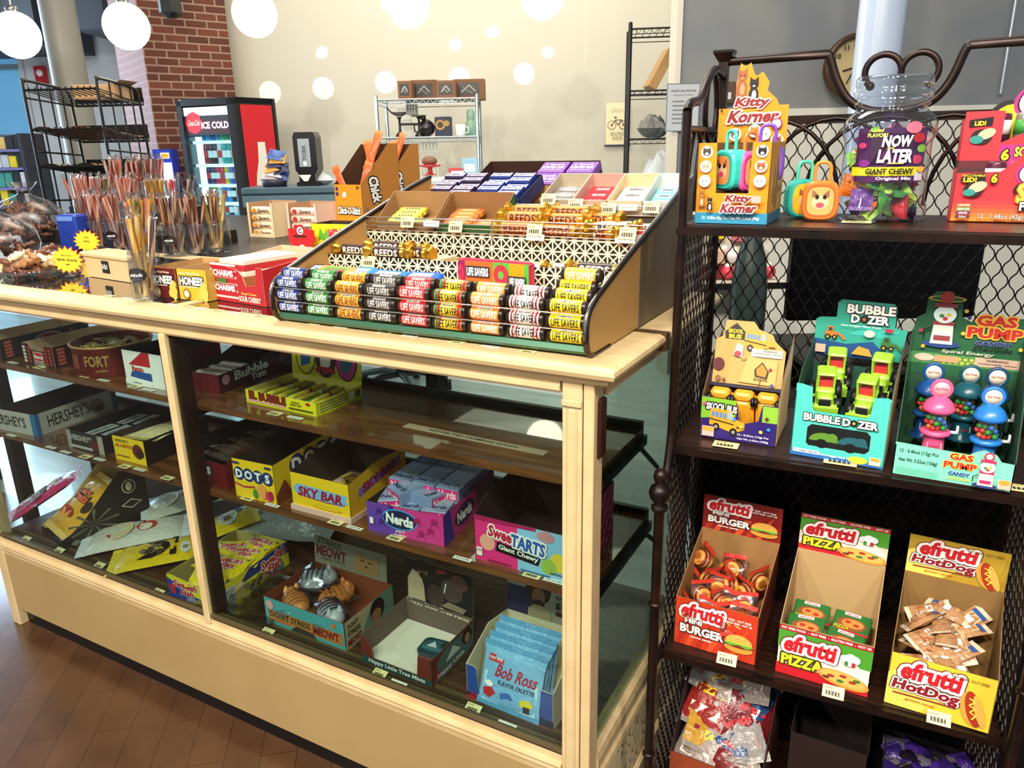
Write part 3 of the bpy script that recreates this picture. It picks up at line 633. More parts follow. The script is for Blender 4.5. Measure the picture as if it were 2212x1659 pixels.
# --- bottom deck
# stress ball carton
t = at_('toy_box', 'teal and orange carton of squeezy cat toys with a grey lid card standing up', 'toy box', (-.858, .0565, ZD), 0)
w, d, h = .246, .176, .072
g = carton(w, d, h, TEAL, M('c9b48c', .5), M('7a3a1c', .7))
f = front(g); f.poly([(0, .0), (.0, .012), (.09, .018), (w, .012), (w, 0)], TEAL); f.rect(.012, .012, .228, .03, M('b8783a')); f.txt("DON'T STRESS", .08, .031, .015, M('2a241c'), w=.125, b=.02); f.txt('MEOWT', .19, .028, .02, DRED, w=.075, b=.05); f.poly([(.08, .004), (.1, .02), (.15, .016), (.16, .004)], M('3a3430')); f.ell(.02, .055, .012, .012, M('e8a8a0')); f.ell(.215, .058, .006, .006, ORG)
s = rside(g, w); s.poly([(.05, .0), (d, 0), (d, h), (.1, h)], M('6f8f80')); s.ell(.115, .04, .026, .03, DKB); s.ell(.11, .028, .018, .018, M('a87848')); s.txt("DON'T", .028, .056, .012, BK, w=.036); s.txt('STRESS', .03, .038, .012, BK, w=.044); s.txt('MEOWT', .03, .016, .016, DRED, w=.046, b=.04)
part('carton', g, t)
g, f = card(w*.93, .078, .178, .066, M('7f7a68', .6), tilt=.06)
f.poly([(0, .0), (w*.93, 0), (w*.93, -.03), (0, -.03)], M('8a4418'), True)
f.txt('STRESS', .05, .066, .017, M('242c22'), w=.075, b=.02, rot=-.1); f.txt('MEOWT', .055, .04, .026, M('5c1820'), w=.095, b=.05, rot=-.04); f.txt('squishy kitties', .06, .02, .008, M('55503f'), w=.08)
f.poly([(.128, .016), (.2, .012), (.208, .05), (.2, .064), (.188, .056), (.16, .056), (.146, .07), (.132, .058)], M('9a7448'))
f.ell(.155, .042, .01, .006, M('3a2c1c'), a0=.3, a1=2.8); f.ell(.18, .04, .01, .006, M('3a2c1c'), a0=.3, a1=2.8); f.ell(.168, .032, .003, .0025, BK)
part('header_card', g, t)
def squeezy(label, loc, rz, body, stripe, s=1, bagged=True):
    t = thing('squeeze_toy', label, 'toy', loc, rz, 'squeezy cat toys in clear wrap'); g = G()
    g.sphere((0, 0, .028), .032, M(body, .35), 20, 14, (1.35, 1, .86)); g.sphere((.03, 0, .036), .022, M(body, .35), 16, 10)
    for q in (-.6, .6): g.lathe([(.008, 0), (.005, .008), (.001, .015)], M(body, .35), (.03, .013*q*1.6, .052), 10)
    for k in range(5): g.tube([((-.03+.012*k), .03*math.cos(a), .03+.0275*math.sin(a)) for a in (.5, .9, 1.3, 1.7, 2.1, 2.5)], .0016, M(stripe, .4), 5)
    part('body', g, t)
    g = pillow(.085, .1, .066, glass('f4f4f8', .12, .12, 'clear_wrap'), seed=int(abs(loc[0])*999), wr=.12); part('wrapper', g, t, 'clear crinkled plastic wrapper'); return t
squeezy('grey striped cat toy leaning at the left rear of the teal carton', (-.80, .175, ZD+.035), .5, '8f9298', '2c2c30')
squeezy('orange cat toy at the left front corner of the teal carton', (-.80, .10, ZD+.012), 2.6, 'e89a50', 'b06a28')
squeezy('small orange cat toy in the middle of the teal carton', (-.735, .165, ZD+.012), 1.2, 'd8843a', 'a85a20')
squeezy('light grey striped cat toy at the right front of the teal carton', (-.695, .105, ZD+.012), -.5, 'b4b6bc', '2c2c30')
# mint tin carton
t = at_('mint_box', 'brown mint tin carton with a painted landscape side and a person picture card behind', 'candy box', (-.559, .047, ZD), -1)
w, d, h = .188, .165, .068
RB = M('6f2a1e', .45)
g = carton(w, d, h, RB, RB, M('6a584c', .7), front=[(0, 0), (w, 0), (w, h), (w-.034, h), (w-.038, .02), (.032, .02), (.028, .05), (.01, h), (0, h)])
f = front(g); f.rect(.0, 0, w, .019, M('24484a')); f.txt('Happy Little Tree Mints', .095, .0105, .0125, WH, w=.15, sh=.1)
s = rside(g, w); s.poly([(.01, .002), (d-.004, .002), (d-.004, .06), (.05, .064), (.02, .05)], M('4f6a68')); s.poly([(.05, .03), (.08, .055), (.11, .03)], M('c9d0cc')); s.ell(.135, .045, .02, .018, DKB); s.ell(.135, .04, .01, .012, M('b08060')); s.poly([(.012, .01), (.02, .04), (.03, .01)], RED); s.txt('Happy Little', .07, .014, .012, WH, w=.1, sh=.1)
g.b2(.002, w-.003, .003, d-.003, .0026, .0105, M('efe4d2', .6)); g.b2(.002, .08, .003, .045, .0105, .0125, M('f4ead8', .6))
part('carton', g, t)
g, f = card(w-.002, .12, .166, .05, M('15100e', .6), M('b8ac98'), tilt=.05)
f.poly([(0, 0), (w-.004, 0), (w-.004, .014), (0, .02)], M('3a5a58')); f.poly([(.006, .02), (.055, .02), (.052, .06), (.042, .09), (.02, .096), (.006, .07)], M('b8a684')); f.ell(.05, .098, .014, .02, M('8a5a42')); f.ell(.05, .112, .022, .014, M('1c100c')); f.ell(.05, .086, .01, .008, M('2c1810'))
f.ell(.085, .045, .024, .03, M('3c2a24')); f.ell(.13, .07, .03, .03, M('4a3a34')); f.ell(.15, .095, .024, .02, M('5c3a38')); f.poly([(.09, .1), (.12, .11), (.11, .118), (.088, .112)], M('8a2a34')); f.poly([(.1, .024), (.16, .02), (.17, .034), (.12, .04)], M('8a7660')); f.line([(.11, .06), (.115, .085)], .003, WH)
f.txt('Happy Little Tree Mints', .09, .012, .015, CREAMP, w=.17, sh=.1, rot=-.03)
part('header_card', g, t)
t = thing('mint_tin', 'small rounded mint tin with a painted landscape lid, alone in the brown carton', 'tin', inbox(V((-.559, .047, ZD)), 0, .142, .078, .011), .1)
def rrect(w, d, r, n=5):
    P = []
    for cx, cy, a0 in ((w/2-r, d/2-r, 0), (-w/2+r, d/2-r, pi/2), (-w/2+r, -d/2+r, pi), (w/2-r, -d/2+r, 1.5*pi)):
        for k in range(n+1): a = a0+pi/2*k/n; P.append((cx+r*math.cos(a), cy+r*math.sin(a)))
    return P
g = G(); P = rrect(.07, .055, .014); g.loft([[(x, y, z) for x, y in P] for z in (0, .014)], RB); part('body', g, t)
g = G(); g.loft([[(x*s, y*s, z) for x, y in P] for s, z in ((1.02, .0145), (1.02, .021), (.98, .023))], M('1c3a40', .25)); q = D(g, (0, 0, .0231), W=(0, 1, 0), N=(0, 0, 1)); q.ell(0, 0, .03, .022, M('2f5a66', .25)); q.poly([(-.02, -.004), (-.008, .016), (.006, -.004)], M('c8d4d8')); q.rect(-.028, -.014, .056, .008, M('3a7a80')); q.ell(.018, .008, .008, .01, M('14301c')); part('lid', g, t, 'dark lid with a landscape picture')
# blue palette candy carton
t = at_('candy_box', 'blue carton of palette candy pouches with a person picture on its back card', 'candy box', (-.292, .054, ZD), -1)
w, d, h = .196, .17, .12
BL = M('1f4fa0', .4)
g = carton(w, d, h, BL, CREAMP, CREAMP, front=[(0, 0), (w, 0), (w, .085), (w-.026, .085), (w-.03, .024), (.03, .024), (.024, .08), (.018, .084), (0, .084)], side=[(0, 0), (d, 0), (d, .11), (.09, .125), (0, .084)], hb=.11)
f = front(g); f.poly([(0, 0), (w, 0), (w, .012), (0, .012)], M('c01c28')); f.poly([(0, .012), (w, .004), (w, .022), (.06, .022), (0, .018)], M('16264c')); f.txt('FLAVOR PALETTE', .108, .0135, .0085, WH, w=.09, b=.03); f.txt('Bob Ross', .035, .018, .009, RED, w=.05, sh=.3)
part('carton', g, t)
g, f = card(w, .11, .17, .1, M('9a9884', .6), M('b8ac98'), tilt=.04)
f.rect(0, .0, .09, .075, M('16244c')); f.ell(.075, .078, .030, .034, M('120a08')); f.ell(.076, .062, .016, .02, M('8a5a40')); f.ell(.076, .047, .012, .008, M('2a1810')); f.poly([(.05, .0), (.11, .0), (.105, .036), (.085, .042), (.066, .042), (.052, .03)], M('a89878'))
f.txt('Bob Ross', .15, .09, .014, M('7a1c28'), w=.07, sh=.2); f.txt('FLAVOR PALETTE', .152, .072, .008, M('2a2c38'), w=.07); f.rect(.118, .045, .07, .016, M('1a3030')); f.txt('PAINT YOUR', .152, .056, .006, M('a8c0b0'), w=.05); f.txt('TONGUE', .152, .048, .006, M('b8c050'), w=.05); f.rect(.118, .03, .07, .01, M('4a1c1c'))
part('header_card', g, t)
for k in range(4):
    g = pillow(.135, .13, .012, M('7ab4dc', .3), M('5a9cc8', .3), .07, seed=60+k, wr=.05); q = pillow_draw(g, .135, .13, .012)
    q.rect(-.06, -.055, .12, .06, M('bfdcec', .3)); q.txt('Bob Ross', .012, .012, .024, M('b01c30'), w=.09, sh=.25, b=.02); q.txt('FLAVOR PALETTE', .014, -.01, .0085, BK, w=.08, b=.01)
    q.rect(-.055, .026, .035, .014, RED); q.txt('PAINT YOUR', -.038, .033, .005, WH, w=.03)
    for x, c in ((-.045, 'c8202c'), (-.005, '2f6fc0'), (.04, 'e8d820')): q.poly([(x-.014, -.03), (x+.006, -.024), (x+.016, -.034), (x+.002, -.048), (x-.012, -.042)], M(c))
    q.rect(.035, -.052, .014, .013, BK); q.ell(-.045, -.018, .01, .006, WH)
    o = solo('candy_pouch', g, 'light blue palette candy pouch standing in the blue carton', 'candy pouch', (-.195, .075+.020*k, ZD+.066+.006*k), 0, 'pouches in the blue carton'); o.rotation_euler = (1.22, 0, -.03+.03*(k % 2))
# yellow fish candy carton
t = at_('candy_box', 'yellow and blue carton full of mini fish candy pouches beside the mullion', 'candy box', (-1.158, .022, ZD), 5)
w, d, h = .178, .245, .068
g = carton(w, d, h, M('e6d21c', .4), M('e6d21c', .4), M('b8a860', .7), front=[(0, 0), (w, 0), (w, h), (w-.05, h), (w-.06, .05), (.02, h), (0, h)])
f = front(g); f.poly([(0, 0), (w, 0), (w, .006), (.09, .02), (.0, .06)], M('1c3f9c')); f.txt('Swedish', .06, .046, .018, RED, w=.075, b=.05, out=((WH, .12),), rot=-.05, sh=.2); f.txt('Fish', .065, .026, .016, RED, w=.04, b=.05, out=((WH, .12),), sh=.2); f.txt('mini', .075, .01, .01, M('1c2f7c'), b=.03, out=((WH, .12),)); f.ell(.018, .03, .009, .016, RED, rot=.5)
s = rside(g, w); s.poly([(.06, .04), (d, .036), (d, h), (.1, h)], M('1c2f7c')); s.rect(.005, .004, .04, .05, M('c8c4c8'))
for k in range(6): s.rect(.008, .008+.007*k, .034, .003, M('5c5a60'), True)
s.txt('Swedish', .185, .05, .024, RED, w=.09, b=.06, out=((WH, .14),), rot=.1, sh=.2); s.txt('Fish', .188, .028, .022, RED, w=.05, b=.06, out=((WH, .14),), rot=.08, sh=.2); s.txt('mini', .2, .012, .014, M('8a9098'), b=.03, out=((BK, .12),)); s.ell(.06, .04, .012, .01, M('e8c0a8'))
for x in (.1, .125): s.poly([(x-.012, .01), (x+.004, .028), (x+.012, .026), (x-.004, .008)], M('7a1c10'))
part('carton', g, t)
def fishpouch(seed):
    g = pillow(.1, .085, .02, M('e8cc1c', .3), M('d8c030', .3), .09, seed=seed, wr=.1); q = pillow_draw(g, .1, .085, .02)
    q.poly([(-.05, -.032), (.05, -.03), (.05, -.012), (-.05, -.02)], M('1c3f9c')); q.txt('Swedish', .0, .012, .018, RED, w=.07, b=.05, out=((WH, .14),), rot=.1, sh=.2); q.txt('Fish', .006, -.008, .014, RED, w=.035, b=.05, out=((WH, .14),), sh=.2); q.rect(-.045, .024, .09, .008, M('1c3f9c')); return g
b_ = V((-1.158, .022, ZD)); r_ = math.radians(5)
for k, (x, y, z, r, tx) in enumerate([(.1, .05, .05, .35, .25), (.12, .09, .055, .1, .2), (.07, .1, .05, -.2, .15), (.125, .145, .056, .2, .1), (.07, .16, .052, .4, .1), (.12, .2, .055, -.1, .1)]):
    o = solo('candy_pouch', fishpouch(80+k), 'shiny yellow and blue fish candy pouch heaped in the yellow carton', 'candy pouch', inbox(b_, r_, x, y, z), r_+r, 'fish candy pouches in the carton'); o.rotation_euler = (tx, 0, r_+r)
# bags at the left of the deck
def bag(name, label, loc, rz, w, l, h, mat, crimp, draw, seed=1, tilt=0, wr=.07, group=None, cat='candy bag'):
    g = pillow(w, l, h, mat, crimp, .08, seed=seed, wr=wr); q = pillow_draw(g, w, l, h); draw(q)
    o = solo(name, g, label, cat, loc, rz, group); o.rotation_euler = (tilt, 0, rz); return o
def d1(q):
    q.ell(0, -.02, .042, .04, M('2a2224')); q.poly([(-.03, -.03), (.03, -.06), (.06, -.02), (.0, .0)], M('c8ccd0')); q.ell(0, .055, .024, .02, M('c8b890')); q.txt('Tart', 0, .055, .012, M('8a1c50'), w=.03)
    for k in range(4): q.line([(-.03+.015*k, -.045), (-.015+.015*k, -.005)], .004, M('8a9a8c'))
p = onz(85, 1125, ZD); bag('candy_bag', 'magenta candy bag with white stick candy print, leaning at the left end of the deck', (p.x+.0, p.y+.04, ZD+.06), -.62, .105, .25, .03, M('c41c5c', .25, 0, .4), M('d84a7c', .25), d1, 5, .5)
t = thing('shipping_box', 'black cut-open cardboard display box holding a gold candy bag, with a crest printed inside', 'display box', (-1.815, .085, ZD), math.radians(-14))
g = G(); BX = M('131212', .5); ML = M('b89c5c', .6)
w, d = .19, .25
g.slab([(0, 0), (d, 0), (d, .17), (.18, .185), (.05, .05), (0, .03)], (w, 0, 0), (0, 1, 0), (0, 0, 1), (1, 0, 0), .003, BX, BX)
g.slab([(0, 0), (d, 0), (d, .17), (.18, .15), (.05, .03), (0, .015)], (0, 0, 0), (0, 1, 0), (0, 0, 1), (-1, 0, 0), .003, BX, M('d8b870', .6))
g.slab([(0, 0), (w, 0), (w, .03), (w*.5, .012), (0, .015)], (0, 0, 0), (1, 0, 0), (0, 0, 1), (0, -1, 0), .003, BX, BX)
g.slab([(0, 0), (w, 0), (w, .17), (0, .17)], (0, d, 0), (1, 0, 0), (0, 0, 1), (0, 1, 0), .003, BX, M('d8b870', .6)); g.b2(0, w, 0, d, 0, .003, BX)
s = rside(g, w)
for k in range(9): s.poly([(.09, .05), (.09+.07*math.cos(k*.7), .05+.045*math.sin(k*.7)), (.09+.07*math.cos(k*.7+.16), .05+.045*math.sin(k*.7+.16))], M('6e6856'), True)
s.ell(.2, .13, .02, .022, CREAMP); s.ell(.2, .13, .017, .019, BX); s.ell(.2, .13, .009, .014, CREAMP); s.poly([(.17, .075), (.2, .09), (.23, .075), (.2, .06)], CREAMP); s.poly([(.175, .075), (.2, .087), (.225, .075), (.2, .063)], BX)
s.poly([(.02, .012), (.035, .022), (.05, .012), (.035, .002)], M('8a8678'))
part('carton', g, t)
def d2(q):
    q.ell(-.005, .025, .05, .025, M('2a1410')); q.txt('Theatre', -.005, .035, .018, M('e8643a'), w=.07, b=.05, out=((BK, .12),)); q.txt('Treats', .0, .015, .02, M('e8643a'), w=.085, b=.05, out=((BK, .12),)); q.ell(-.01, -.05, .032, .028, M('c02818')); q.ell(.02, -.045, .02, .022, M('a81c20')); q.ell(-.03, -.055, .012, .016, M('d8503a')); q.ell(.06, .0, .012, .02, M('2a1a10'))
c_ = t.location; o = bag('candy_bag', 'gold and red candy bag inside the black display box', inbox(c_, math.radians(-14), .09, .11, .055), math.radians(-14), .16, .21, .045, M('e2a422', .3, 0, .3), M('e8c060', .3), d2, 7, .55)
def d3(q):
    q.ell(.0, .03, .028, .028, M('c83a1c')); q.ell(.008, .028, .02, .018, M('e8e2d0')); q.rect(-.04, .01, .05, .012, BK); q.txt('licorice', -.015, .016, .007, WH); q.ell(-.005, -.05, .055, .045, M('dccba0')); q.ell(.025, -.075, .014, .01, RED)
p = onz(300, 1165, ZD); bag('candy_bag', 'cream white candy bag with a red round logo beside the black box', (p.x, p.y, ZD+.004), -.75, .16, .30, .035, M('d9d6c8', .3, 0, .3), M('e4e6ee', .3), d3, 9, .05)
p = onz(400, 1110, ZD); bag('candy_bag', 'pale crumpled candy bag lying deep behind the mullion', (p.x, p.y, ZD+.03), -.6, .16, .24, .035, M('cfccbc', .3, 0, .3), M('dde0e6', .3), d3, 10, .1)
def d4(q):
    q.ell(-.005, -.035, .05, .062, M('16120f', .25), rot=-.1)
    for k in range(14): q.ell(RD.uniform(-.035, .03), RD.uniform(-.08, .015), .011, .007, M('4a3c38' if k % 2 else '7a6c60', .2), 10, rot=k)
    q.rect(-.05, .03, .1, .016, BK); q.txt('mandies', .0, .038, .01, YE, w=.06, b=.04); q.ell(.02, .07, .03, .014, M('e4e0d4')); q.txt('XI', .02, .07, .012, BK)
p = onz(350, 1205, ZD); bag('candy_bag', 'yellow candy bag with a window showing black candies, nearest the glass', (p.x, p.y, ZD+.002), -.78, .145, .26, .03, M('e8c420', .28, 0, .3), M('eed040', .3), d4, 12, .05)
def d5(q): q.ell(0, 0, .04, .03, M('d8e0e8')); q.txt('XI', 0, 0, .02, BK); q.ell(-.03, .04, .02, .012, M('2f5ea8'))
p = onz(500, 1150, ZD); bag('candy_bag', 'crumpled yellow candy bag behind the fish candy carton', (p.x, p.y, ZD+.02), -.6, .13, .17, .03, M('e2c41c', .28, 0, .3), M('eed040', .3), d5, 13, .2)
g = pillow(.3, .32, .05, M('c9cdd0', .16, .2), M('c9cdd0', .16, .2), .08, 12, 14, .2, 33); p = onz(640, 1130, ZD); solo('plastic_sheet', g, 'crumpled clear plastic film lying behind the fish candy carton', 'plastic film', (p.x, p.y+.02, ZD), .3)
g = pillow(.22, .2, .03, glass('d8dcd8', .3, .15, 'film'), None, .08, 12, 14, .2, 34); p = onz(560, 1290, ZD); solo('plastic_sheet', g, 'flat crumpled film scrap on the deck beside the mullion', 'plastic film', (p.x, p.y, ZD+.001), .1)
# --- price tags on shelf edges
def tagmesh(kind):
    g = G()
    if kind == 'price':
        g.b2(-.017, .017, -.010, .010, 0, .0005, M('eee0a0', .5)); q = D(g, (0, 0, .0005), W=(0, 1, 0), N=(0, 0, 1)); q.rect(-.012, -.006, .022, .007, M('3a3020')); q.rect(-.014, .005, .014, .0015, M('8a7c50'))
        for k in range(4): q.rect(-.009+.005*k, -.0058, .0012, .0066, M('eee0a0'), True)
    else:
        g.b2(-.02, .02, -.0055, .0055, 0, .0005, M('f0ece0', .5)); D(g, (0, 0, .0005), W=(0, 1, 0), N=(0, 0, 1)).txt('from the 1900s', 0, 0, .0035, M('4a4438'), w=.03)
    return g
TM = {k: mesh_of('price_tag', tagmesh(k)) for k in ('price', 'note')}
TAGN = [0]
def ptag(kind, px, py, z, what, tilt=0, rz=0, ydef=None, s=1):
    p = onz(px, py, z) if ydef is None else ony(px, py, ydef)
    o = link('price_tag', TM[kind]); o.location = p+V((0, 0, .0008)); o.rotation_euler = (tilt, 0, rz); o.scale = (s, s, 1)
    return tag(o, ('yellow barcode price tag ' if kind == 'price' else 'white dated note card ')+what, 'price tag')
# base panel is flush: tags sit on shelf fronts
for k, px, py, w_ in [('price', 188, 813, 'below the fort tin, left of its note card'), ('note', 224, 822, 'below the fort tin'), ('price', 292, 836, 'on the upper shelf left of the mullion'), ('note', 320, 843, 'on the upper shelf beside the mullion'), ('price', 86, 794, 'below the brown wafer carton'), ('note', 28, 784, 'at the left end of the upper shelf'),
                      ('price', 594, 894, 'below the flat yellow gum cigar carton'), ('note', 638, 903, 'below the flat yellow gum cigar carton')]:
    ptag(k, px, py, Z1, w_, 0, 0)
for k, px, py, w_ in [('note', 25, 941, 'below the silver grey chocolate carton'), ('note', 110, 967, 'left of the black chocolate carton'), ('note', 142, 977, 'under the left corner of the black chocolate carton'), ('price', 185, 987, 'below the black chocolate carton'), ('note', 215, 993, 'below the black chocolate carton'), ('price', 270, 1008, 'below the small yellow almond carton'), ('note', 302, 1015, 'below the small yellow almond carton'), ('price', 362, 1033, 'left of the mullion on the lower shelf'),
                      ('price', 536, 1077, 'below the yellow gumdrop carton'), ('note', 588, 1092, 'below the yellow gumdrop carton'), ('price', 726, 1129, 'below the yellow chocolate bar carton'), ('note', 766, 1141, 'below the yellow chocolate bar carton'), ('price', 854, 1163, 'below the purple and pink carton'), ('note', 999, 1208, 'between the purple carton and the pink carton'), ('price', 1150, 1243, 'below the pink and blue tart carton'), ('note', 1196, 1256, 'beside the corner post on the lower shelf')]:
    ptag(k, px, py, Z2, w_, 0, 0)
for k, px, py, w_ in [('price', 56, 1165, 'in front of the magenta candy bag'), ('price', 128, 1190, 'in front of the black display box'), ('price', 215, 1222, 'in front of the cream white candy bag'), ('price', 342, 1280, 'in front of the yellow candy bag'), ('note', 387, 1302, 'in front of the yellow fish carton'), ('price', 578, 1366, 'in front of the teal cat toy carton'), ('price', 820, 1456, 'in front of the brown mint carton'), ('note', 861, 1477, 'in front of the brown mint carton'), ('price', 1022, 1531, 'in front of the blue palette carton'), ('note', 1095, 1567, 'in front of the blue palette carton')]:
    ptag(k, px, py, ZD+.008, w_, .35, 0)
# paper tags lying along the top front board
for i, (px, py) in enumerate([(18, 622), (56, 629), (82, 634)]):
    ptag('note', px, py+4, HT, ['farthest left', 'second from the left', 'third from the left'][i]+' on the counter top board', s=.6)
WH_ = ['left of the stick jar', 'below the tan bin', 'below the stick jar', 'left of the crossbar', 'at the crossbar', 'right of the crossbar', 'below the maroon drops carton', 'below the yellow drops carton', 'below the striped drops carton', 'at the left foot of the rack', 'below the navy rolls', 'below the green rolls', 'below the dark rolls', 'below the red rolls', 'below the five colour rolls', 'below the orange rolls', 'below the striped rolls']
for i, px in enumerate([235, 275, 312, 372, 404, 436, 470, 510, 560, 612, 684, 738, 832, 886, 988, 1060, 1140]):
    ptag('price' if i % 2 == 0 else 'note', px, 640+(px-235)*.1335, HT, 'on the top board, '+WH_[i], s=.8)
# ================================================================== slanted candy rack on the counter
tan = noisy('tan_enamel', 'a87e44', 'b48a4e', 5, .38, (1, 1, 1), .05)
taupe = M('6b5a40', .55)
chrome = M('b8b4ac', .18, 1)
wirem = M('d8d8d4', .22, 1)
m, nt, b = newmat('pierced_lattice_panel'); L = nt.links.new; N = nt.nodes.new
tc = N('ShaderNodeTexCoord'); sx = N('ShaderNodeSeparateXYZ'); L(tc.outputs['Object'], sx.inputs[0])
def mth(op, a, b_=None):
    n = N('ShaderNodeMath'); n.operation = op
    for i, q in enumerate((a, b_)):
        if q is None: continue
        if isinstance(q, (int, float)): n.inputs[i].default_value = q
        else: L(q, n.inputs[i])
    return n.outputs[0]
CELL = .0225
fx = mth('SUBTRACT', mth('FRACT', mth('DIVIDE', sx.outputs[0], CELL)), .5); fz = mth('SUBTRACT', mth('FRACT', mth('DIVIDE', sx.outputs[2], CELL)), .5)
d_ = mth('MINIMUM', mth('MINIMUM', mth('ABSOLUTE', fx), mth('ABSOLUTE', fz)), mth('MINIMUM', mth('MULTIPLY', mth('ABSOLUTE', mth('ADD', fx, fz)), .707), mth('MULTIPLY', mth('ABSOLUTE', mth('SUBTRACT', fx, fz)), .707)))
mk = mth('LESS_THAN', d_, .066); mx = N('ShaderNodeMixRGB'); mx.inputs[1].default_value = rgb('120e0a'); mx.inputs[2].default_value = rgb('ecd9b4'); L(mk, mx.inputs[0]); L(mx.outputs[0], b.inputs[0]); b.inputs['Roughness'].default_value = .45
LAT = m
xl, xr = -.667, -.016; T0 = 1.0645
t = thing('candy_rack', 'wide slanted tan metal candy rack with chrome edges and pierced lattice risers on the counter', 'display rack', (0, 0, 0))
RT = t
def outline():
    P = [(.040, T0), (.024, T0+.003), (.013, T0+.012), (.008, T0+.028), (.008, T0+.052), (.012, T0+.064), (.022, T0+.075), (.048, T0+.088)]
    P += [(.165, 1.192), (.36, 1.252), (.47, 1.287), (.555, 1.308)]
    return P
for x in (xl, xr):
    s_ = -1 if x == xl else 1
    P = outline()+[(.555, T0)]; cut = .236
    g = G(); g.slab([p for p in P if p[0] <= .2]+[(cut, 1.2135), (cut, T0)], (x, 0, 0), (0, 1, 0), (0, 0, 1), (s_, 0, 0), .006, tan, tan, chrome); part('side_panel', g, t)
    g = G(); g.slab([(cut, T0), (cut, 1.2135)]+[p for p in P if p[0] > .3], (x, 0, 0), (0, 1, 0), (0, 0, 1), (s_, 0, 0), .006, taupe if s_ > 0 else tan, tan, chrome); part('side_panel', g, t, 'darker taupe rear half of the side panel' if s_ > 0 else None)  # rear half of the right panel takes a darker brown
    g = G(); g.tube([(x-s_*.003, y, z) for y, z in [(.10, T0)]+outline()], .0052, M('4a4038', .25, .9), 8); g.tube([(x-s_*.003, y-.0022, z+.003) for y, z in outline()[1:]], .0034, chrome, 8); part('edge_trim', g, t, 'chrome edge trim')
g = G(); g.b2(xl, xr-.006, .03, .55, T0, T0+.004, M('4c6a58', .3, .3)); g.loft([[(x, .022+dy, T0+dz) for dy, dz in ((0, .002), (-.006, .008), (-.002, .016), (.01, .018), (.01, .002))] for x in (xl+.006, xr-.006)], M('3f6a52', .25, .4)); part('base_strip', g, t, 'green metal lower front strip')
def plate(name, y0, y1, z0, z1, mat, lab=None):
    g = G(); g.b2(xl+.002, xr-.008, y0, y1, z0, z1, mat); return part(name, g, t, lab)
plate('shelf_tray', .026, .066, T0+.016, T0+.0175, tan)
plate('shelf_tray', .066, .170, 1.128, 1.1295, M('cfc8bc', .5), 'pale lower tray')
plate('riser', .066, .068, T0+.016, 1.129, tan)
plate('lattice_riser', .170, .172, 1.108, 1.172, LAT); plate('shelf_tray', .172, .300, 1.148, 1.150, tan)
plate('lattice_riser', .300, .302, 1.148, 1.208, LAT); plate('shelf_tray', .302, .420, 1.203, 1.205, tan)
plate('riser', .420, .422, 1.203, 1.240, M('3a3228', .5)); plate('shelf_tray', .422, .550, 1.238, 1.240, tan)
plate('rear_ledge', .553, .70, 1.252, 1.254, tan); plate('riser', .548, .552, 1.238, 1.290, tan); 
for y, z0, n in ((.296, 1.210, 4), (.415, 1.242, 3)):
    g = G()
    for k in range(n): g.tube([(xl+.004, y+.001*k, z0+.0085*k), (xr-.010, y+.001*k, z0+.0085*k)], .0013, wirem, 6)
    for x in (xl+.006, -.55, -.345, -.18, xr-.014): g.tube([(x, y-.001, z0-.012), (x, y-.001+.001*n, z0+.0085*(n-1)+.001)], .0015, wirem, 6)
    part('wire_rail', g, t)
g = G()
for z in (1.106, 1.131): g.tube([(xl+.006, .010, z), (xr-.006, .010, z)], .0011, wirem, 6)
part('wire_rail', g, t)
# --- rolls
def rollmesh(base, txtc, name, bands=(), sub='', ends='2a2019', r=.0108, l=.067, gold=False, big=False, title='LIFE SAVERS'):
    g = G(); e = M('c9a040', .25, .8) if gold else M(ends, .35, .3); bm = M(base, .32); h = l/2
    g.lathe([(.001, -h), (r*.82, -h), (r*.97, -h+.002), (r, -h+.009)], e, n=18, ax='x', caps=False)
    g.lathe([(r*1.015, -h+.0075), (r*1.02, -h+.009), (r*1.02, h-.009), (r*1.015, h-.0075)], bm, n=18, ax='x', caps=False)
    g.lathe([(r, h-.009), (r*.97, h-.002), (r*.82, h), (.001, h)], e, n=18, ax='x', caps=False)
    for x0, x1, c in bands: g.lathe([(r*1.026, x0*h), (r*1.026, x1*h)], M(c, .32), n=18, ax='x', caps=False)
    def fn(x, y, lf):
        a = y/r+.18; rr = r*1.035+lf; return V((x, -rr*math.cos(a), rr*math.sin(a)))
    q = D(g, fn=fn, step=.0001, band=.0022)
    if title: q.txt(title, 0, -.002, .0122 if big else .0118, M(txtc, .4), w=l*.67, b=.03, sp=1.08)
    if sub: q.rect(-l*.2, .0062, l*.4, .0042, M('efe8d8', .4)); q.txt(sub, 0, .0082, .003, M('2a2420', .4), w=l*.32)
    return g
KIN = [('1f3372', 'e8ecf4', 'navy blue', (), 'PEP O MINT'), ('2f7a34', 'e4f0dc', 'green', (), 'WINT O GREEN'), ('d99a2c', '7a2c10', 'amber striped', ((-.5, -.4, 'f0c860'), (-.2, -.1, 'f0c860'), (.1, .2, 'f0c860'), (.4, .5, 'f0c860')), 'BUTTER RUM'),
       ('33302e', 'cfcac0', 'dark grey', (), 'CRYST O MINT'), ('c4242a', 'f0d4c8', 'red', (), 'WILD CHERRY'), ('e8c428', '151210', 'five colour', ((-.76, -.6, '2f7a34'), (-.6, -.45, 'c4242a'), (.45, .6, 'e07820'), (.6, .76, 'c4242a')), 'FIVE FLAVOR'),
       ('e58a3c', 'f6e4d0', 'orange', (), 'ORANGE'), ('efe6da', '1a1614', 'red and white striped', ((-.7, -.6, 'c4242a'), (-.48, -.4, 'c4242a'), (.4, .48, 'c4242a'), (.6, .7, 'c4242a')), 'WINT O GREEN'), ('f0cc22', '1a1612', 'yellow', (), 'LEMON')]
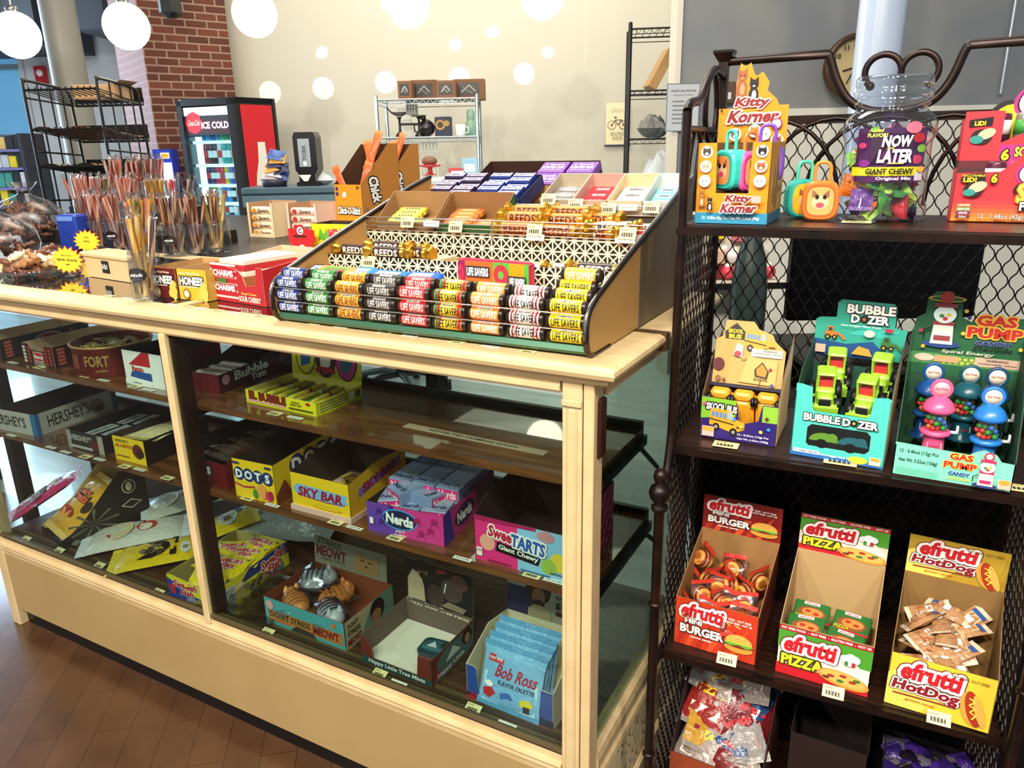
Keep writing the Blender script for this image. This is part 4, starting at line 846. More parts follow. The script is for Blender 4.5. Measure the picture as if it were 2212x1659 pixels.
KIN = [k[:4]+(s,) for k, s in zip(KIN, ['PEP O MINT', 'WINT O GREEN', 'BUTTER RUM', 'CRYST O MINT', 'WILD CHERRY', 'FIVE FLAVOR', 'ORANGE', 'WINT O GREEN', 'LEMON'])]
rows = [(.0235, T0+.0292), (.0215, T0+.0525), (.0235, T0+.0756), (.043, T0+.089)]
ORD = ['bottom', 'second', 'third', 'top']
for i, (bc, tc_, nm, bands, sub) in enumerate(KIN):
    me = mesh_of('candy_roll', rollmesh(bc, tc_, nm, bands, sub))
    x = xl+.0405+.0713*i
    for k, (y, z) in enumerate(rows):
        o = link('candy_roll', me); o.location = (x+RD.uniform(-.001, .001), y, z); o.rotation_euler = (RD.uniform(-.12, .12), 0, RD.uniform(-.01, .01))
        tag(o, '%s candy roll, %s of its column at the rack front' % (nm, ORD[k]), 'candy roll', 'candy rolls stacked along the front of the rack')
for i, dx in enumerate((0, .006)):
    o = link('candy_roll', mesh_of('candy_roll', rollmesh('f0a428', 'f6f2ec', 'o', (), '', big=True) if i else rollmesh('f0cc22', '1a1612', 'y'))); o.location = (xl+.0405+.0713*8+dx, .060+.004*i, T0+.1+.018*i)
    tag(o, ['yellow fruit roll wedged behind the yellow column at the right end', 'orange fruit roll with large white lettering on top of the yellow column'][i], 'candy roll')
# packs lying in the pale lower tray
for i, (x, y, c, l2, nm, wdt) in enumerate([(-.585, .105, 'e8904a', 'GUM', 'orange, white and green flat gum pack', .09), (-.525, .112, '2f86c8', 'Orbit', 'light blue gum pack with a round white mark', .05), (-.455, .1, '2f72c4', 'Orbit', 'blue gum pack with white stripe', .085), (-.385, .108, '1f5cb8', 'Orbit', 'deep blue gum pack with white lettering', .075), (-.635, .11, '3a2c2c', 'X', 'dark pack with a red end', .04)]):
    g = G(); g.bev(-wdt/2, wdt/2, -.02, .02, 0, .014, M(c, .25), .003); q = D(g, (0, 0, .014), W=(0, 1, 0), N=(0, 0, 1)); q.poly([(-wdt*.4, -.012), (wdt*.2, -.012), (wdt*.3, .012), (-wdt*.3, .012)], M('e8eef4', .3) if i else M('3f8a3a')); q.txt(l2, 0, 0, .009, M('c43a20') if i == 0 else M('1a3f8c'), w=wdt*.5)
    q = D(g, (0, -.02, 0)); q.rect(-wdt*.3, .003, wdt*.5, .008, M('f0e8dc', .3))
    o = solo('gum_pack', g, nm+' lying in the pale lower tray', 'gum pack', (x, y, 1.140), RD.uniform(-.1, .1)); o.rotation_euler = (.35, 0, o.rotation_euler[2])
t_ = thing('candy_pouch', 'red and green fruit ring candy pouch box standing before the lattice', 'candy pouch', (-.315, .118, 1.130), -.04)
g = G(); w, h = .150, .058; g.bev(0, w, 0, .018, 0, h, M('a81c40', .3), .004); q = D(g, (0, 0, 0))
q.rect(.016, .003, .06, h-.006, M('d8652c', .3)); q.rect(.076, .003, .044, h-.006, M('4aa838', .3)); q.rect(.108, .003, .036, h-.006, M('c4901c', .3)); q.rect(.003, .003, .014, h-.006, M('8a1c5c', .3)); q.rect(.138, .003, .009, h-.006, M('4aa838', .3))
q.ell(.008, .034, .007, .014, M('d8283c')); q.ell(.008, .034, .003, .005, M('8a1c5c'))
q.ell(.092, .034, .015, .018, M('d8283c')); q.ell(.092, .034, .0055, .007, M('4aa838'))
for x, c in ((.022, '8a1c3c'), (.036, 'f0b02c'), (.05, '6a1c1c'), (.064, 'd8402c'), (.075, 'f0d040')): q.ell(x, .013, .0065, .0065, M(c))
for x, y, ww in ((.045, .037, .044), (.125, .024, .03)): q.rect(x-ww/2-.003, y-.009, ww+.006, .019, M('26262c')); q.txt('LIFE SAVERS', x, y, .013, WH, w=ww, b=.07)
part('body', g, t_)
# REEDS rolls, pack contents of tier two
def reeds(c, c2='f0e2c4', l=.078):
    g = rollmesh(c, c2, 'r', (), '', gold=True, r=.0105, l=l, big=True, title='REEDS'); h = l/2
    for sgn in (-1, 1):
        rings = []
        for j in range(5):
            rr = (.006, .007, .010, .012, .011)[j]; rings.append([(sgn*(h-.004+.005*j), rr*math.cos(a)*(1+.28*(k % 2)), rr*math.sin(a)*(1+.28*(k % 2))) for k, a in enumerate([2*pi*q/12 for q in range(12)])])
        g.loft(rings, M('c8982c', .25, .85), True, False)
    return g
RB1 = mesh_of('candy_roll', reeds('2e120c')); RB2 = mesh_of('candy_roll', reeds('e8782a', '3a0e08')); RB3 = mesh_of('candy_roll', reeds('e8e0cc', '2a1c18'))
g = G(); g.b2(-.63, -.40, .178, .25, 1.150, 1.170, M('c9b898', .6)); solo('carton_tray', g, 'low cream carton tray under the dark brown rolls on the rack', 'tray', (0, 0, .0005))
for i, (x, y, z, r) in enumerate([(-.603, .190, 1.181, 0), (-.525, .196, 1.190, .02), (-.54, .186, 1.1995-.019, .03), (-.50, .222, 1.184, -.1), (-.47, .20, 1.181, -.16)]):
    if i == 2: y -= .0; x += .028; z += .001; y = .178+.0
    o = link('candy_roll', RB1); o.location = (x, y, z); o.rotation_euler = (0, 0, r); tag(o, ['dark brown roll with gold twisted ends, leftmost of its heap', 'dark brown gold ended roll on top of its heap', 'dark brown gold ended roll lying foremost of its heap', 'dark brown gold ended roll lying hindmost of its heap', 'dark brown gold ended roll, rightmost of its heap'][i], 'candy roll')
for i, (x, y, z) in enumerate([(-.305, .19, 1.163), (-.078, .19, 1.172), (-.13, .20, 1.166), (-.20, .196, 1.163)]):
    o = link('candy_roll', RB3 if i != 1 else mesh_of('candy_roll', reeds('241412', 'e8e0cc'))); o.location = (x, y, z); o.rotation_euler = (0, 0, .05*(i-1)); tag(o, ['pale cream roll behind the fruit ring pouch', 'black and white root beer roll at the right end of the middle tier', 'pale roll left of the black root beer roll', 'pale silver roll in the right half of the middle tier'][i], 'candy roll')
# tier three: two kraft trays of gum, orange rolls
def kraft(loc, w, d, h, hb, label, ci='9a7448', co='8a6840', name='gum_tray', tilt=.28, n_=None):
    t = thing(name, label, 'tray', loc, 0); t.rotation_euler = (tilt, 0, 0)
    g = carton(w, d, h, M(co, .6), M(co, .6), M(ci, .7), hb=hb, side=[(0, 0), (d, 0), (d, hb), (0, h)]); part('carton', g, t); return t
def gump(c1, c2, txt, w=.07, d=.016, h=.008, tc='2a241c', oval=None, end=None):
    g = G(); g.bev(-w/2, w/2, -d/2, d/2, 0, h, M(c1, .28), .0012); q = D(g, (0, 0, h), W=(0, 1, 0), N=(0, 0, 1), step=.00012)
    if c2: q.rect(-w*.32, -d*.36, w*.64, d*.72, M(c2, .3))
    if oval: q.ell(0, 0, w*.38, d*.38, M(oval)); q.ell(0, 0, w*.35, d*.3, M(c1))
    if end: q.rect(-w*.46, -d*.45, w*.06, d*.9, M(end)); q.rect(w*.40, -d*.45, w*.06, d*.9, M(end)); q.rect(-w*.38, -d*.45, w*.02, d*.9, M(end)); q.rect(w*.36, -d*.45, w*.02, d*.9, M(end))
    q.txt(txt, 0, 0, d*.34, M(tc), w=w*.48, b=.05)
    return mesh_of('gum_pack', g)
def packrow(me, loc0, n, step, rot, label, group, jit=.0015):
    for k in range(n):
        o = link('gum_pack', me); o.location = (loc0[0]+step[0]*k+RD.uniform(-jit, jit), loc0[1]+step[1]*k, loc0[2]+step[2]*k); o.rotation_euler = rot; tag(o, label, 'gum pack', group)
kraft((-.642, .312, 1.2055), .150, .088, .020, .058, 'open kraft tray with yellow green gum packs on the rack rail tier')
kraft((-.488, .312, 1.2055), .150, .088, .020, .058, 'open green-edged kraft tray with orange guava gum packs', '8a6238', '2c5a28')
gy = gump('cfc04a', 'e4dc88', '|||||', .062, .019, .012, '2a2a14'); gg = gump('d8813a', None, 'GUAVA', .062, .018, .012, 'f4e4b8', end='c23a20')
packrow(gy, (-.585, .328, 1.219), 4, (0, .014, .0062), (.28, 0, .25), 'yellow green gum pack in the left kraft tray', 'yellow green gum packs')
packrow(gy, (-.545, .322, 1.214), 2, (0, .012, .004), (.28, 0, .1), 'yellow green gum pack on the floor of the left kraft tray', 'yellow green gum packs low in the tray')
packrow(gg, (-.44, .328, 1.219), 4, (0, .014, .0062), (.28, 0, .15), 'orange guava gum pack in the green-edged tray', 'orange guava gum packs')
packrow(gg, (-.375, .322, 1.213), 3, (0, .012, .003), (.28, 0, .08), 'orange guava gum pack on the floor of the green-edged tray', 'orange guava gum packs low in the tray')
for i, (x, y, z, r) in enumerate([(-.295, .312, 1.218, .02), (-.21, .312, 1.216, -.02), (-.13, .316, 1.218, -.3), (-.29, .33, 1.238, .0), (-.205, .334, 1.236, .04), (-.285, .352, 1.249, .05), (-.145, .345, 1.238, -.12), (-.2, .352, 1.249, 0)]):
    o = link('candy_roll', RB2); o.location = (x, y+.004, z+.002); o.scale = (1.05, 1.2, 1.2); o.rotation_euler = (0, 0, r); tag(o, 'orange roll with gold foil twists heaped behind the wire rail', 'candy roll', 'orange foil rolls heaped behind the wire rail')
for i in range(4):
    o = link('candy_roll', RB3); o.location = (-.105+.002*i, .316+.018*(i % 2), 1.217+.012*(i//2)); o.scale = (.9, .9, .9); o.rotation_euler = (0, 0, .1*i); tag(o, 'pale gold foil roll at the right end of the wire rail tier', 'candy roll', 'pale foil rolls at the right end of the rail tier')
for i in range(3):
    g = G(); g.bev(-.03, .03, -.008, .008, 0, .012, M(['c8a8b0', 'b8303a', 'd8d0c4'][i], .3), .002); D(g, (0, 0, .012), W=(0, 1, 0), N=(0, 0, 1)).txt('GUM', 0, 0, .006, BK); o = solo('gum_pack', g, ['pinkish', 'red', 'pale'][i]+' small pack at the right corner of the wire rail tier', 'gum pack', (-.052, .315+.02*i, 1.2058+.008*i), .1)
# tier four: tilted gum displays
TL = .40
def slanted(x0, y0, z0, w, d, h, label, co, ci, cat='tray', hb=None):
    t = thing('gum_display_box', label, 'gum box', (x0, y0, z0), 0); t.rotation_euler = (TL, 0, 0)
    g = carton(w, d, h, M(co, .5), M(co, .5), M(ci, .6), hb=hb or h); part('carton', g, t); return t
def onslant(x0, y0, z0, lx, ly, lz): return (x0+lx, y0+ly*math.cos(TL)-lz*math.sin(TL), z0+ly*math.sin(TL)+lz*math.cos(TL))
g1 = gump('2a2440', 'efe6ee', 'Violet', .053, .019, .014, '5a3a6c', end='c8a8dc'); g2 = gump('26357c', 'e0e4f0', 'Peppermint', .053, .019, .014, '2a3570', end='c4cdea')
for (x0, me, nm, co, ww) in ((-.592, g1, 'lilac and white', '241c34', .118), (-.470, g2, 'blue and white', '1c2860', .122)):
    Y0, Zz = .432, 1.2415
    slanted(x0, Y0, Zz, ww, .118, .030, 'dark display box filled with rows of %s gum packs, tilted to the front' % nm, co, '15131c')
    for cidx in range(2):
        for k in range(5):
            if me is g1 and cidx == 0 and k == 4: pass
            dz = .004 if k < 4 else -.0
            o = link('gum_pack', me); o.location = onslant(x0, Y0, Zz, .031+.0575*cidx, .014+.0215*k, .018+(.006 if (k+cidx) % 3 else .0)); o.rotation_euler = (TL, 0, RD.uniform(-.02, .02)); tag(o, nm+' gum pack in a tilted display box', 'gum pack', nm+' gum packs')
VX, VZ = -.555, 1.262
t_ = thing('gum_display_box', 'tall dark violet gum carton standing behind the blue packs, half empty', 'gum box', (VX, .572, VZ), -.02); t_.rotation_euler = (.45, 0, 0)
w, d, h = .29, .115, .032; g = carton(w, d, h, M('2a1420', .5), M('2a1420', .5), M('3a2014', .7)); part('carton', g, t_)
def onv(lx, ly, lz): return (VX+lx, .572+ly*math.cos(.45)-lz*math.sin(.45), VZ+ly*math.sin(.45)+lz*math.cos(.45))
gv = G(); gv.bev(-.034, .034, -.0255, .0255, 0, .02, M('6a2c96', .28), .002); q = D(gv, (0, 0, .02), W=(0, 1, 0), N=(0, 0, 1)); q.rect(-.031, -.023, .062, .046, M('cdb0e0')); q.rect(-.03, -.022, .06, .044, M('6a2c96')); q.txt("C. Howard's", 0, .012, .009, M('e4d4f0'), w=.048); q.txt('SCENTED GUM', 0, -.003, .012, M('d8c0ec'), w=.054, b=.05); q.rect(-.026, -.018, .052, .003, M('cdb0e0'))
gvm = mesh_of('gum_pack', gv)
for k, (lx, ly, lz) in enumerate([(.185, .084, .012), (.258, .084, .012), (.185, .03, .012), (.258, .03, .012), (.06, .02, .003), (.13, .02, .003)]):
    o = link('gum_pack', gvm); o.location = onv(lx-.0, ly, lz); o.rotation_euler = (.45, 0, 0); tag(o, 'violet scented gum box in the tall dark carton', 'gum pack', 'violet scented gum boxes')
o = None
TRAYC = [(-.300, 'b8ac94', 'a89c88', gump('77736a', None, 'Adams', .058, .024, .012, 'e8e4d8', oval='e8e4d8'), 'grey brown', 'grey gum packs with an oval badge'), (-.213, 'caa090', 'c8a890', gump('b01824', None, 'CLOVE', .058, .024, .012, 'f4e8e0'), 'pink-walled', 'red clove gum packs'), (-.126, 'd8c8a4', 'd4c4a4', gump('e4d6bc', 'efe6d0', 'BEEMANS', .058, .024, .012, '3a1418'), 'cream', 'cream gum packs with dark letters'), (-.062+.022, 'cfd8d4', 'c8d0cc', gump('6ab0b4', 'a8d0d0', 'Gum', .045, .024, .012, '1c3c4c'), 'pale grey', 'teal gum packs')]
TX = [(-.302, .074), (-.227, .074), (-.152, .072), (-.079, .055)]
for (x0, ww), (_, ci, co, me, nm, what) in zip(TX, TRAYC):
    slanted(x0, .432, 1.2415, ww, .115, .030, 'tilted %s display tray holding %s' % (nm, what), co, ci, hb=.034)
    for k in range(3):
        o = link('gum_pack', me); o.location = onslant(x0, .432, 1.2415, ww/2, .022+.026*k, .006); o.rotation_euler = (TL, 0, 0); tag(o, what.replace('packs', 'pack', 1)+' in its tilted tray', 'gum pack', what)
        if ww < .07: o.scale = (.95, 1, 1)
# tags on the rack
def vtag(kind, px, py, y, what, s=.95, tilt=1.25): 
    p = ony(px, py, y); o = link('price_tag', TM[kind]); o.location = p; o.rotation_euler = (tilt, 0, 0); o.scale = (s, s*1.15, 1); tag(o, ('yellow barcode price tag ' if kind == 'price' else 'white dated note card ')+what, 'price tag')
for k, px, py, y, w_ in [('price', 880, 480, .291, 'on the wire rail below the yellow gum'), ('note', 932, 483, .291, 'on the wire rail below the kraft trays'), ('price', 984, 490, .291, 'on the wire rail below the orange gum'), ('price', 1155, 497, .291, 'on the wire rail below the orange foil rolls'), ('note', 1156, 513, .289, 'on the wire rail below the orange foil rolls'), ('price', 1356, 504, .291, 'at the right end of the wire rail'), ('note', 1350, 518, .289, 'at the right end of the wire rail'),
                         ('price', 796, 565, .167, 'on the lattice below the dark brown rolls'), ('price', 1260, 597, .167, 'clipped to the lattice above the yellow rolls'),
                         ('price', 952, 427, .410, 'below the lilac gum packs'), ('price', 1044, 430, .410, 'below the blue gum packs'), ('price', 1185, 430, .410, 'below the grey gum tray'), ('note', 1192, 447, .409, 'below the grey gum tray'), ('price', 1243, 441, .410, 'below the red gum tray'), ('price', 1314, 450, .409, 'below the cream gum tray'), ('note', 1356, 448, .409, 'between the cream and teal gum trays'), ('price', 1407, 448, .409, 'below the teal gum tray')]:
    vtag(k, px, py, y, w_)
# ================================================================== goods on the left of the counter top
TOPZ = HT+.0005
# honey drops and striped drops cartons
def twin(p0, ang, label, w, d, h, c, name, cs, hon):
    t = thing('candy_box', label, 'candy box', p0, math.radians(ang)); g = carton(w, d, h, M(c, .45), M(cs, .5), M('b8935c', .7)); f = front(g)
    if hon:
        f.txt('Honey Filled Drops', w*.42, h*.86, .006, CREAMP, w=w*.7); f.txt('HONEES', w*.47, h*.62, .017, WH, w=w*.78, b=.09, out=((BK, .2),)); f.rect(w*.06, h*.42, w*.6, .002, CREAMP)
        for x, y in ((.9, .42), (.82, .3), (.92, .2), (.78, .12), (.9, .05)): f.ell(w*x, h*y+.004, w*.09, .009, M('e0b04c'))
        f.ell(w*.28, h*.2, w*.12, .012, M('8a6a1c')); f.ell(w*.28, h*.2, w*.08, .008, CREAMP)
    part('carton', g, t); return t
a0 = onz(330, 641, TOPZ); 
twin((a0.x, a0.y, TOPZ), 4, 'dark maroon honey drops carton at the left of the yellow one', .082, .16, .068, '5c1418', 'HONEES', '5c1418', True)
twin((a0.x+.084, a0.y+.008, TOPZ), 4, 'olive yellow honey drops carton with honeycomb picture', .088, .19, .068, 'c8a42a', 'HONEES', 'b8923a', True)
a1 = onz(463, 646, TOPZ)
t = thing('candy_box', 'red and white striped drops carton with a cut-out red front at its right', 'candy box', (a1.x, a1.y, TOPZ), math.radians(-6)); w, d, h = .178, .20, .085
CR = M('a81824', .45)
g = carton(w, d, h, CR, CR, M('e4b898', .7), front=[(0, 0), (w, 0), (w, h*.95), (w-.02, h*.95), (w-.024, h*.5), (w-.06, h*.45), (w-.068, h*.7), (w-.085, h*.85), (0, h)], hb=h*1.15, side=[(0, 0), (d, 0), (d, h*1.15), (0, h*.9)])
f = front(g)
for k, y in enumerate((.008, .022, .036, .052, .066, .078)): f.rect(.0, y, .09, .0045, M('efdcd0') if k % 2 else M('e4c0b4'), True)
for y in (.03, .062): f.rect(.008, y-.009, .078, .018, CR, True); f.l += .0003; f.txt('CHARMS', .046, y, .0125, WH, w=.068, b=.09)
f.rect(.022, .041, .034, .009, M('3a6a2c')); f.txt('Royal Crown', .128, .022, .007, M('e8c050'), w=.05, sh=.2); f.txt('SOUR CHERRY', .13, .011, .011, M('efd8c0'), w=.072, b=.03)
part('carton', g, t)
for k in range(3): solo('candy_box', G().bev(0, .085, 0, .15, 0, .012, M('e8d4c4', .4) if k != 1 else M('b02430', .4), .002), 'flat pale and red drops box stacked in the striped carton', 'candy box', inbox(V((a1.x, a1.y, TOPZ)), math.radians(-6), .006, .02, .052+.0125*k), math.radians(-6), 'flat boxes in the striped carton')
# tan bin with chalk label
p = onz(186, 596, TOPZ); q_ = onz(282, 611, TOPZ)
t = thing('storage_bin', 'tan plastic lidded bin with a small black chalk label', 'bin', (p.x, p.y, TOPZ), math.atan2(q_.y-p.y, q_.x-p.x)); w = (q_-p).length; d, h = .07, .062
g = G(); TB = M('d9b684', .4); g.loft([[(w/2+sx*(w/2*k), d/2+sy*d/2*k, z) for sx, sy in ((-1, -1), (1, -1), (1, 1), (-1, 1))] for k, z in ((.94, 0), (1, h-.008))], TB); part('body', g, t)
g = G(); g.bev(-.006, w+.006, -.006, d+.006, h-.008, h+.004, TB, .003); part('lid', g, t)
g = G(); f = front(g); P = [(w/2-.018, .016), (w/2+.018, .016), (w/2+.018, .048), (w/2-.018, .048)]; g.slab(P, (0, -.0005, 0), (1, 0, 0), (0, 0, 1), (0, -1, 0), .001, M('15181c', .5)); f.l = .0025; f.txt('5/$1', w/2, .032, .013, WH, w=.026); part('chalk_label', g, t, 'black scalloped chalk label')
def burst(px, py, z, label, txts):
    p = onz(px, py, z); t = thing('price_sign', label, 'sign', (p.x, p.y, z), BROT)
    g = G(); P = []
    for k in range(32): a = 2*pi*k/32; r = .036 if k % 2 == 0 else .027; P.append((1.2*r*math.cos(a), .045+r*math.sin(a)))
    g.slab([(x*1.08, (y-.045)*1.08+.045) for x, y in P], (0, .001, 0), (1, 0, 0), (0, 0, 1), (0, -1, 0), .001, M('c8352a', .5)); g.slab(P, (0, -.0005, 0), (1, 0, 0), (0, 0, 1), (0, -1, 0), .001, M('f0d02a', .5))
    q = D(g, (0, -.0006, 0))
    for i, s in enumerate(txts): q.txt(s, 0, .057-.012*i, .006, M('3a2f14'), rot=-.1)
    part('card', g, t); g = G(); g.lathe([(.014, 0), (.014, .004), (.003, .006), (.002, .02)], glass('e8eeee', .2), n=14); part('stand', g, t, 'clear plastic stand')
burst(152, 598, TOPZ, 'yellow starburst price sign between the taffy bag and the tan bin', ['Buy more', 'save more', 'taffy'])
burst(193, 551, TOPZ+.0, 'yellow starburst price sign before the stick jars', ['Candy', 'Sticks'])
# stepped wooden stand for the jars
STEPS = [(.40, .50, 0.0), (.50, .60, .045), (.60, .70, .09)]
WD = M('1c1512', .5)
t = thing('stepped_stand', 'low stepped wooden stand under the jars of candy sticks', 'stand', (0, 0, 0))
g = G(); g.b2(-2.72, -1.78, .70, .936, TOPZ, TOPZ+.0448, WD); part('step', g, t)
g = G(); g.b2(-2.76, -2.16, .94, 1.17, TOPZ, TOPZ+.1073, WD); part('step', g, t)
JG = glass('e9eef0', .16, .03, 'jar_glass'); WR = glass('f4ece8', .2, .12, 'stick_wrap')
SCOL = {'red': ('b8402c', 'e8cfc0'), 'salmon': ('e08a6c', 'f0d8c8'), 'maroon': ('6a1c1c', 'caa08c'), 'yellow': ('d8ae2c', 'f0e090'), 'brown': ('5a3426', 'c8ac94'), 'orange': ('e89a3a', 'f0d488'), 'navy': ('1c2c48', '6c88a8'), 'amber': ('a87a24', 'e0c070'), 'green': ('4c6a2c', 'd8c870')}
def stickmesh(c1, c2):
    g = G(); n = 10; h = .17; m1, m2 = M(c1, .3), M(c2, .3)
    rows = 13; vs = []
    for j in range(rows+1):
        for k in range(n): a = 2*pi*(k+j*.55)/n; vs.append((.0058*math.cos(a), .0058*math.sin(a), h*j/rows))
    f1 = []; f2 = []
    for j in range(rows):
        for k in range(n): (f1 if (k % 5) < 3 else f2).append((j*n+k, j*n+(k+1) % n, (j+1)*n+(k+1) % n, (j+1)*n+k))
    g.add(vs, f1, m1, True); g.add(vs, f2, m2, True)
    P = []
    for z, r in ((-.004, .0064), (h, .0068), (h+.006, .003), (h+.018, .009)): P.append([(r*math.cos(2*pi*k/8), r*math.sin(2*pi*k/8)*(.25 if z > h+.01 else 1), z) for k in range(8)])
    g.loft(P, WR, False, False); return mesh_of('candy_stick', g)
SM = {k: stickmesh(*v) for k, v in SCOL.items()}
def jar(px, py, z, cols, n, label, lbl=True, r=.042, h=.105, y=None):
    n = int(n*1.15)
    p = onz(px, py, z) if y is None else ony(px, py, y); t = thing('stick_jar', label, 'jar', (p.x, p.y, z), BROT-.1)
    g = G(); g.lathe([(.001, .003), (r*.9, .003), (r*.95, 0), (r, .006), (r, h*.8), (r*.93, h*.9), (r*.93, h*.95), (r*1.0, h*.97), (r*1.0, h)], JG, n=22, caps=False); g.lathe([(r*.985, h*.86), (r*1.03, h*.88), (r*.985, h*.90)], JG, n=22, caps=False); part('glass', g, t)
    if lbl:
        g = G(); q = D(g, fn=lambda x, y_, l: V(((r+.0012+l)*math.cos(x/r-pi/2), (r+.0012+l)*math.sin(x/r-pi/2), y_))); q.ell(0, h*.5, .022, .015, M('121114', .4), 22); q.txt('stick', 0, h*.5, .007, WH, w=.028, sh=.2); part('label', g, t, 'black oval label')
    for k in range(n):
        a = 2.4*k; rr = r*.72*math.sqrt((k+.5)/n); o = link('candy_stick', SM[cols[k % len(cols)]]); tx, ty = rr*math.cos(a), rr*math.sin(a)
        o.location = (p.x+tx*.55, p.y+ty*.55, z+.006+RD.uniform(0, .012)); o.rotation_euler = (-ty*7+RD.uniform(-.05, .05), tx*7+RD.uniform(-.05, .05), RD.uniform(0, 6))
        tag(o, '%s stick in the %s' % (cols[k % len(cols)], label.split(',')[0]), 'candy stick', 'sticks in the '+label.split(',')[0])
Z0 = TOPZ
jar(318, 648, Z0, ['brown', 'yellow'], 8, 'tall narrow jar before the tan bin, nearest the counter front', h=.12, r=.026)
jar(214, 536, Z0, ['red', 'maroon', 'salmon'], 12, 'jar of red striped sticks behind the yellow sign')
jar(262, 540, Z0, ['maroon', 'salmon'], 11, 'jar of pale red sticks behind the tan bin')
jar(316, 560, Z0, ['orange', 'yellow', 'green', 'salmon'], 16, 'jar of yellow and orange sticks right of the tan bin', r=.04)
jar(385, 552, Z0, ['brown', 'maroon', 'brown'], 13, 'jar of dark brown sticks behind the honey cartons')
jar(430, 548, Z0, ['brown', 'maroon'], 10, 'jar of maroon brown sticks, right of the dark brown ones', False)
jar(474, 545, Z0, ['amber', 'yellow', 'brown'], 14, 'jar of amber sticks at the right end of the front row', False)
jar(192, 484, Z0+.045, ['salmon', 'red', 'salmon'], 12, 'jar of salmon sticks at the left of the middle row', False)
jar(240, 488, Z0+.045, ['red', 'maroon', 'green'], 12, 'jar of red sticks in the middle row', False)
jar(290, 494, Z0+.045, ['salmon', 'red'], 10, 'jar of salmon red sticks, centre of the middle row', False)
jar(352, 500, Z0+.045, ['yellow', 'amber', 'yellow'], 15, 'jar of bright yellow sticks in the middle row')
jar(405, 504, Z0+.045, ['navy', 'brown'], 9, 'jar of navy sticks, right of the bright yellow ones', False)
jar(262, 440, Z0+.1075, ['red', 'salmon'], 12, 'jar of orange red sticks at the left of the top row', False)
jar(308, 444, Z0+.1075, ['maroon', 'brown', 'red'], 13, 'jar of maroon sticks in the middle of the top row')
jar(345, 450, Z0+.1075, ['maroon', 'red'], 8, 'jar of dark red sticks at the right of the top row', False)
# taffy bags
def sack(px, py, label, s, cols, z=Z0, tie=True):
    p = onz(px, py, z); t = thing('candy_sack', label, 'candy sack', (p.x, p.y, z), BROT)
    g = G(); r = random.Random(int(px)); rings = []
    for zz, rr in ((0, .07), (.01, .1), (.05, .115), (.09, .105), (.125, .07), (.145, .022), (.155, .012), (.17, .03), (.185, .04)):
        rings.append([(s*rr*(1+r.uniform(-.1, .1))*math.cos(2*pi*k/20)*1.1, s*rr*(1+r.uniform(-.1, .1))*math.sin(2*pi*k/20)*.8, s*zz) for k in range(20)])
    g.loft(rings, glass('efe8e4', .06, .3, 'sack_film'), False, True); part('bag', g, t)
    g = G(); g.lathe([(.014*s, .150*s), (.017*s, .155*s), (.014*s, .160*s)], BK, n=12); part('tie', g, t, 'dark tie'); mes = []
    for c in cols:
        q = G(); q.lathe([(.009, -.02), (.004, -.013), (.0075, -.011), (.0085, 0), (.0075, .011), (.004, .013), (.009, .02)], M(c, .35), n=8, ax='x'); mes.append(mesh_of('taffy', q))
    for k in range(60):
        a = r.uniform(0, 6.28); zz = r.uniform(.015, .115)*s; rr = .088*s*math.sqrt(r.random())*(1-(zz/s/.16)**2); o = link('taffy', mes[k % len(mes)])
        v = V((rr*1.1*math.cos(a), rr*.8*math.sin(a), zz)); v.rotate(Matrix.Rotation(BROT, 3, 'Z')); o.location = V((p.x, p.y, z))+v; o.rotation_euler = (r.uniform(-1, 1), r.uniform(-1, 1), r.uniform(0, 6)); tag(o, 'taffy piece in the '+label.split(',')[0], 'taffy', 'taffy in the '+label.split(',')[0])
sack(72, 520, 'tied clear sack of brown taffy, behind the heap', 1.18, ('6a4430', '8a6448', '54301f'))
sack(8, 560, 'clear sack of brown taffy at the left edge', 1.0, ('5a3828', '7a5440'), tie=True)
# open heap of twisted taffy beside the sign
t = thing('candy_tray', 'shallow clear tray under a heap of cream and brown twisted taffy', 'tray', (onz(85, 592, Z0).x, onz(85, 592, Z0).y, Z0), BROT)
g = G(); g.lathe([(.001, .001), (.085, .001), (.105, .02), (.107, .02), (.087, -.0)], glass('e8eaea', .2), n=28, caps=False); part('dish', g, t)
c = t.location; mes = []
for cc in ('d8bc90', 'a8784c', '6a3a24', 'e8d4ac'):
    q = G(); q.lathe([(.010, -.024), (.004, -.015), (.008, -.012), (.0092, 0), (.008, .012), (.004, .015), (.010, .024)], M(cc, .35), n=8, ax='x'); mes.append(mesh_of('taffy', q))
for k in range(60):
    a = RD.uniform(0, 6.28); rr = .095*math.sqrt(RD.random()); zz = .012+RD.random()*.075*(1-(rr/.1)**2); o = link('taffy', mes[k % 4]); o.location = (c.x+rr*math.cos(a)*1.15, c.y+rr*math.sin(a)*.85, Z0+zz); o.rotation_euler = (RD.uniform(-.6, .6), RD.uniform(-.6, .6), RD.uniform(0, 6)); tag(o, 'twisted taffy piece in the heap beside the yellow sign', 'taffy', 'taffy heap by the yellow sign')
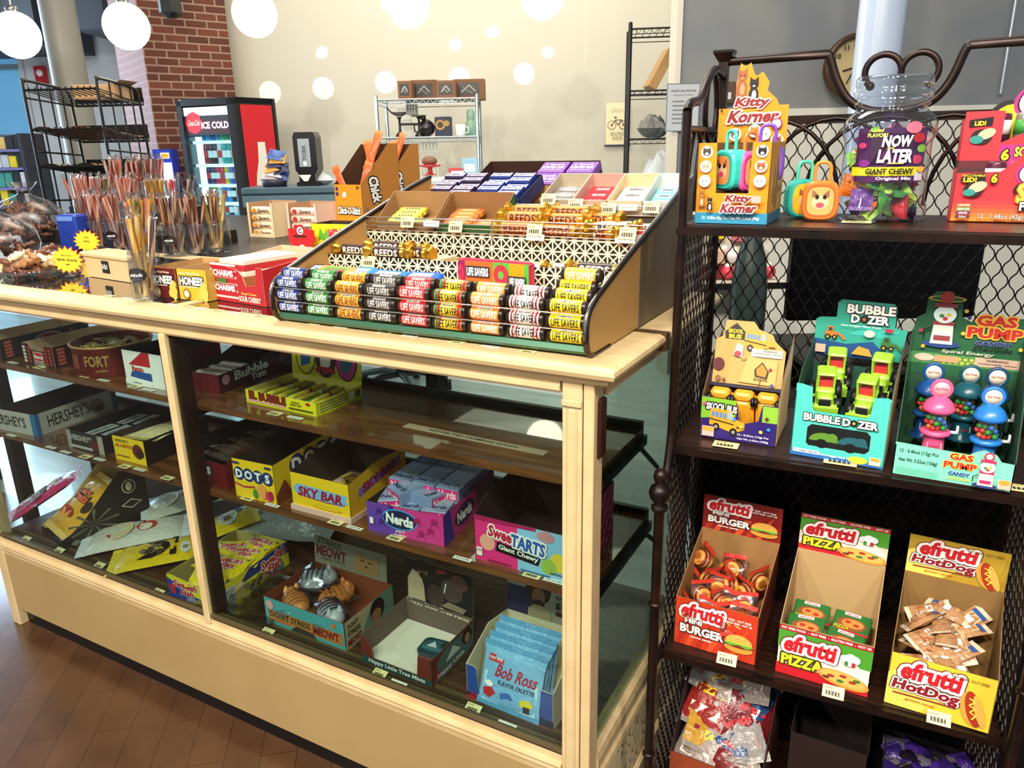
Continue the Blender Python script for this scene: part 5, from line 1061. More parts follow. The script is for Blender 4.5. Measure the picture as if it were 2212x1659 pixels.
# tall stick candy cartons left of the rack stand on a black riser behind the counter
RZ = 1.0625
g = G(); p0 = V((-1.86, 1.0, 0)); ST = thing('riser_table', 'long black table behind the counter carrying jars, bread rack and stick cartons', 'table', (0, 0, 0))
g.bev(-3.9, -.72, .64, 1.80, RZ-.035, RZ-.0005, M('1a1512', .35), .003); part('tabletop', g, ST)
for x in (-3.8, -.78):
    for y in (.70, 1.74): part('leg', G().b2(x-.02, x+.02, y-.02, y+.02, 0, RZ-.035, BK), ST)
g = G(); g.bev(-3.2, CX0-.015, .10, .63, RZ-.035, RZ-.0005, M('1a1512', .35), .003); t2 = thing('corner_table', 'small dark table joining the left end of the counter', 'table', (0, 0, 0)); part('tabletop', g, t2)
for x in (-3.1, -2.3):
    for y in (.3, .58): part('leg', G().b2(x-.02, x+.02, y-.02, y+.02, 0, RZ-.035, BK), t2)
def creamsave(px0, py0, w, h, label, c1, acc):
    p = onz(px0, py0, RZ); t = thing('candy_box', label, 'candy box', (p.x, p.y, RZ+.0005), math.radians(4)); g = carton(w, .14, .012, M(c1, .5), M(c1, .5), M('b8906c', .6), hb=h, side=[(0, 0), (.14, 0), (.14, h), (0, h)], front=[(0, 0), (w, 0), (w, h), (w-.012, h), (w-.012, .014), (.012, .014), (.012, h), (0, h)])
    part('carton', g, t)
    for k in range(4):
        for j in range(1):
            q = G(); L_ = w*.86; q.lathe([(.008, -L_/2), (.0135, -L_/2+.006), (.0145, 0), (.0135, L_/2-.006), (.008, L_/2)], M('efdcb8' if acc != 'r' else 'f0d0bc', .35), n=14, ax='x')
            s = D(q, fn=lambda x, y, l: V((x, -(.0152+l)*math.cos(y/.0145), (.0152+l)*math.sin(y/.0145))), band=.003); s.txt('Savers', .012, .0, .013, M('6a3a1c'), w=.05, sh=.25); s.ell(-L_*.3, 0, .01, .008, M('e8962c' if acc != 'r' else 'c8242c'))
            solo('candy_roll', q, ('cream' if acc != 'r' else 'pale pink')+' wrapped caramel roll stacked in its open carton', 'candy roll', inbox(p, math.radians(4), w/2, .02+.0, .017+.0275*k), math.radians(4), ('cream' if acc != 'r' else 'pink')+' rolls in their carton')
creamsave(540, 512, .125, .128, 'cream carton with orange caramel rolls, left of the pink one', 'e4cfa4', 'o')
creamsave(624, 516, .140, .128, 'pale pink carton with strawberry cream rolls', 'e8c8b4', 'r')
for i, (px, py) in enumerate(((628, 428), (672, 425))):
    pass
# red card sign and yellow carton with big green letter
p = onz(655, 520, RZ-.02); 
t = thing('carton_sign', 'red notched display card with a white round mark before the pink rolls', 'sign', (ony(632, 560, .62).x, .62, ony(632, 560, .62).z), .1)
g = G(); g.slab([(0, 0), (.075, 0), (.075, .052), (.085, .052), (.085, .085), (.05, .09), (.045, .1), (.032, .1), (.028, .09), (-.005, .088), (-.005, .05), (.0, .05)], (0, 0, 0), (1, 0, 0), (0, 0, 1), (0, -1, 0), .002, M('b8141c', .45)); f = front(g); f.ell(.037, .083, .011, .011, WH); f.txt('C', .037, .083, .012, BK, b=.06); f.rect(.012, .064, .045, .006, M('3a0a0c')); f.ell(.04, .03, .012, .014, M('efe0d0')); f.txt('$', .04, .03, .016, BK); part('card', g, t)
p = ony(690, 500, .66)
t = thing('candy_box', 'yellow carton with big green and red letters half hidden behind the rack side', 'candy box', (-1.02, .66, TOPZ+.0), .1); t.location = (p.x-.03, .66, 1.0625+.0)
g = carton(.16, .1, .11, M('ecd61c', .4), None, INDK); f = front(g); f.poly([(.02, .06), (.03, .1), (.042, .08), (.055, .1), (.062, .062), (.05, .07), (.045, .055), (.034, .066)], M('5aa82c')); f.txt('MENTOS', .1, .08, .03, M('d81c5c'), w=.08, b=.08)
f.rect(.01, .012, .14, .035, M('e0b83a')); part('carton', g, t)
g = G()
# yellow speckled carton beside the rack
p = onz(615, 540, TOPZ)
t = thing('candy_box', 'yellow speckled carton edge showing beside the left end of the rack', 'candy box', (-.86, .36, TOPZ), math.radians(2)); g = carton(.17, .14, .07, M('ddc238', .45), None, M('c8b048', .7))
f = front(g)
for k in range(40): f.ell(RD.uniform(.005, .165), RD.uniform(.01, .066), .002, .002, M('a8882c'), 6, True)
part('carton', g, t)
# chick-o-stick cartons
def chick(px, py, label, lid):
    p = onz(px, py, RZ); t = thing('candy_box', label, 'candy box', (p.x, p.y, RZ+.0005), math.radians(-7)); w, d, h = .142, .20, .190
    OR_ = M('e8951c', .45); OS = M('b8782a', .5)
    g = carton(w, d, h, OR_, OS, M('4a2c10', .8), side=[(0, 0), (d, 0), (d, .33), (.15, .33), (0, h)], hb=.33); f = front(g)
    st = len(g.v); f.txt('Chick-O-Stick', .0575, .079, .021, WH, w=.098, b=.05, out=((BK, .16),), sh=.15); f.rect(.012, .067, .092, .0015, BK); f.txt('24', .1, .146, .008, BK, b=.04); f.ell(.012, .142, .006, .006, M('4a2c5c')); f.ell(.012, .127, .006, .006, M('4a2c5c')); f.poly([(.034, .116), (.052, .117), (.053, .134), (.036, .133)], M('f0c8a0')); f.poly([(.037, .119), (.05, .12), (.05, .131), (.038, .130)], WH)
    f.poly([(.01, .03), (.05, .034), (.05, .044), (.01, .041)], M('e8a878')); f.poly([(.05, .025), (.075, .032), (.08, .05), (.056, .05)], WH); f.line([(.052, .03), (.074, .036)], .0015, BK); f.line([(.054, .04), (.078, .042)], .0015, BK); f.poly([(.08, .034), (.108, .038), (.108, .044), (.08, .042)], M('e89868'))
    g.tr(Matrix.Diagonal((1.23, 1, 1.23, 1)), st); s = rside(g, w); s.txt('Chick', .07, .17, .042, WH, w=.09, b=.06, out=((BK, .18),), rot=-1.35, sh=.15)
    for x in (.015, .024): s.rect(x, .06, .003, .05, M('5c5c8c'))
    part('carton', g, t)
    for k, (x, y, zz, r1, r2) in enumerate(((.022, .03, .20, .3, -.35), (.115, .05, .21, .1, .3), (.07, .15, .32, -.1, .3), (.04, .16, .29, -.2, -.3))):
        q = pillow(.032, .15, .016, M('e0632a', .28), M('e8864a', .28), seed=k+int(px), wr=.12); o = solo('candy_bar', q, 'orange film wrapped bar sticking out of the '+lid, 'candy bar', inbox(t.location, math.radians(-7), x, y, zz-.015), 0, 'orange wrapped bars in the '+lid); o.rotation_euler = (pi/2-.2+r1, r2, .1*k)
    return t
chick(731, 511, 'orange peanut stick carton with white script lettering, nearer of two', 'nearer orange carton')
chick(795, 481, 'second orange peanut stick carton standing close behind the nearer one', 'farther orange carton')
# ================================================================== iron shelf stand
iron = noisy('dark_bronze_iron', '120a07', '2c1810', 20, .38, metal=.5); iron2 = M('1c100a', .4, .4)
RW, RD_ = .538, .26; RA = math.radians(3); RO = V((.08, .146, 0))
RU = V((math.cos(RA), math.sin(RA), 0)); RV = V((-math.sin(RA), math.cos(RA), 0))
def rk(u, v, z): return RO+RU*u+RV*v+V((0, 0, z))
t = thing('iron_shelf_stand', 'dark bronze iron shelf stand with curled top rail, wire mesh sides and wooden shelves', 'shelf stand', RO, RA)
IS = t
def arcp(pts, n=6):
    out = []
    P = [V(p) for p in pts]; P = [P[0]]+P+[P[-1]]
    for i in range(1, len(P)-2):
        for k in range(n):
            s = k/n; a, b, c, d = P[i-1], P[i], P[i+1], P[i+2]
            out.append(.5*((2*b)+(c-a)*s+(2*a-5*b+4*c-d)*s*s+(3*b-a-3*c+d)*s**3))
    out.append(P[-2]); return out
for u in (0, RW):
    s_ = -1 if u == 0 else 1
    g = G(); g.tube(arcp([(u, 0, 1.42), (u, 0, 1.2), (u, 0, .95), (u, -.004, .90), (u, -.022, .85), (u, -.052, .80)]), .0075, iron, 8); part('front_post', g, t)
    g = G(); g.tube([(u, -.062, 0), (u, -.062, .80)], .0085, iron, 10)
    g.lathe([(.009, .795), (.014, .80), (.014, .806), (.008, .810), (.016, .820), (.019, .830), (.016, .840), (.008, .846), (.011, .853), (.0125, .860), (.010, .868), (.001, .873)], iron, (u, -.062, 0), 14)
    for z in (.3, .62): g.lathe([(.0085, z-.004), (.012, z-.002), (.012, z+.002), (.0085, z+.004)], iron, (u, -.062, 0), 12)
    part('leg', g, t)
    g = G(); g.b2(u-.008, u+.008, RD_-.008, RD_+.008, 0, 1.51, iron); g.loft([[(u+x*k, RD_+y*k, z) for x, y in ((-1, -1), (1, -1), (1, 1), (-1, 1))] for k, z in ((.009, 1.508), (.017, 1.522), (.017, 1.526))], iron); part('rear_post', g, t)
    g = G(); g.tube(arcp([(u, 0, 1.42), (u, .02, 1.432), (u, .08, 1.44), (u, .13, 1.47), (u, .18, 1.49), (u, .25, 1.485)]), .007, iron, 8)
    g.tube([(u, 0, 1.395), (u, .25, 1.395)], .006, iron, 6)
    g.tube([(u, .17+.045*math.cos(a), 1.43+.055*math.sin(a)) for a in [k*pi/9 for k in range(18)]], .005, iron, 6, closed=True)
    for c in (.07, .13, .19): g.tube([(u, c+.055*math.cos(a), 1.27+.125*math.sin(a)) for a in [k*pi/12 for k in range(13)]], .004, iron, 6)
    part('side_arch', g, t)
vb = RD_
g = G(); path = arcp([(0, vb, 1.508), (.168, vb, 1.510)], 2)+arcp([(.168, vb, 1.510), (.172, vb, 1.50), (.185, vb, 1.468), (.205, vb, 1.438), (.235, vb, 1.421), (.268, vb, 1.418), (.30, vb, 1.421), (.33, vb, 1.434), (.35, vb, 1.462), (.362, vb, 1.50), (.368, vb, 1.511)], 4)[1:]+[V((RW, vb, 1.511))]
g.tube(path, .0075, iron, 8)
for c, s in ((.2520, 1), (.3045, -1)):
    pts = [(c-s*.0265*math.cos(a), vb, 1.478+.0265*math.sin(a)) for a in [-.9+k*(pi+1.2)/16 for k in range(17)]]
    g.tube(pts, .0055, iron, 8); g.sphere(pts[0], .007, iron, 8, 6)
part('top_rail', g, t)
g = G(); g.b2(0, RW, vb-.006, vb+.006, 1.402, 1.416, iron)
for c, r in ((.09, .115), (.19, .115), (.36, .115), (.45, .115), (.268, .12)): g.tube([(c+r*math.cos(a), vb-.004, 1.27+.14*math.sin(a)) for a in [k*pi/16 for k in range(17)]], .004, iron, 6)
part('rear_arches', g, t)
def meshpanel(O, U, L_, z0, z1, p=.0122, h=.042, r=.0014):
    g = G(); n = int(L_/p); O, U = V(O), V(U); N = U.cross(V((0, 0, 1)))
    for j in range(n+1):
        pts = []; m_ = int((z1-z0)/h*6)
        for i in range(m_+1):
            z = z0+i*h/6; w_ = math.cos(2*pi*i/6); w_ = max(-1, min(1, w_*1.15)); pts.append(O+U*(j*p+(p/2*.93)*w_*(1 if j % 2 else -1))+V((0, 0, z)))
        g.tube(pts, r, iron2, 4, caps=False)
    return g
g = meshpanel((.004, vb+.004, 0), (1, 0, 0), RW-.008, .08, 1.405); part('rear_mesh', g, t, 'expanded wire mesh back')
for u in (0, RW): g = meshpanel((u, .008, 0), (0, 1, 0), RD_-.016, .08, 1.25, p=.012); part('side_mesh', g, t)
swood = noisy('dark_slatted_wood', '150a06', '341c10', 12, .35, (1, 14, 1), .15, .3, .7)
SZ = [1.2562, .8946, .4866, .150]
for z in SZ:
    g = G()
    g.b2(.004, RW-.004, .004, RD_-.01, z-.014, z-.0005, swood)
    part('shelf', g, t)
    g = G(); g.tube([(-.004, -.002, z-.009), (RW+.004, -.002, z-.009), (RW+.004, vb, z-.009), (-.004, vb, z-.009)], .009, iron, 4, closed=True); part('shelf_frame', g, t)
for z in (.4866, .150):
    g = G()
    for u in (-.002, RW+.002): g.b2(u-.004, u+.004, -.062, .0, z-.016, z-.004, iron)
    part('shelf_bracket', g, t)
# ------------------------------------------------------------ goods on the iron stand
S1, S2, S3, S4 = [z+.0006 for z in SZ]
def cat_face(f, x, y, r, c, c2='f0ece4'):
    f.ell(x, y, r*1.05, r*1.05, M('dfe6ea')); f.ell(x, y-.05*r, r*.72, r*.62, M(c)); f.poly([(x-.7*r, y+.1*r), (x-.6*r, y+.85*r), (x-.15*r, y+.4*r)], M(c), True); f.poly([(x+.7*r, y+.1*r), (x+.6*r, y+.85*r), (x+.15*r, y+.4*r)], M(c)); f.ell(x, y-.3*r, r*.3, r*.25, M(c2)); f.ell(x-.3*r, y, r*.1, r*.1, BK, 8, True); f.ell(x+.3*r, y, r*.1, r*.1, BK, 8)
def cat_sit(f, x, y, s, c, c2):
    f.poly([(x-.5*s, y), (x+.5*s, y), (x+.45*s, y+1.0*s), (x+.2*s, y+1.4*s), (x-.3*s, y+1.4*s), (x-.5*s, y+.8*s)], M(c)); f.ell(x, y+1.7*s, .45*s, .42*s, M(c)); f.poly([(x-.42*s, y+1.8*s), (x-.4*s, y+2.4*s), (x-.05*s, y+2.05*s)], M(c), True); f.poly([(x+.42*s, y+1.8*s), (x+.4*s, y+2.4*s), (x+.05*s, y+2.05*s)], M(c)); f.ell(x+.05*s, y+.6*s, .22*s, .5*s, M(c2)); f.ell(x-.15*s, y+1.75*s, .06*s, .06*s, BK, 8, True); f.ell(x+.17*s, y+1.75*s, .06*s, .06*s, BK, 8); f.ell(x, y+1.5*s, .12*s, .09*s, M(c2))
OY = M('df8f18', .42); OYS = M('b8842c', .5)
t = thing('candy_box', 'golden orange cat toy carton with cut-out window and a cat shaped card top', 'candy box', (.0930, .170, S1), math.radians(1)); w, d, h = .108, .12, .118
g = carton(w, d, h, OY, OYS, M('5a3c18', .8), front=[(0, 0), (w, 0), (w, h), (w-.028, h), (w-.03, .045), (.03, .045), (.028, h), (0, h)])
f = front(g); f.rect(0, 0, w, .016, M('2a86a8')); f.txt('12 · 0.28oz (8g) Pcs / Net Wt. 3.36oz (96g)', w/2, .0078, .0052, WH, w=.085)
for i, c in enumerate(('4a4440', 'd8b890', 'e8e8ea')): cat_face(f, .0135, .105-.021*i, .0085, c); cat_face(f, w-.0135, .105-.021*i, .0085, ('1c1a1e', 'b0602c', 'dce0e8')[i])
cat_sit(f, .011, .026, .0105, 'a0622c', 'd8b080'); cat_sit(f, .024, .020, .0085, '1c1c20', 'f0f0f0')
f.txt('Kitty', .066, .037, .012, M('8a1c1c'), w=.036, b=.05, sh=.3, out=((WH, .18),)); f.txt('Korner', .068, .024, .012, M('8a1c1c'), w=.05, b=.05, sh=.3, out=((WH, .18),)); f.txt('Candy & Surprise', .066, .0178, .0025, M('2a5a8a'), w=.04)
f.rect(w-.022, .032, .013, .01, M('e8a8a0'))
s = rside(g, w); s.rect(0, 0, d, .016, M('2a6a8a')); s.poly([(.03, .03), (.04, .09), (.045, .03)], M('6a5a44')); s.poly([(.05, .02), (.062, .1), (.07, .05), (.066, .02)], M('7a6448')); s.txt('Kitty', .085, .07, .012, M('8a4a2c'), w=.03, rot=.1); s.txt('Korner', .085, .05, .012, M('8a4a2c'), w=.036, rot=.1); s.ell(.1, .1, .012, .008, M('5a7a8c'))
part('carton', g, t)
P = [(0, 0), (w, 0), (w, .078), (w-.015, .078), (w-.019, .087), (w-.034, .1), (w-.032, .112), (w-.043, .128), (w-.052, .122), (w-.056, .126), (w-.062, .142), (w-.07, .137), (w-.078, .142), (w-.083, .11), (w-.082, .075), (0, .075)]
g, f = card(w, 1, d, .095, OY, M('b8842c'), P)
cat_sit(f, .042-.008, .092, .018, '9c5a30', 'c89060'); cat_sit(f, .053, .084, .0155, '1a181c', 'f2f2f2')
f.txt('Kitty', .052, .082, .016, M('8a1c1c'), w=.05, b=.05, sh=.3, out=((WH, .2),)); f.txt('Korner', .056, .062, .017, M('8a1c1c'), w=.075, b=.05, sh=.3, out=((WH, .2),)); f.txt('Candy & Surprise', .05, .05, .0035, M('2a5a8a'), w=.05); f.ell(.092, .05, .009, .0085, M('8a2c5c')); f.ell(.092, .05, .007, .0065, M('e8e4f0')); f.rect(.004, .07, .003, .004, BK)
for x, y, c in ((.075, .035, 'e8dcd0'), (.095, .025, 'b05a28'), (.06, .04, 'd87a30'), (.03, .035, '6a6460')): cat_face(f, x, y, .0095, c)
part('header_card', g, t)
def lunchbox(label, loc, rz, body, facec, trim, handle):
    t = thing('toy_lunch_box', label, 'toy', loc, rz, 'tiny toy lunch boxes with handles')
    g = G(); P = [(math.copysign(abs(math.cos(a))**.6, math.cos(a))*.027, .030+math.copysign(abs(math.sin(a))**.6, math.sin(a))*.030) for a in [2*pi*k/24 for k in range(24)]]
    g.loft([[(x*s, y, z*s+.03*(1-s)) for x, z in P] for s, y in ((.9, -.014), (1, -.010), (1, .012), (.9, .018))], M(body, .35)); part('case', g, t)
    g = G(); q = D(g, (0, -.0142, 0)); q.poly([(x*.8, .03+(z-.03)*.8) for x, z in P], M(trim, .4)); q.poly([(x*.7, .03+(z-.03)*.7) for x, z in P], M(facec, .4)); q.ell(0, .028, .012, .01, M('e8b890')); q.ell(-.005, .036, .003, .0035, BK, 10, True); q.ell(.006, .036, .003, .0035, BK, 10); q.ell(0, .024, .006, .004, M('d84a5c')); q.poly([(-.012, .036), (-.012, .047), (-.004, .04)], M('8a5a3c'), True); q.poly([(.012, .036), (.012, .047), (.004, .04)], M('8a5a3c')); part('picture', g, t, 'cat picture inset')
    g = G(); g.tube(arcp([(-.011, 0, .058), (-.011, 0, .078), (-.006, 0, .086), (.006, 0, .086), (.011, 0, .078), (.011, 0, .058)]), .0028, M(handle, .3), 8); part('handle', g, t); return t
lunchbox('teal toy lunch box with yellow face behind the orange one on the top shelf', (.2310, .300, S1), .5, '2aa89c', 'e8b82c', 'd8b030', '4ac0a0')
lunchbox('orange toy lunch box with a cat face on the top shelf', (.262, .262, S1), .12, 'e8742c', 'eda05c', 'd85a1c', 'e8842c')
lunchbox('turquoise toy lunch box peeking from the window of the golden carton', (.135, .2, S1+.048), -.7, '3ac0b0', 'e88a4c', '2a9c90', '4ac8a8')
lunchbox('pink toy lunch box peeking from the window of the golden carton', (.162, .21, S1+.045), .9, 'e85aa0', 'f0a06c', 'c83a80', 'e87a3c')
lunchbox('purple handled toy lunch box at the top of the golden carton', (.178, .255, S1+.056), .2, '6a4aa8', 'd8a0c8', '8a5ac0', '7a4ab0')
# big candy jar
t = thing('candy_jar', 'large clear plastic jar of chewy candies with a purple label', 'jar', (.343, .312, S1), .1)
JP = glass('eef2f4', .10, .02, 'clear_plastic'); jr = .062
def sq(r, z, k=.35):
    return [(math.copysign(abs(math.cos(a))**k*r if 0 else abs(math.cos(a))**.75*r, math.cos(a)), math.copysign(abs(math.sin(a))**.75*r, math.sin(a)), z) for a in [2*pi*i/32 for i in range(32)]]
g = G(); g.loft([sq(r, z) for r, z in ((.05, .003), (.06, .0), (.064, .006), (.064, .022), (.060, .03), (.060, .115), (.064, .125), (.064, .142), (.058, .152), (.050, .158))], JP, False, True)
g.loft([[(r*math.cos(2*pi*i/32), r*math.sin(2*pi*i/32), z) for i in range(32)] for r, z in ((.050, .158), (.049, .164), (.052, .167), (.052, .170), (.049, .172), (.049, .178))], JP, False, True); part('body', g, t)
g = G(); g.loft([[(r*math.cos(2*pi*i/40), r*math.sin(2*pi*i/40), z) for i in range(40)] for r, z in ((.052, .176), (.054, .178), (.054, .186), (.051, .188), (.051, .192), (.053, .194), (.053, .204), (.050, .207), (.001, .207))], JP, False, True); part('lid', g, t, 'clear screw lid')
g = G(); q = D(g, fn=lambda x, y, l: V(((.0625+l+.0005)*math.sin(x/.062)*(1.0), -(.0625+l+.0005)*math.cos(x/.062)*1.0, y)))
def curved(q, x, y, w_, h_, mt, n=14):
    for k in range(n): q.rect(x+w_*k/n, y, w_/n, h_, mt, True)
    q.l += q.st
PU = M('4a1450', .4); curved(q, -.045, .058, .1, .076, PU); curved(q, -.05, .067, .098, .0125, M('f0e020', .4)); curved(q, .04, .060, .0145, .012, M('e8d8e4', .4), 3)
for x, y, c, r in ((-.036, .11, 'd84070', .006), (.04, .12, 'c8303a', .01), (.046, .105, '8ac03a', .008), (.04, .09, 'c83a60', .009), (-.02, .132, '6ab03a', .006), (.03, .134, 'e87a90', .012), (-.03, .085, '7a2c80', .008), (.048, .076, 'd8a030', .006)): q.ell(x, y, r, r*.7, M(c, .35), 10)
q.poly([(-.024, .127), (-.0, .127), (.03, .124), (.034, .086), (.012, .082), (-.022, .084)], M('2a0c30'))
q.txt('Added', -.018, .131, .005, M('e8f060'), w=.018, sh=.2); q.txt('FLAVOR!', -.016, .124, .005, M('e8f060'), w=.025, b=.04); q.txt('NOW', .010, .1155, .0145, WH, w=.036, b=.08, sh=.1); q.txt('and', .002, .1065, .004, M('c8d060')); q.txt('LATER', .009, .095, .0165, WH, w=.042, b=.08, sh=.1); q.rect(.0, .084, .02, .0015, M('c8d060')); q.txt('GIANT CHEWY', .004, .0735, .0075, M('14140c'), w=.06, b=.05); q.txt('Original Mix', .010, .063, .0055, WH, w=.044)
part('label', g, t, 'purple label with a yellow band')
WC = ['8ac04a', '6a3a8c', 'c8303a', '3a7a3a', 'd8702c', 'b8d860', '4a1c50', 'e0b03a', 'c87a9c']
cm = []
for i, c in enumerate(WC):
    q = pillow(.032, .046, .014, M(c, .3), M(c, .3), .16, 5, 8, .16, 100+i); cm.append(mesh_of('wrapped_candy', q))
r = random.Random(5)
for k in range(120):
    zz = .010+.108*(k/120)+r.uniform(-.004, .008); a = r.uniform(0, 6.28); rr = .040*math.sqrt(r.random())+.004; o = link('wrapped_candy', cm[k % 9]); o.location = (.343+rr*math.cos(a), .312+rr*math.sin(a), S1+zz); o.rotation_euler = (r.uniform(-1, 1), r.uniform(-1, 1), r.uniform(0, 6)); o.scale = (.72, .72, .9)
    tag(o, 'wrapped chewy candy inside the large clear jar', 'wrapped candy', 'chewy candies in the large jar')
for k, (x, y, zz) in enumerate([(.32, .275, .035), (.345, .268, .03), (.37, .28, .04), (.33, .268, .05), (.36, .27, .055), (.375, .285, .02), (.31, .285, .05), (.35, .30, .12), (.33, .31, .118), (.36, .315, .112)]):
    o = link('wrapped_candy', cm[(k*2+1) % 9]); o.location = (x, y, S1+zz); o.rotation_euler = (1.2, .3*k, k); tag(o, 'wrapped chewy candy inside the large clear jar', 'wrapped candy', 'chewy candies in the large jar')
# soda can candy carton
t = thing('candy_box', 'hot pink and orange fizzy candy display carton of two tiers with pictured can lids', 'candy box', (.4400, .300, S1), math.radians(4))
SR = M('e0343c', .42); HP = M('e82c84', .42)
def ctop(f, x, y, rx, ry, rot=.1):
    f.ell(x, y, rx*1.12, ry*1.14, HP, 30, rot=rot); f.ell(x, y, rx*1.04, ry*1.05, BK, 30, rot=rot); f.ell(x, y, rx, ry, M('e4e0dc', .35), 30, rot=rot); f.ell(x, y, rx*.86, ry*.84, M('b4aca4', .35), 30, rot=rot); f.ell(x, y, rx*.8, ry*.76, M('efebe6', .35), 30, rot=rot); f.ell(x+rx*.28, y+ry*.25, rx*.3, ry*.22, M('8a7c70'), rot=rot); f.ell(x+rx*.28, y+ry*.25, rx*.2, ry*.12, WH, rot=rot); f.ell(x-rx*.1, y-ry*.15, rx*.24, ry*.2, M('6a5c54'), rot=rot); f.ell(x+rx*.1, y-ry*.55, rx*.38, ry*.22, M('14100e'), rot=rot); f.ell(x-rx*.02, y-ry*.05, rx*.09, ry*.09, WH)
w, d, h = .26, .11, .075
g = carton(w, .05, h, SR, SR, M('4a2028'), front=[(0, 0), (w, 0), (w, h), (.18, h+.012), (.13, h+.03), (.085, h+.026), (.06, h), (.055, h-.004), (0, h-.006)])
f = front(g)
for k in range(5): f.rect(.001, .001, .258, .03-.006*k, M(['e0343c', 'e84434', 'ec5830', 'f0702c', 'f0882c'][k]))
ctop(f, .118, h*.94, .040, .021); f.ell(.145, .046, .072, .022, M('2a0c14')); f.txt('SODA CAN', .14, .045, .024, M('f0dc4a'), w=.12, b=.08, out=((M('c86a1c'), .12),), arc=-1.2); f.txt('FIZZY CANDY', .13, .024, .011, WH, w=.09, b=.06, out=((BK, .2),), rot=.02)
f.poly([(.008, .068), (.036, .07), (.038, .058), (.02, .054), (.006, .058)], M('141212')); f.txt('RECLOSABLE', .022, .066, .003, YE, w=.028); f.txt('LID!', .018, .060, .006, YE, w=.016, b=.05); f.ell(.024, .046, .013, .010, M('1c1012')); f.ell(.029, .05, .012, .007, M('e8b494'), rot=.4); f.ell(.019, .042, .008, .005, M('2a8a80')); f.txt('6', .048, .062, .011, YE, b=.1, out=((BK, .2),))
for k, (s, c) in enumerate((('ORANGE', 'd85a20'), ('LEMON LIME', '4a9a3a'), ('GRAPE', '6a2a5c'), ('COLA', '5a2418'))): f.rect(.006, .022-.0055*k, .018, .0048, M(c), True); f.l += .0003; f.txt(s, .015, .0244-.0055*k, .0026, WH, maxw=.015)
f.txt('12 · 1.48oz (42g) Pcs / Net Wt. 17.7oz', .1, .008, .0085, WH, w=.13, out=((BK, .1),), b=.0)
part('carton', g, t)
g = carton(w, .05, .06, SR, SR, M('4a2028'), front=[(0, 0), (w, 0), (w, .05), (.16, .05), (.08, .04), (.05, .025), (.012, .024), (.012, .06), (.0, .06)])
g.tr(Matrix.Translation((.006, .055, .085)))
f = D(g, (.006, .055, .085)); f.poly([(.0, .0), (.05, 0), (.05, .07), (.0, .07)], SR, True); f.rect(.05, -.008, .16, .03, HP); f.txt('SODA CAN', .1, .012, .013, M('f0dc4a'), w=.06, b=.08, out=((BK, .15),)); f.txt('FIZZY CANDY', .095, -.001, .004, WH, w=.04); f.txt('6', .058, .008, .014, YE, b=.08, out=((BK, .2),)); f.poly([(.006, .058), (.036, .062), (.036, .05), (.006, .048)], BK); f.txt('LID!', .02, .053, .006, YE, b=.05); f.ell(.024, .034, .014, .011, M('1c1012')); f.ell(.03, .038, .012, .007, M('e8b494'), rot=.4); f.ell(.018, .03, .009, .006, M('2a8a80'))
g.b2(.006, .26, .055, .1, .0, .085, M('5a1c24'))
part('upper_tier', g, t)
P = [(0, 0), (.2, 0), (.2, .11), (.16, .125), (.11, .125), (.07, .11), (.055, .09), (.058, .07), (.045, .062), (.03, .05), (.02, .03), (0, .0)]
g, f = card(.2, 1, .1, .085, HP, M('8a1c40'), [(x+.03, y) for x, y in P])
f.ell(.066, .05, .03, .036, M('1c1012')); f.ell(.07, .05, .026, .03, YE); ctop(f, .135, .085, .058, .032)
part('header_card', g, t, 'pink header card with a can lid picture')
for k in range(10):
    g = G(); g.lathe([(.011, 0), (.013, .002), (.013, .036), (.012, .039), (.010, .040), (.001, .039)], M(['5a2a3c', '8a8a80', 'e07a30', 'c8bcae', '6a2a5c'][k % 5], .3, .3), n=16); g.lathe([(.0132, .010), (.0134, .010), (.0134, .03), (.0132, .03)], M(['e8e0d8', '3a8a3a', 'f0d040', 'b02030', 'e8d0e0'][k % 5]), n=16, caps=False)
    row = k // 5; o = solo('candy_can', g, 'small can shaped candy pack standing in the pink soda candy carton', 'candy can', V((.44, .3, S1))+V((.04+.03*(k % 5)+.01, .03+.052*row, .045 if row == 0 else .112)), 0, 'candy cans in the pink carton')
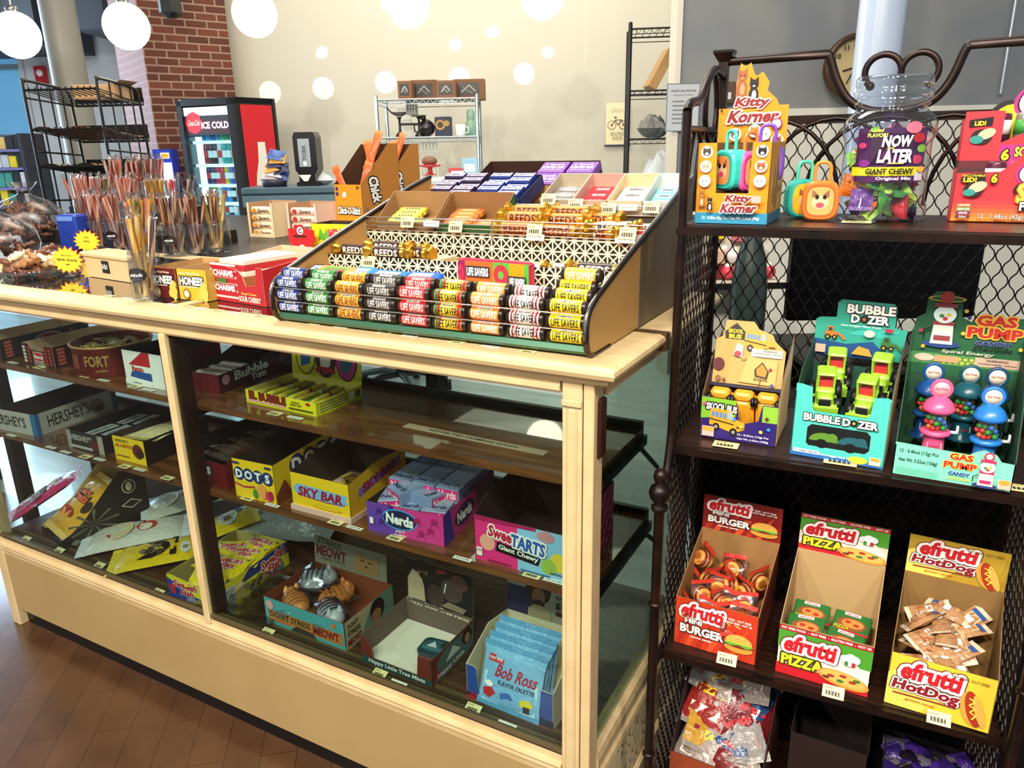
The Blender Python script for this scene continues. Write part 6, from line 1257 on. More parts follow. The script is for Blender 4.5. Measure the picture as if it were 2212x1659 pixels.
# skool bus carton
t = thing('candy_box', 'purple and lime carton of toy buses with a tan header card', 'candy box', (.1145, .196, S2), math.radians(1.5)); w, d, h = .124, .13, .073
PP = M('2c1c6a', .42)
g = carton(w, d, h, PP, CREAMP, M('5a4a3a'), front=[(0, 0), (w, 0), (w, h-.004), (w-.025, h-.004), (w-.03, .04), (w-.06, .03), (w-.066, h-.006), (.01, h), (0, h)], side=[(0, 0), (d, 0), (d, .16), (.05, .12), (0, h)])
f = front(g); f.poly([(0, .034), (.02, .037), (.05, .03), (.06, .05), (.056, h-.002), (0, h-.0005)], M('7ab82c')); f.poly([(w-.024, .04), (w, .04), (w, h-.005), (w-.024, h-.005)], M('8ac03a')); f.txt('SKOOL BUS', .034, .057, .011, WH, w=.050, b=.08, out=((BK, .24),), arc=-2, rot=-.05)
def bus(f, x, y, s):
    B = M('eda02c', .4); f.poly([(x-.5*s, y-.15*s), (x-.5*s, y+.28*s), (x-.38*s, y+.36*s), (x+.12*s, y+.32*s), (x+.2*s, y+.1*s), (x+.5*s, y), (x+.5*s, y-.2*s), (x+.2*s, y-.34*s)], B)
    for k in range(4): f.rect(x-.44*s+.11*s*k, y+.1*s-.01*s*k, .085*s, .16*s, M('5a8ac0'), True)
    f.l += f.st; f.poly([(x+.03*s, y+.08*s), (x+.16*s, y+.06*s), (x+.12*s, y+.27*s), (x+.03*s, y+.28*s)], M('8ab8e0')); f.line([(x-.5*s, y+.03*s), (x+.2*s, y-.08*s)], .03*s, BK); f.ell(x-.3*s, y-.2*s, .1*s, .11*s, BK); f.ell(x-.3*s, y-.2*s, .05*s, .055*s, M('8a8a88')); f.ell(x+.2*s, y-.3*s, .11*s, .12*s, BK); f.ell(x+.2*s, y-.3*s, .05*s, .055*s, M('8a8a88')); f.rect(x+.28*s, y-.16*s, .2*s, .05*s, M('5a4020'))
bus(f, .044, .034, .058); f.rect(.004, .004, .02, .018, M('e8b0a8')); f.rect(.005, .013, .018, .008, M('d8a03a')); f.txt('12 - 0.53oz (15g) Pcs', .088, .014, .004, WH, w=.05); f.txt('Net Wt. 6.35oz (180g)', .088, .007, .004, WH, w=.05)
for x, y, c in ((.006, .062, 'e85090'), (.056, .04, '3a90d0'), (.068, .028, 'e8d040'), (.108, .048, '6a2c2c'), (.112, .03, '3a90d0'), (.1, .024, 'f0e060')): f.ell(x, y, .003, .003, M(c), 10, True)
part('carton', g, t)
TN = M('c09a54', .5); P = [(0, 0), (w, 0), (w, .062), (w-.02, .078), (w-.025, .088), (w-.05, .096), (w-.06, .108), (.0145, .108), (.012, .08), (0, .075)]
g, f = card(w, 1, .045, .086, TN, M('8a6a3c'), [(x*.93+.005, y) for x, y in P], tilt=.25); g.slab([(.0, -.006), (w, -.006), (w, .02), (0, .02)], (0, .0455, .086), (1, 0, 0), (0, math.sin(.25), math.cos(.25)), (0, -1, 0), .001, M('1c1430'))
f.poly([(.018, .088), (.036, .104), (.054, .088), (.052, .076), (.02, .076)], M('2a2410')); f.txt('SKOOL', .036, .09, .006, YE, w=.024, b=.05); f.txt('BUS', .036, .081, .007, YE, w=.02, b=.06); bus(f, .078, .074, .052); f.rect(.066, .050, .05, .013, M('e8d8c8')); f.txt('WARNING:', .096, .060, .0032, BK, w=.024); f.txt('CHOKING HAZARD - Small parts', .091, .0555, .0022, BK, w=.045)
f.ell(.014, .032, .010, .011, M('5a1c1c')); f.poly([(.05, .005), (.062, .05), (.11, .045), (.11, .003)], M('cda860')); f.poly([(.036, .05), (.042, .07), (.052, .066), (.052, .046)], M('e8c8b8')); f.ell(.044, .052, .006, .005, M('a83a4c')); f.poly([(.074, .028), (.086, .042), (.098, .026), (.096, .014), (.076, .016)], M('3a2c14')); f.poly([(.077, .0285), (.086, .039), (.095, .027), (.093, .017), (.079, .019)], M('b8842c')); f.txt('SCHOOL', .086, .012, .004, M('3a2c14')); f.line([(.086, .012), (.084, .0)], .001, BK)
for x, y, r_, c in ((.055, .046, .003, 'c89a4c'), (.1, .03, .003, '8a2c3c'), (.105, .004, .003, '2c4a90'), (.016, .008, .005, '8a5a30'), (.026, .006, .003, '6a3a20')): f.ell(x, y, r_, r_, M(c), 10, True)
part('header_card', g, t)
def toybus():
    g = G(); Y = M('eda42c', .35)
    g.bev(-.018, .018, -.02, .04, .006, .044, Y, .006); g.bev(-.016, .016, -.034, -.018, .006, .026, Y, .004); g.b2(-.014, .014, -.0206, -.0195, .027, .040, M('5a3a1c', .2)); g.b2(-.0185, .0185, -.01, .036, .028, .038, M('5a3a1c', .2)); return g
o0 = thing('toy_bus', 'yellow toy bus standing upright in the purple carton', 'toy', (0, 0, 0), 0, 'toy buses in the purple carton'); part('body', toybus(), o0)
for x in (-.017, .017):
    for y in (-.02, .03): part('wheel', G().lathe([(.001, -.003), (.008, -.003), (.008, .003), (.001, .003)], BK, (x, y, .008), 14, ax='x'), o0)
for k in range(3):
    o = o0 if k == 0 else dup(o0, (0, 0, 0), (0, 0, 0), o0['label']); o.location = (.137+.039*k, .222, S2+.062); o.rotation_euler = (-1.35, 0, 0)
    o.location.z = S2+.042
# bubble dozer carton
t = thing('candy_box', 'turquoise bulldozer candy carton with cut-outs and green header card', 'candy box', (.2640, .1875, S2), math.radians(-2)); w, d, h = .136, .14, .118
TQ = M('4fd0bc', .42)
g = carton(w, d, h, TQ, M('d8c89c', .5), M('1c4a3c', .7), front=[(0, 0), (w, 0), (w, h*.93), (w-.006, h*.95), (w-.024, h*.93), (w-.026, .082), (w-.03, .076), (.03, .076), (.026, .082), (.024, h*.97), (.008, h), (0, h)], side=[(0, 0), (d, 0), (d, .165), (.09, .15), (.035, .135), (0, h*.9)])
f = front(g); f.poly([(.022, .022), (.026, .018), (.108, .018), (.114, .024), (.114, .048), (.108, .054), (.028, .054), (.022, .048)], M('08100e')); 
for x, c in ((.048, '5a8a2c'), (.09, '1c5a64')): f.ell(x, .028, .022, .014, M(c), a0=0, a1=pi); f.ell(x-.003, .024, .009, .0075, BK); f.ell(x+.012, .036, .008, .007, M(c))
f.txt('BUBBLE', .042, .066, .011, WH, w=.052, b=.09, out=((BK, .17),)); f.txt('D', .078, .066, .011, WH, b=.09, out=((BK, .17),)); f.ell(.0885, .066, .0052, .0055, BK); f.ell(.0885, .066, .0022, .0024, M('c8a83a')); f.txt('ZER', .108, .066, .011, WH, w=.027, b=.09, out=((BK, .17),))
f.poly([(0, 0), (w, 0), (w, .004), (.1, .008), (.04, .006), (0, .012)], M('2a6ab0')); f.rect(.004, .006, .04, .006, M('e4e8e8')); f.txt('12 · 0.28oz / Net Wt.', .024, .009, .003, NAVY, w=.036); f.txt('Gum Nugget Filled Truck', .07, .0075, .004, WH, w=.05); f.ell(.1, .008, .014, .006, M('e8c83a')); f.rect(.116, .004, .016, .013, M('f0c8b8')); f.rect(.118, .011, .012, .005, M('d8a03a'))
part('carton', g, t)
w2 = .15; P = [(0, 0), (w2-.005, 0), (w2, .052), (w2-.02, .056), (w2-.02, .086), (w2-.025, .094), (.04, .096), (.034, .09), (.034, .066), (.006, .064), (0, .06)]
g, f = card(w2, 1, d-.012, .135, M('2f9c88', .5), M('14403a'), [(x*.92, y) for x, y in P]); f.poly([(0, .0), (.12, .0), (.09, .03), (.05, .022), (0, .028)], M('1c4a80')); f.poly([(.05, .04), (.1, .036), (.13, .05), (.08, .052)], M('3ab0a8'))
f.txt('BUBBLE', .082, .082, .0135, WH, w=.07, b=.09, out=((M('14201c'), .17),)); f.txt('D', .06, .066, .0125, WH, b=.09, out=((M('14201c'), .17),)); f.ell(.073, .066, .006, .0065, M('14201c')); f.ell(.073, .066, .0025, .0028, M('b8602c')); f.txt('ZER', .094, .066, .0125, WH, w=.03, b=.09, out=((M('14201c'), .17),))
def dozer(f, x, y, s, c):
    f.rect(x-.35*s, y, .7*s, .3*s, M(c)); f.rect(x-.25*s, y+.3*s, .35*s, .35*s, M(c)); f.rect(x-.18*s, y+.34*s, .22*s, .22*s, M('2c3a30')); f.poly([(x+.35*s, y+.2*s), (x+.8*s, y-.2*s), (x+.9*s, y-.1*s), (x+.45*s, y+.3*s)], M(c)); f.ell(x-.2*s, y-.05*s, .17*s, .17*s, BK); f.ell(x-.2*s, y-.05*s, .08*s, .08*s, M('c8a040')); f.ell(x+.22*s, y-.05*s, .15*s, .15*s, BK); f.ell(x+.22*s, y-.05*s, .07*s, .07*s, M('c8a040'))
dozer(f, .026, .034, .026, 'd8702c'); dozer(f, .112, .024, .026, '3a6a2c'); f.poly([(.06, .008), (.07, .022), (.086, .018), (.092, .006)], M('c8983a')); f.ell(.084, .044, .008, .006, M('e8d8b8')); f.ell(.112, .052, .007, .003, M('b02c3c')); f.rect(.004, .006, .016, .014, M('c8a894')); f.txt('Gum Nugget Filled Truck', .07, .055, .003, WH, w=.06)
part('header_card', g, t)
def toytractor():
    o = thing('toy_bulldozer', '', 'toy'); LM = M('9acc3a', .35); g = G()
    g.bev(-.013, .013, -.012, .02, .012, .030, LM, .003); g.bev(-.011, .011, -.024, -.010, .012, .026, LM, .003); g.bev(-.016, .016, -.026, .022, .008, .013, LM, .002); part('body', g, o)
    g = G(); g.bev(-.013, .013, -.006, .018, .050, .055, LM, .002); [g.b2(x-.0015, x+.0015, y-.0015, y+.0015, .028, .052, LM) for x in (-.011, .011) for y in (-.004, .016)]; g.b2(-.009, .009, -.003, .014, .028, .040, M('d8303a', .4)); part('cab', g, o)
    g = G(); g.b2(-.008, .008, -.0255, -.0235, .013, .024, M('b4b4b0', .3, .6)); [g.b2(-.008, .008, -.0262, -.0255, .014+.0022*k, .015+.0022*k, BK) for k in range(5)]; part('grille', g, o, 'silver grille')
    for x in (-.018, .018):
        for y, r in ((-.014, .009), (.014, .0125)): part('wheel', G().lathe([(.004, -.005), (r, -.005), (r, .005), (.004, .005)], M('101010', .5), (x, y, r), 16, ax='x'), o)
    g = G(); g.b2(-.018, .018, -.040, -.036, .004, .020, LM); g.b2(-.0165, -.0145, -.038, 0, .010, .014, LM); g.b2(.0145, .0165, -.038, 0, .010, .014, LM); g.tr(Matrix.Translation((0, .0, 0))); part('blade', g, o)
    return o
o0 = toytractor(); SP = [(.300, .244, .074, .15, 'front left'), (.364, .244, .068, -.15, 'front right'), (.308, .302, .092, .1, 'rear left'), (.378, .302, .09, -.1, 'rear right')]
for k, (x, y, z, r_, nm) in enumerate(SP):
    o = o0 if k == 0 else dup(o0, (0, 0, 0), (0, 0, 0), ''); o.location = (x, y, S2+z); o.rotation_euler = (.35, 0, r_); o['label'] = 'lime green toy bulldozer at the %s of the turquoise carton' % nm; o['group'] = 'toy bulldozers'; o.scale = (1.1, 1.1, 1.1)
for k in range(2): g = G(); g.b2(-.05, .05, -.05, .05, 0, .001, M('d8d0b8'))
# gas pump carton
t = thing('candy_box', 'mint green gas pump candy carton with tall dark green header card', 'candy box', (.4125, .171, S2), math.radians(0)); w, d, h = .152, .15, .052
MG = M('7fd8bc', .42); DG = M('1f5a38', .5)
g = carton(w, d, h, MG, M('c8a878', .5), M('1c4a30', .7), front=[(0, 0), (w, 0), (w, h*.8), (.135, h*.82), (.128, h), (.112, h*1.1), (.1, h*.98), (.095, h*.9), (.0, h*.98)], side=[(0, 0), (d, 0), (d, .19), (.12, .18), (.03, .12), (0, h*.9)], hb=.12, cb=DG)
f = front(g); f.txt('12 · 0.46oz (13g) Pcs', .032, .038, .007, BK, w=.050); f.txt('Net Wt. 5.52oz (156g)', .032, .024, .007, BK, w=.050)
f.txt('GAS', .086, .0415, .0088, M('d82c28'), w=.028, b=.1, out=((M('f0dc3a'), .17),)); f.txt('PUMP', .086, .0285, .0088, M('d82c28'), w=.040, b=.1, out=((M('f0dc3a'), .17),)); f.txt('CANDY', .086, .0160, .005, M('1c2c8a'), w=.026, b=.08, out=((M('a8e8d8'), .16),)); f.txt('STATION', .086, .0082, .004, M('e8d83a'), w=.028, b=.03)
for k in range(5): f.line([(.004, .014-.002*k), (.06, .012-.002*k)], .0006, M('5ab89c'))
def pump(f, x, y, s, c='d82c60'):
    f.ell(x, y, .5*s, .12*s, M('24407a')); f.poly([(x-.3*s, y), (x+.3*s, y), (x+.26*s, y+.6*s), (x-.26*s, y+.6*s)], M('e8d8cc')); f.rect(x-.22*s, y+.1*s, .44*s, .16*s, M(c)); f.rect(x-.28*s, y+.58*s, .56*s, .12*s, M(c)); f.ell(x, y+.9*s, .3*s, .26*s, M('d8ece8')); f.ell(x-.08*s, y+.86*s, .07*s, .06*s, M('3a8a3a'), 8, True); f.ell(x+.1*s, y+.9*s, .07*s, .06*s, M('e8c030'), 8, True); f.ell(x+.02*s, y+.78*s, .07*s, .06*s, M('c83030'), 8); f.rect(x-.3*s, y+1.12*s, .6*s, .12*s, M(c)); f.ell(x, y+1.42*s, .2*s, .2*s, M(c)); f.ell(x, y+1.42*s, .13*s, .13*s, M('f0d8c0')); f.line([(x-.3*s, y+.5*s), (x-.5*s, y+.4*s), (x-.48*s, y+.15*s)], .04*s, BK)
pump(f, .119, .005, .032); f.rect(.134, .005, .016, .014, M('f0b8a8')); f.ell(.142, .015, .007, .004, M('d8a03a'))
part('carton', g, t)
w3 = .158; P = [(0, 0), (w3, 0), (w3+.004, .138), (w3-.004, .168), (w3-.04, .166), (.082, .156), (.068, .164), (.066, .19), (.05, .204), (.028, .204), (.016, .19), (.016, .166), (.004, .158), (0, .13)]
g, f = card(w3, 1, d, .06, DG, M('123420'), [(x*.97, y*.94) for x, y in P], tilt=.03)
f.rect(0, .076, w3*.96, .018, M('4a8a4c'))
for k in range(24): f.ell(.05+.0042*k, .081+.006*(k % 2), .003, .003, M('b8b83a'), 8, True)
f.l += .0003; f.rect(.092, .079, .06, .014, M('c8a894')); f.txt('WARNING:', .122, .089, .0035, BK, w=.03); f.txt('CHOKING HAZARD - Small parts', .122, .0835, .0024, BK, w=.05); f.ell(.022, .086, .014, .006, M('d8c0a8')); f.rect(.036, .081, .034, .01, M('d89a70'))
f.txt('GAS', .112, .1515, .0145, M('b82820'), w=.05, b=.1, out=((M('d8a83a'), .24),)); f.txt('PUMP', .112, .1325, .0145, M('b82820'), w=.07, b=.1, out=((M('d8a83a'), .24),)); f.txt('CANDY', .112, .1165, .0058, M('1c2450'), w=.045, b=.1, out=((M('7a8ab8'), .18),)); f.txt('STATION', .112, .1075, .0048, M('101c14'), w=.05, b=.05); f.txt('Spiral Energy', .08, .0985, .0065, M('c8c4b0'), w=.07, sh=.25)
pump(f, .042, .110, .052, '8a3a3c'); f.ell(.042, .182, .026, .005, M('c8b03a')); f.ell(.042, .182, .022, .0035, DG); f.ell(.042, .184, .009, .009, M('a83a2c'))
for x, y, c in ((.012, .13, 'a82c3c'), (.07, .13, 'c8b83a'), (.018, .105, 'c8a83a'), (.07, .165, 'c8a83a'), (.075, .155, '1c2c60'), (.148, .112, 'c8b83a')): f.ell(x, y, .003, .003, M(c), 10, True)
part('header_card', g, t)
def dispenser(label, loc, rz, c, dark=False, s=1):
    t = thing('candy_dispenser', label, 'toy', loc, rz, 'gas pump candy dispensers'); CM = M(c, .3); t.scale = (s, s, s)
    g = G(); g.lathe([(.020, 0), (.020, .004), (.015, .008), (.014, .030), (.017, .034), (.021, .036), (.021, .040), (.018, .042)], CM, n=20); part('base', g, t)
    g = G(); g.lathe([(.017, .042), (.0195, .050), (.0195, .062), (.017, .070)], glass('f0f4f4', .1), n=20, caps=False); part('globe', g, t, 'clear globe')
    cc = ['3a9a3a', 'e8c83a', 'd83a3a', '3a70c8', 'e8843a']
    for k in range(26):
        a = 2.4*k; rr = .0135*math.sqrt((k % 9+.5)/9); q = G(); 
        if k == 0: pass
        q.sphere((rr*math.cos(a), rr*math.sin(a), .046+.0075*(k//9)), .0042, M(cc[k % 5], .3), 8, 6); part('gumball', q, t)
    g = G(); g.lathe([(.018, .070), (.022, .073), (.022, .077), (.017, .086), (.010, .092), (.006, .094)], CM, n=20); part('cap', g, t)
    g = G(); g.tube([(.013*math.cos(a), 0, .105+.013*math.sin(a)) for a in [2*pi*k/20 for k in range(20)]], .0028, CM, 8, closed=True); g.lathe([(.001, -.002), (.011, -.002), (.011, .002), (.001, .002)], M('e8a8b0' if c.startswith('e8') else 'e8d8c0', .4), (0, 0, .105), 18, ax='y'); D(g, (0, -.0022, .105)).txt('Gas Pump', 0, 0, .004, M('a82c3c'), w=.016); part('round_badge', g, t)
    g = G(); q = D(g, fn=lambda x, y, l: V(((.0148+l)*math.sin(x/.0145), -(.0148+l)*math.cos(x/.0145), y))); q.rect(-.01, .014, .02, .01, M('e8d8cc')); q.txt('CANDY', 0, .019, .003, M('a82c3c')); part('label', g, t)
    g = G(); g.b2(.019, .03, -.002, .002, .038, .041, M('d8dce0', .3)); g.b2(.027, .030, -.002, .002, .038, .05, M('d8dce0', .3)); part('crank', g, t, 'white crank')
    return t
dispenser('pink gas pump dispenser full of round candies at the front of the green carton', (.462, .215, S2+.022), .1, 'e85a8c')
dispenser('bright blue gas pump dispenser at the front right of the green carton', (.528, .218, S2+.018), .1, '2a7ad0')
dispenser('navy blue gas pump dispenser, rear left of the green carton', (.450, .275, S2+.03), .1, '1c4a8a')
dispenser('dark teal gas pump dispenser in the middle rear of the green carton', (.500, .285, S2+.03), .1, '16505c')
dispenser('dark blue gas pump dispenser, rear right of the green carton', (.533, .27, S2+.034), .1, '1c4068')
# gummy cartons, third shelf
def burger(f, x, y, s):
    f.ell(x, y-.18*s, .5*s, .2*s, M('d89a3c')); f.ell(x, y-.05*s, .52*s, .12*s, M('7a2c1c')); f.poly([(x-.52*s, y-.02*s), (x-.3*s, y-.12*s), (x, y-.04*s), (x+.3*s, y-.12*s), (x+.52*s, y-.02*s), (x+.4*s, y+.06*s), (x-.4*s, y+.06*s)], M('6ab03a')); f.poly([(x-.5*s, y+.02*s), (x+.5*s, y+.02*s), (x+.36*s, y+.08*s), (x-.36*s, y+.08*s)], M('f0d83a')); f.ell(x, y+.06*s, .48*s, .32*s, M('e8ac4c'), a0=0, a1=pi)
    for a, b in ((-.2, .2), (.1, .26), (.28, .16), (-.05, .3)): f.ell(x+a*s, y+b*s, .03*s, .018*s, M('f4e4b8'), 8, True)
    f.l += f.st
def pizza(f, x, y, s):
    f.ell(x, y, .55*s, .2*s, M('d8983c'), rot=-.15); f.ell(x, y+.02*s, .48*s, .155*s, M('e8b85c'), rot=-.15)
    for a, b, c in ((-.25, .04, 'b03020'), (.0, .1, 'b03020'), (.2, .0, 'b03020'), (-.05, -.04, '3a7a2c'), (.28, .06, '3a7a2c'), (-.35, -.02, '6a3a2c')): f.ell(x+a*s, y+b*s, .08*s, .04*s, M(c), 10, True)
    f.l += f.st
def hotdog(f, x, y, s):
    f.ell(x-.04*s, y, .24*s, .5*s, M('e0a040'), rot=.25); f.ell(x, y, .17*s, .52*s, M('a8341c'), rot=.25); f.ell(x+.13*s, y-.02*s, .1*s, .46*s, M('e8b050'), rot=.3); f.line([(x-.12*s, y+.3*s), (x+.02*s, y+.22*s), (x-.1*s, y+.1*s), (x+.04*s, y+.02*s), (x-.06*s, y-.1*s), (x+.08*s, y-.18*s), (x, y-.3*s)], .035*s, M('f0dc4a'))
def chef(f, x, y, s):
    f.ell(x-.12*s, y, .14*s, .13*s, M('e4ecf4')); f.ell(x+.1*s, y+.02*s, .15*s, .14*s, M('e4ecf4')); f.ell(x, y+.07*s, .14*s, .13*s, M('f4f8fc')); f.rect(x-.14*s, y-.2*s, .09*s, .14*s, M('3a8a3a')); f.rect(x-.05*s, y-.2*s, .09*s, .14*s, WH); f.rect(x+.04*s, y-.2*s, .09*s, .14*s, RED)
def efr(f, x, y, w_, c='c81c28'):
    f.txt('efrutti', x, y, w_*.36, M(c), w=w_, b=.08, out=((M('6a1018'), .3), (WH, .24)), sh=.1, arc=-1.0)
def gummy(loc, ang, label, kind):
    t = thing('candy_box', label, 'candy box', loc, math.radians(ang)); w, d = .148, .155; h = .098
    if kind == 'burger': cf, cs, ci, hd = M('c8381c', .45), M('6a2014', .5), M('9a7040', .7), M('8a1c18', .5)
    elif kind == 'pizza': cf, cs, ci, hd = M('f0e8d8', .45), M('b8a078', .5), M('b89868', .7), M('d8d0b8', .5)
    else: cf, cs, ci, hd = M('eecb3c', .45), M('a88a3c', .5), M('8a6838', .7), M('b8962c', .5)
    hb = .165
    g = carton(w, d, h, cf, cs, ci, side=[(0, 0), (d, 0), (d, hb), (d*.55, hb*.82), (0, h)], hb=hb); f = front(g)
    def art(f, y0, dim):
        if kind == 'burger':
            for k in range(6): f.poly([(.02*k, y0), (.02*k+.01, y0), (.02*k+.034, y0+.05+.01*(k % 3)), (.02*k+.02, y0+.05)], M('d85028' if k % 2 else 'b02c18'), True)
            f.l += f.st; efr(f, .05, y0+.077, .074); f.txt('MINI', .035, y0+.055, .009, WH, w=.03, b=.08, out=((M('4a1414'), .17),)); f.txt('BURGER', .051, y0+.038, .016, WH, w=.078, b=.1, out=((M('4a1414'), .17),)); f.txt('gummi candy', .05, y0+.023, .005, WH, w=.04, b=.04); burger(f, .118, y0+.036, .05); f.txt('FAT FREE · NUT FREE', .112, y0+.083, .004, WH, w=.05); f.txt('GLUTEN FREE · NOT GE', .114, y0+.077, .004, WH, w=.05)
        elif kind == 'pizza':
            f.poly([(0, y0+.055), (w, y0+.05), (w, y0+.098), (0, y0+.098)], M('4a9a2c')); f.poly([(0, y0+.03), (.05, y0+.07), (w-.03, y0+.066), (w, y0+.03)], M('f0e8d8')); f.poly([(0, y0), (w, y0), (w, y0+.012), (.09, y0+.02), (0, y0+.022)], M('c81c28')); f.rect(0, y0+.088, w, .0098, M('b01824')); f.txt('FAT FREE FOOD  -  NUT FREE  -  GLUTEN FREE  -  NOT GE', w/2, y0+.093, .0042, WH, w=.14, b=.03)
            efr(f, .052, y0+.066, .08); f.txt('PIZZA', .042, y0+.033, .019, M('f0dc2c'), w=.066, b=.08, out=((M('3a3a10'), .2),)); pizza(f, .108, y0+.022, .075); chef(f, .116, y0+.065, .06)
        else:
            f.poly([(0, y0), (.05, y0), (.1, y0+.06), (.05, y0+.09), (0, y0+.06)], M('f0d860')); efr(f, .06, y0+.074, .082); f.txt('HotDog', .055, y0+.042, .022, M('8a1820'), w=.092, b=.08, out=((M('3a0c10'), .28), (WH, .2)), sh=.15); f.line([(.01, y0+.027), (.1, y0+.03)], .0022, M('8a1820')); f.txt('gummi candy', .05, y0+.02, .005, M('c8401c'), w=.042); hotdog(f, .122, y0+.038, .062); f.txt('FAT FREE · NUT FREE', .112, y0+.088, .004, M('6a4a10'), w=.05)
    art(f, 0, False)
    if kind == 'burger':
        s = rside(g, w); s.poly([(.01, .01), (d-.01, .01), (d-.01, .12), (.01, .08)], M('4a1814')); s.poly([(.02, .03), (.13, .04), (.13, .07), (.02, .05)], M('8a3020'))
    part('carton', g, t)
    g = G(); g.slab([(0, 0), (w, 0), (w, .078), (0, .078)], (0, d+.001, .158), (1, 0, 0), (0, 0, 1), (0, -1, 0), .0014, hd, M('6a4a2c')); g2 = D(g, (0, d+.001, .158)); 
    st = len(g.v); art(g2, 0, True)
    g.tr(Matrix.Translation((0, 0, .158)) @ Matrix.Diagonal((1, 1, .80, 1)) @ Matrix.Translation((0, 0, -.158)), st)
    part('header_card', g, t); return t
B3 = [((.094, .176), -1, 'burger'), ((.2765, .176), 0, 'pizza'), ((.4495, .178), -2, 'hotdog')]
gummy((.094, .176, S3), -1, 'red gummy burger carton, leftmost on the third shelf of the iron stand', 'burger')
gummy((.2765, .176, S3), 0, 'white and green gummy pizza carton in the middle of the third shelf', 'pizza')
gummy((.4495, .178, S3), -2, 'yellow gummy hot dog carton, rightmost on the third shelf', 'hotdog')
# wrapped gummy burgers
def gburger():
    o = thing('gummy_burger', '', 'gummy candy'); g = G()
    for z0, z1, r, c in ((0, .008, .015, 'd8983c'), (.008, .012, .0165, '6a2418'), (.012, .015, .017, 'e8d09a'), (.015, .018, .0165, '8a2c1c'), (.018, .026, .015, 'd89a48')): g.lathe([(r*.9, z0), (r, z0+.001), (r, z1-.001), (r*.85, z1)], M(c, .35), n=16)
    part('body', g, o); g = pillow(.045, .06, .03, glass('f0d8d0', .16, .15, 'burger_film'), M('c8382c', .3), .2, 6, 8, .12, 8); part('wrapper', g, o, 'clear and red wrapper'); return o
o0 = gburger(); r = random.Random(3); first = True
for k in range(16):
    x = .122+.028*(k % 4)+r.uniform(-.005, .005); y = .2+.033*(k//4)+r.uniform(-.004, .004); z = .058+.014*(k//4)+.01*r.random()
    o = o0 if first else dup(o0, (0, 0, 0), (0, 0, 0), ''); first = False
    o.location = (x, y, S3+z); o.rotation_euler = (r.uniform(1.0, 1.7), r.uniform(-.3, .3), r.uniform(-1, 1)); o['label'] = 'wrapped gummy burger heaped in the red carton'; o['group'] = 'gummy burgers in the red carton'
def gpizza():
    g = G(); g.bev(-.03, .03, -.022, .022, 0, .012, M('2c6a30', .35), .002); q = D(g, (0, 0, .012), W=(0, 1, 0), N=(0, 0, 1)); q.ell(0, -.003, .024, .013, M('8a4a28')); q.ell(.002, -.002, .018, .009, M('c8843c')); q.ell(-.006, 0, .005, .003, M('a82c1c')); q.ell(.008, -.004, .005, .003, M('a82c1c')); q.rect(-.014, .013, .026, .006, WH); q.txt('efrutti', -.001, .016, .005, RED, w=.02); q.rect(-.03, -.022, .06, .004, RED); q.txt('PIZZA', -.014, -.014, .006, YE); return g
GP = mesh_of('gummy_pizza', gpizza())
for k, (x, y, z, r1, nm) in enumerate([(.315, .215, .082, .1, 'front left'), (.378, .21, .074, -.2, 'front right'), (.318, .262, .082, .0, 'rear left'), (.385, .258, .082, -.1, 'rear right')]):
    o = link('gummy_pizza', GP); o.location = (x, y, S3+z-.01); o.rotation_euler = (.4, 0, r1); tag(o, 'packed gummy pizza at the %s of the pizza carton' % nm, 'gummy candy', 'gummy pizzas')
def ghot(seed, c):
    g = pillow(.036, .085, .022, M('b0845c', .3), M('d8c8b0', .3), .16, 6, 10, .12, seed); q = pillow_draw(g, .036, .085, .022); q.rect(-.012, -.02, .024, .04, M(c, .3)); q.rect(-.014, .02, .028, .012, M('2a5aa8', .3)); q.rect(-.008, -.006, .014, .012, WH); return g
HM = [mesh_of('gummy_hot_dog', ghot(200+i, c)) for i, c in enumerate(('9a5a34', 'c89060', 'd8b080'))]; r = random.Random(9)
for k in range(15):
    o = link('gummy_hot_dog', HM[k % 3]); o.location = (.50+.026*(k % 3)+r.uniform(-.004, .004), .218+.022*(k//3), S3+.054+.012*(k//3)+.012*r.random()); o.rotation_euler = (r.uniform(-.1, .6), r.uniform(-.5, .5), r.uniform(-1.2, 1.2)); o.scale = (.85, .85, .9); tag(o, 'wrapped gummy hot dog heaped in the yellow carton', 'gummy candy', 'gummy hot dogs in the yellow carton')
# lowest shelf: tall dark red hamper of mixed pouches, dark carton, violet pouches
t = thing('display_bin', 'tall red cardboard bin of mixed gummy pouches on the lowest shelf', 'display bin', (.105, .15, S4), math.radians(-1)); w, d, h = .17, .17, .20
g = carton(w, d, h, M('8a3a1c', .6), M('4a1c10', .6), M('2a0c0a', .8), hf=.11, hb=.26, side=[(0, 0), (d, 0), (d, .26), (.12, .25), (0, .11)]); part('carton', g, t)
pc = ['94857e', '6a181c', '9c8c80', 'b08428', '24406a', '8c8884', '8a2420']; pm = []  # pouch colours darkened to carry the shade on the lowest shelf
for i, c in enumerate(pc):
    g = pillow(.085, .11, .02, M(c, .25), M('8a827a', .25), .12, 8, 10, .16, 300+i); q = pillow_draw(g, .085, .11, .02); q.rect(-.03, -.03, .06, .02, M('7a1c20' if i % 2 else 'e8dcc8', .3)); q.txt('efrutti' if i % 2 else 'PIZZA', 0, .02, .014, RED if i % 2 else YE, w=.05, b=.05); pm.append(mesh_of('gummy_pouch', g))
r = random.Random(21)
for k in range(15):
    o = link('gummy_pouch', pm[k % 7]); o.location = (.16+.032*(k % 3)+r.uniform(-.006, .006), .195+.025*(k//3), S4+.10+.028*(k//3)+r.uniform(0, .012)); o.rotation_euler = (.75+r.uniform(-.2, .2), r.uniform(-.4, .4), r.uniform(-.6, .6)); tag(o, 'shiny gummy pouch heaped in the tall red bin', 'gummy pouch', 'gummy pouches in the tall red bin')
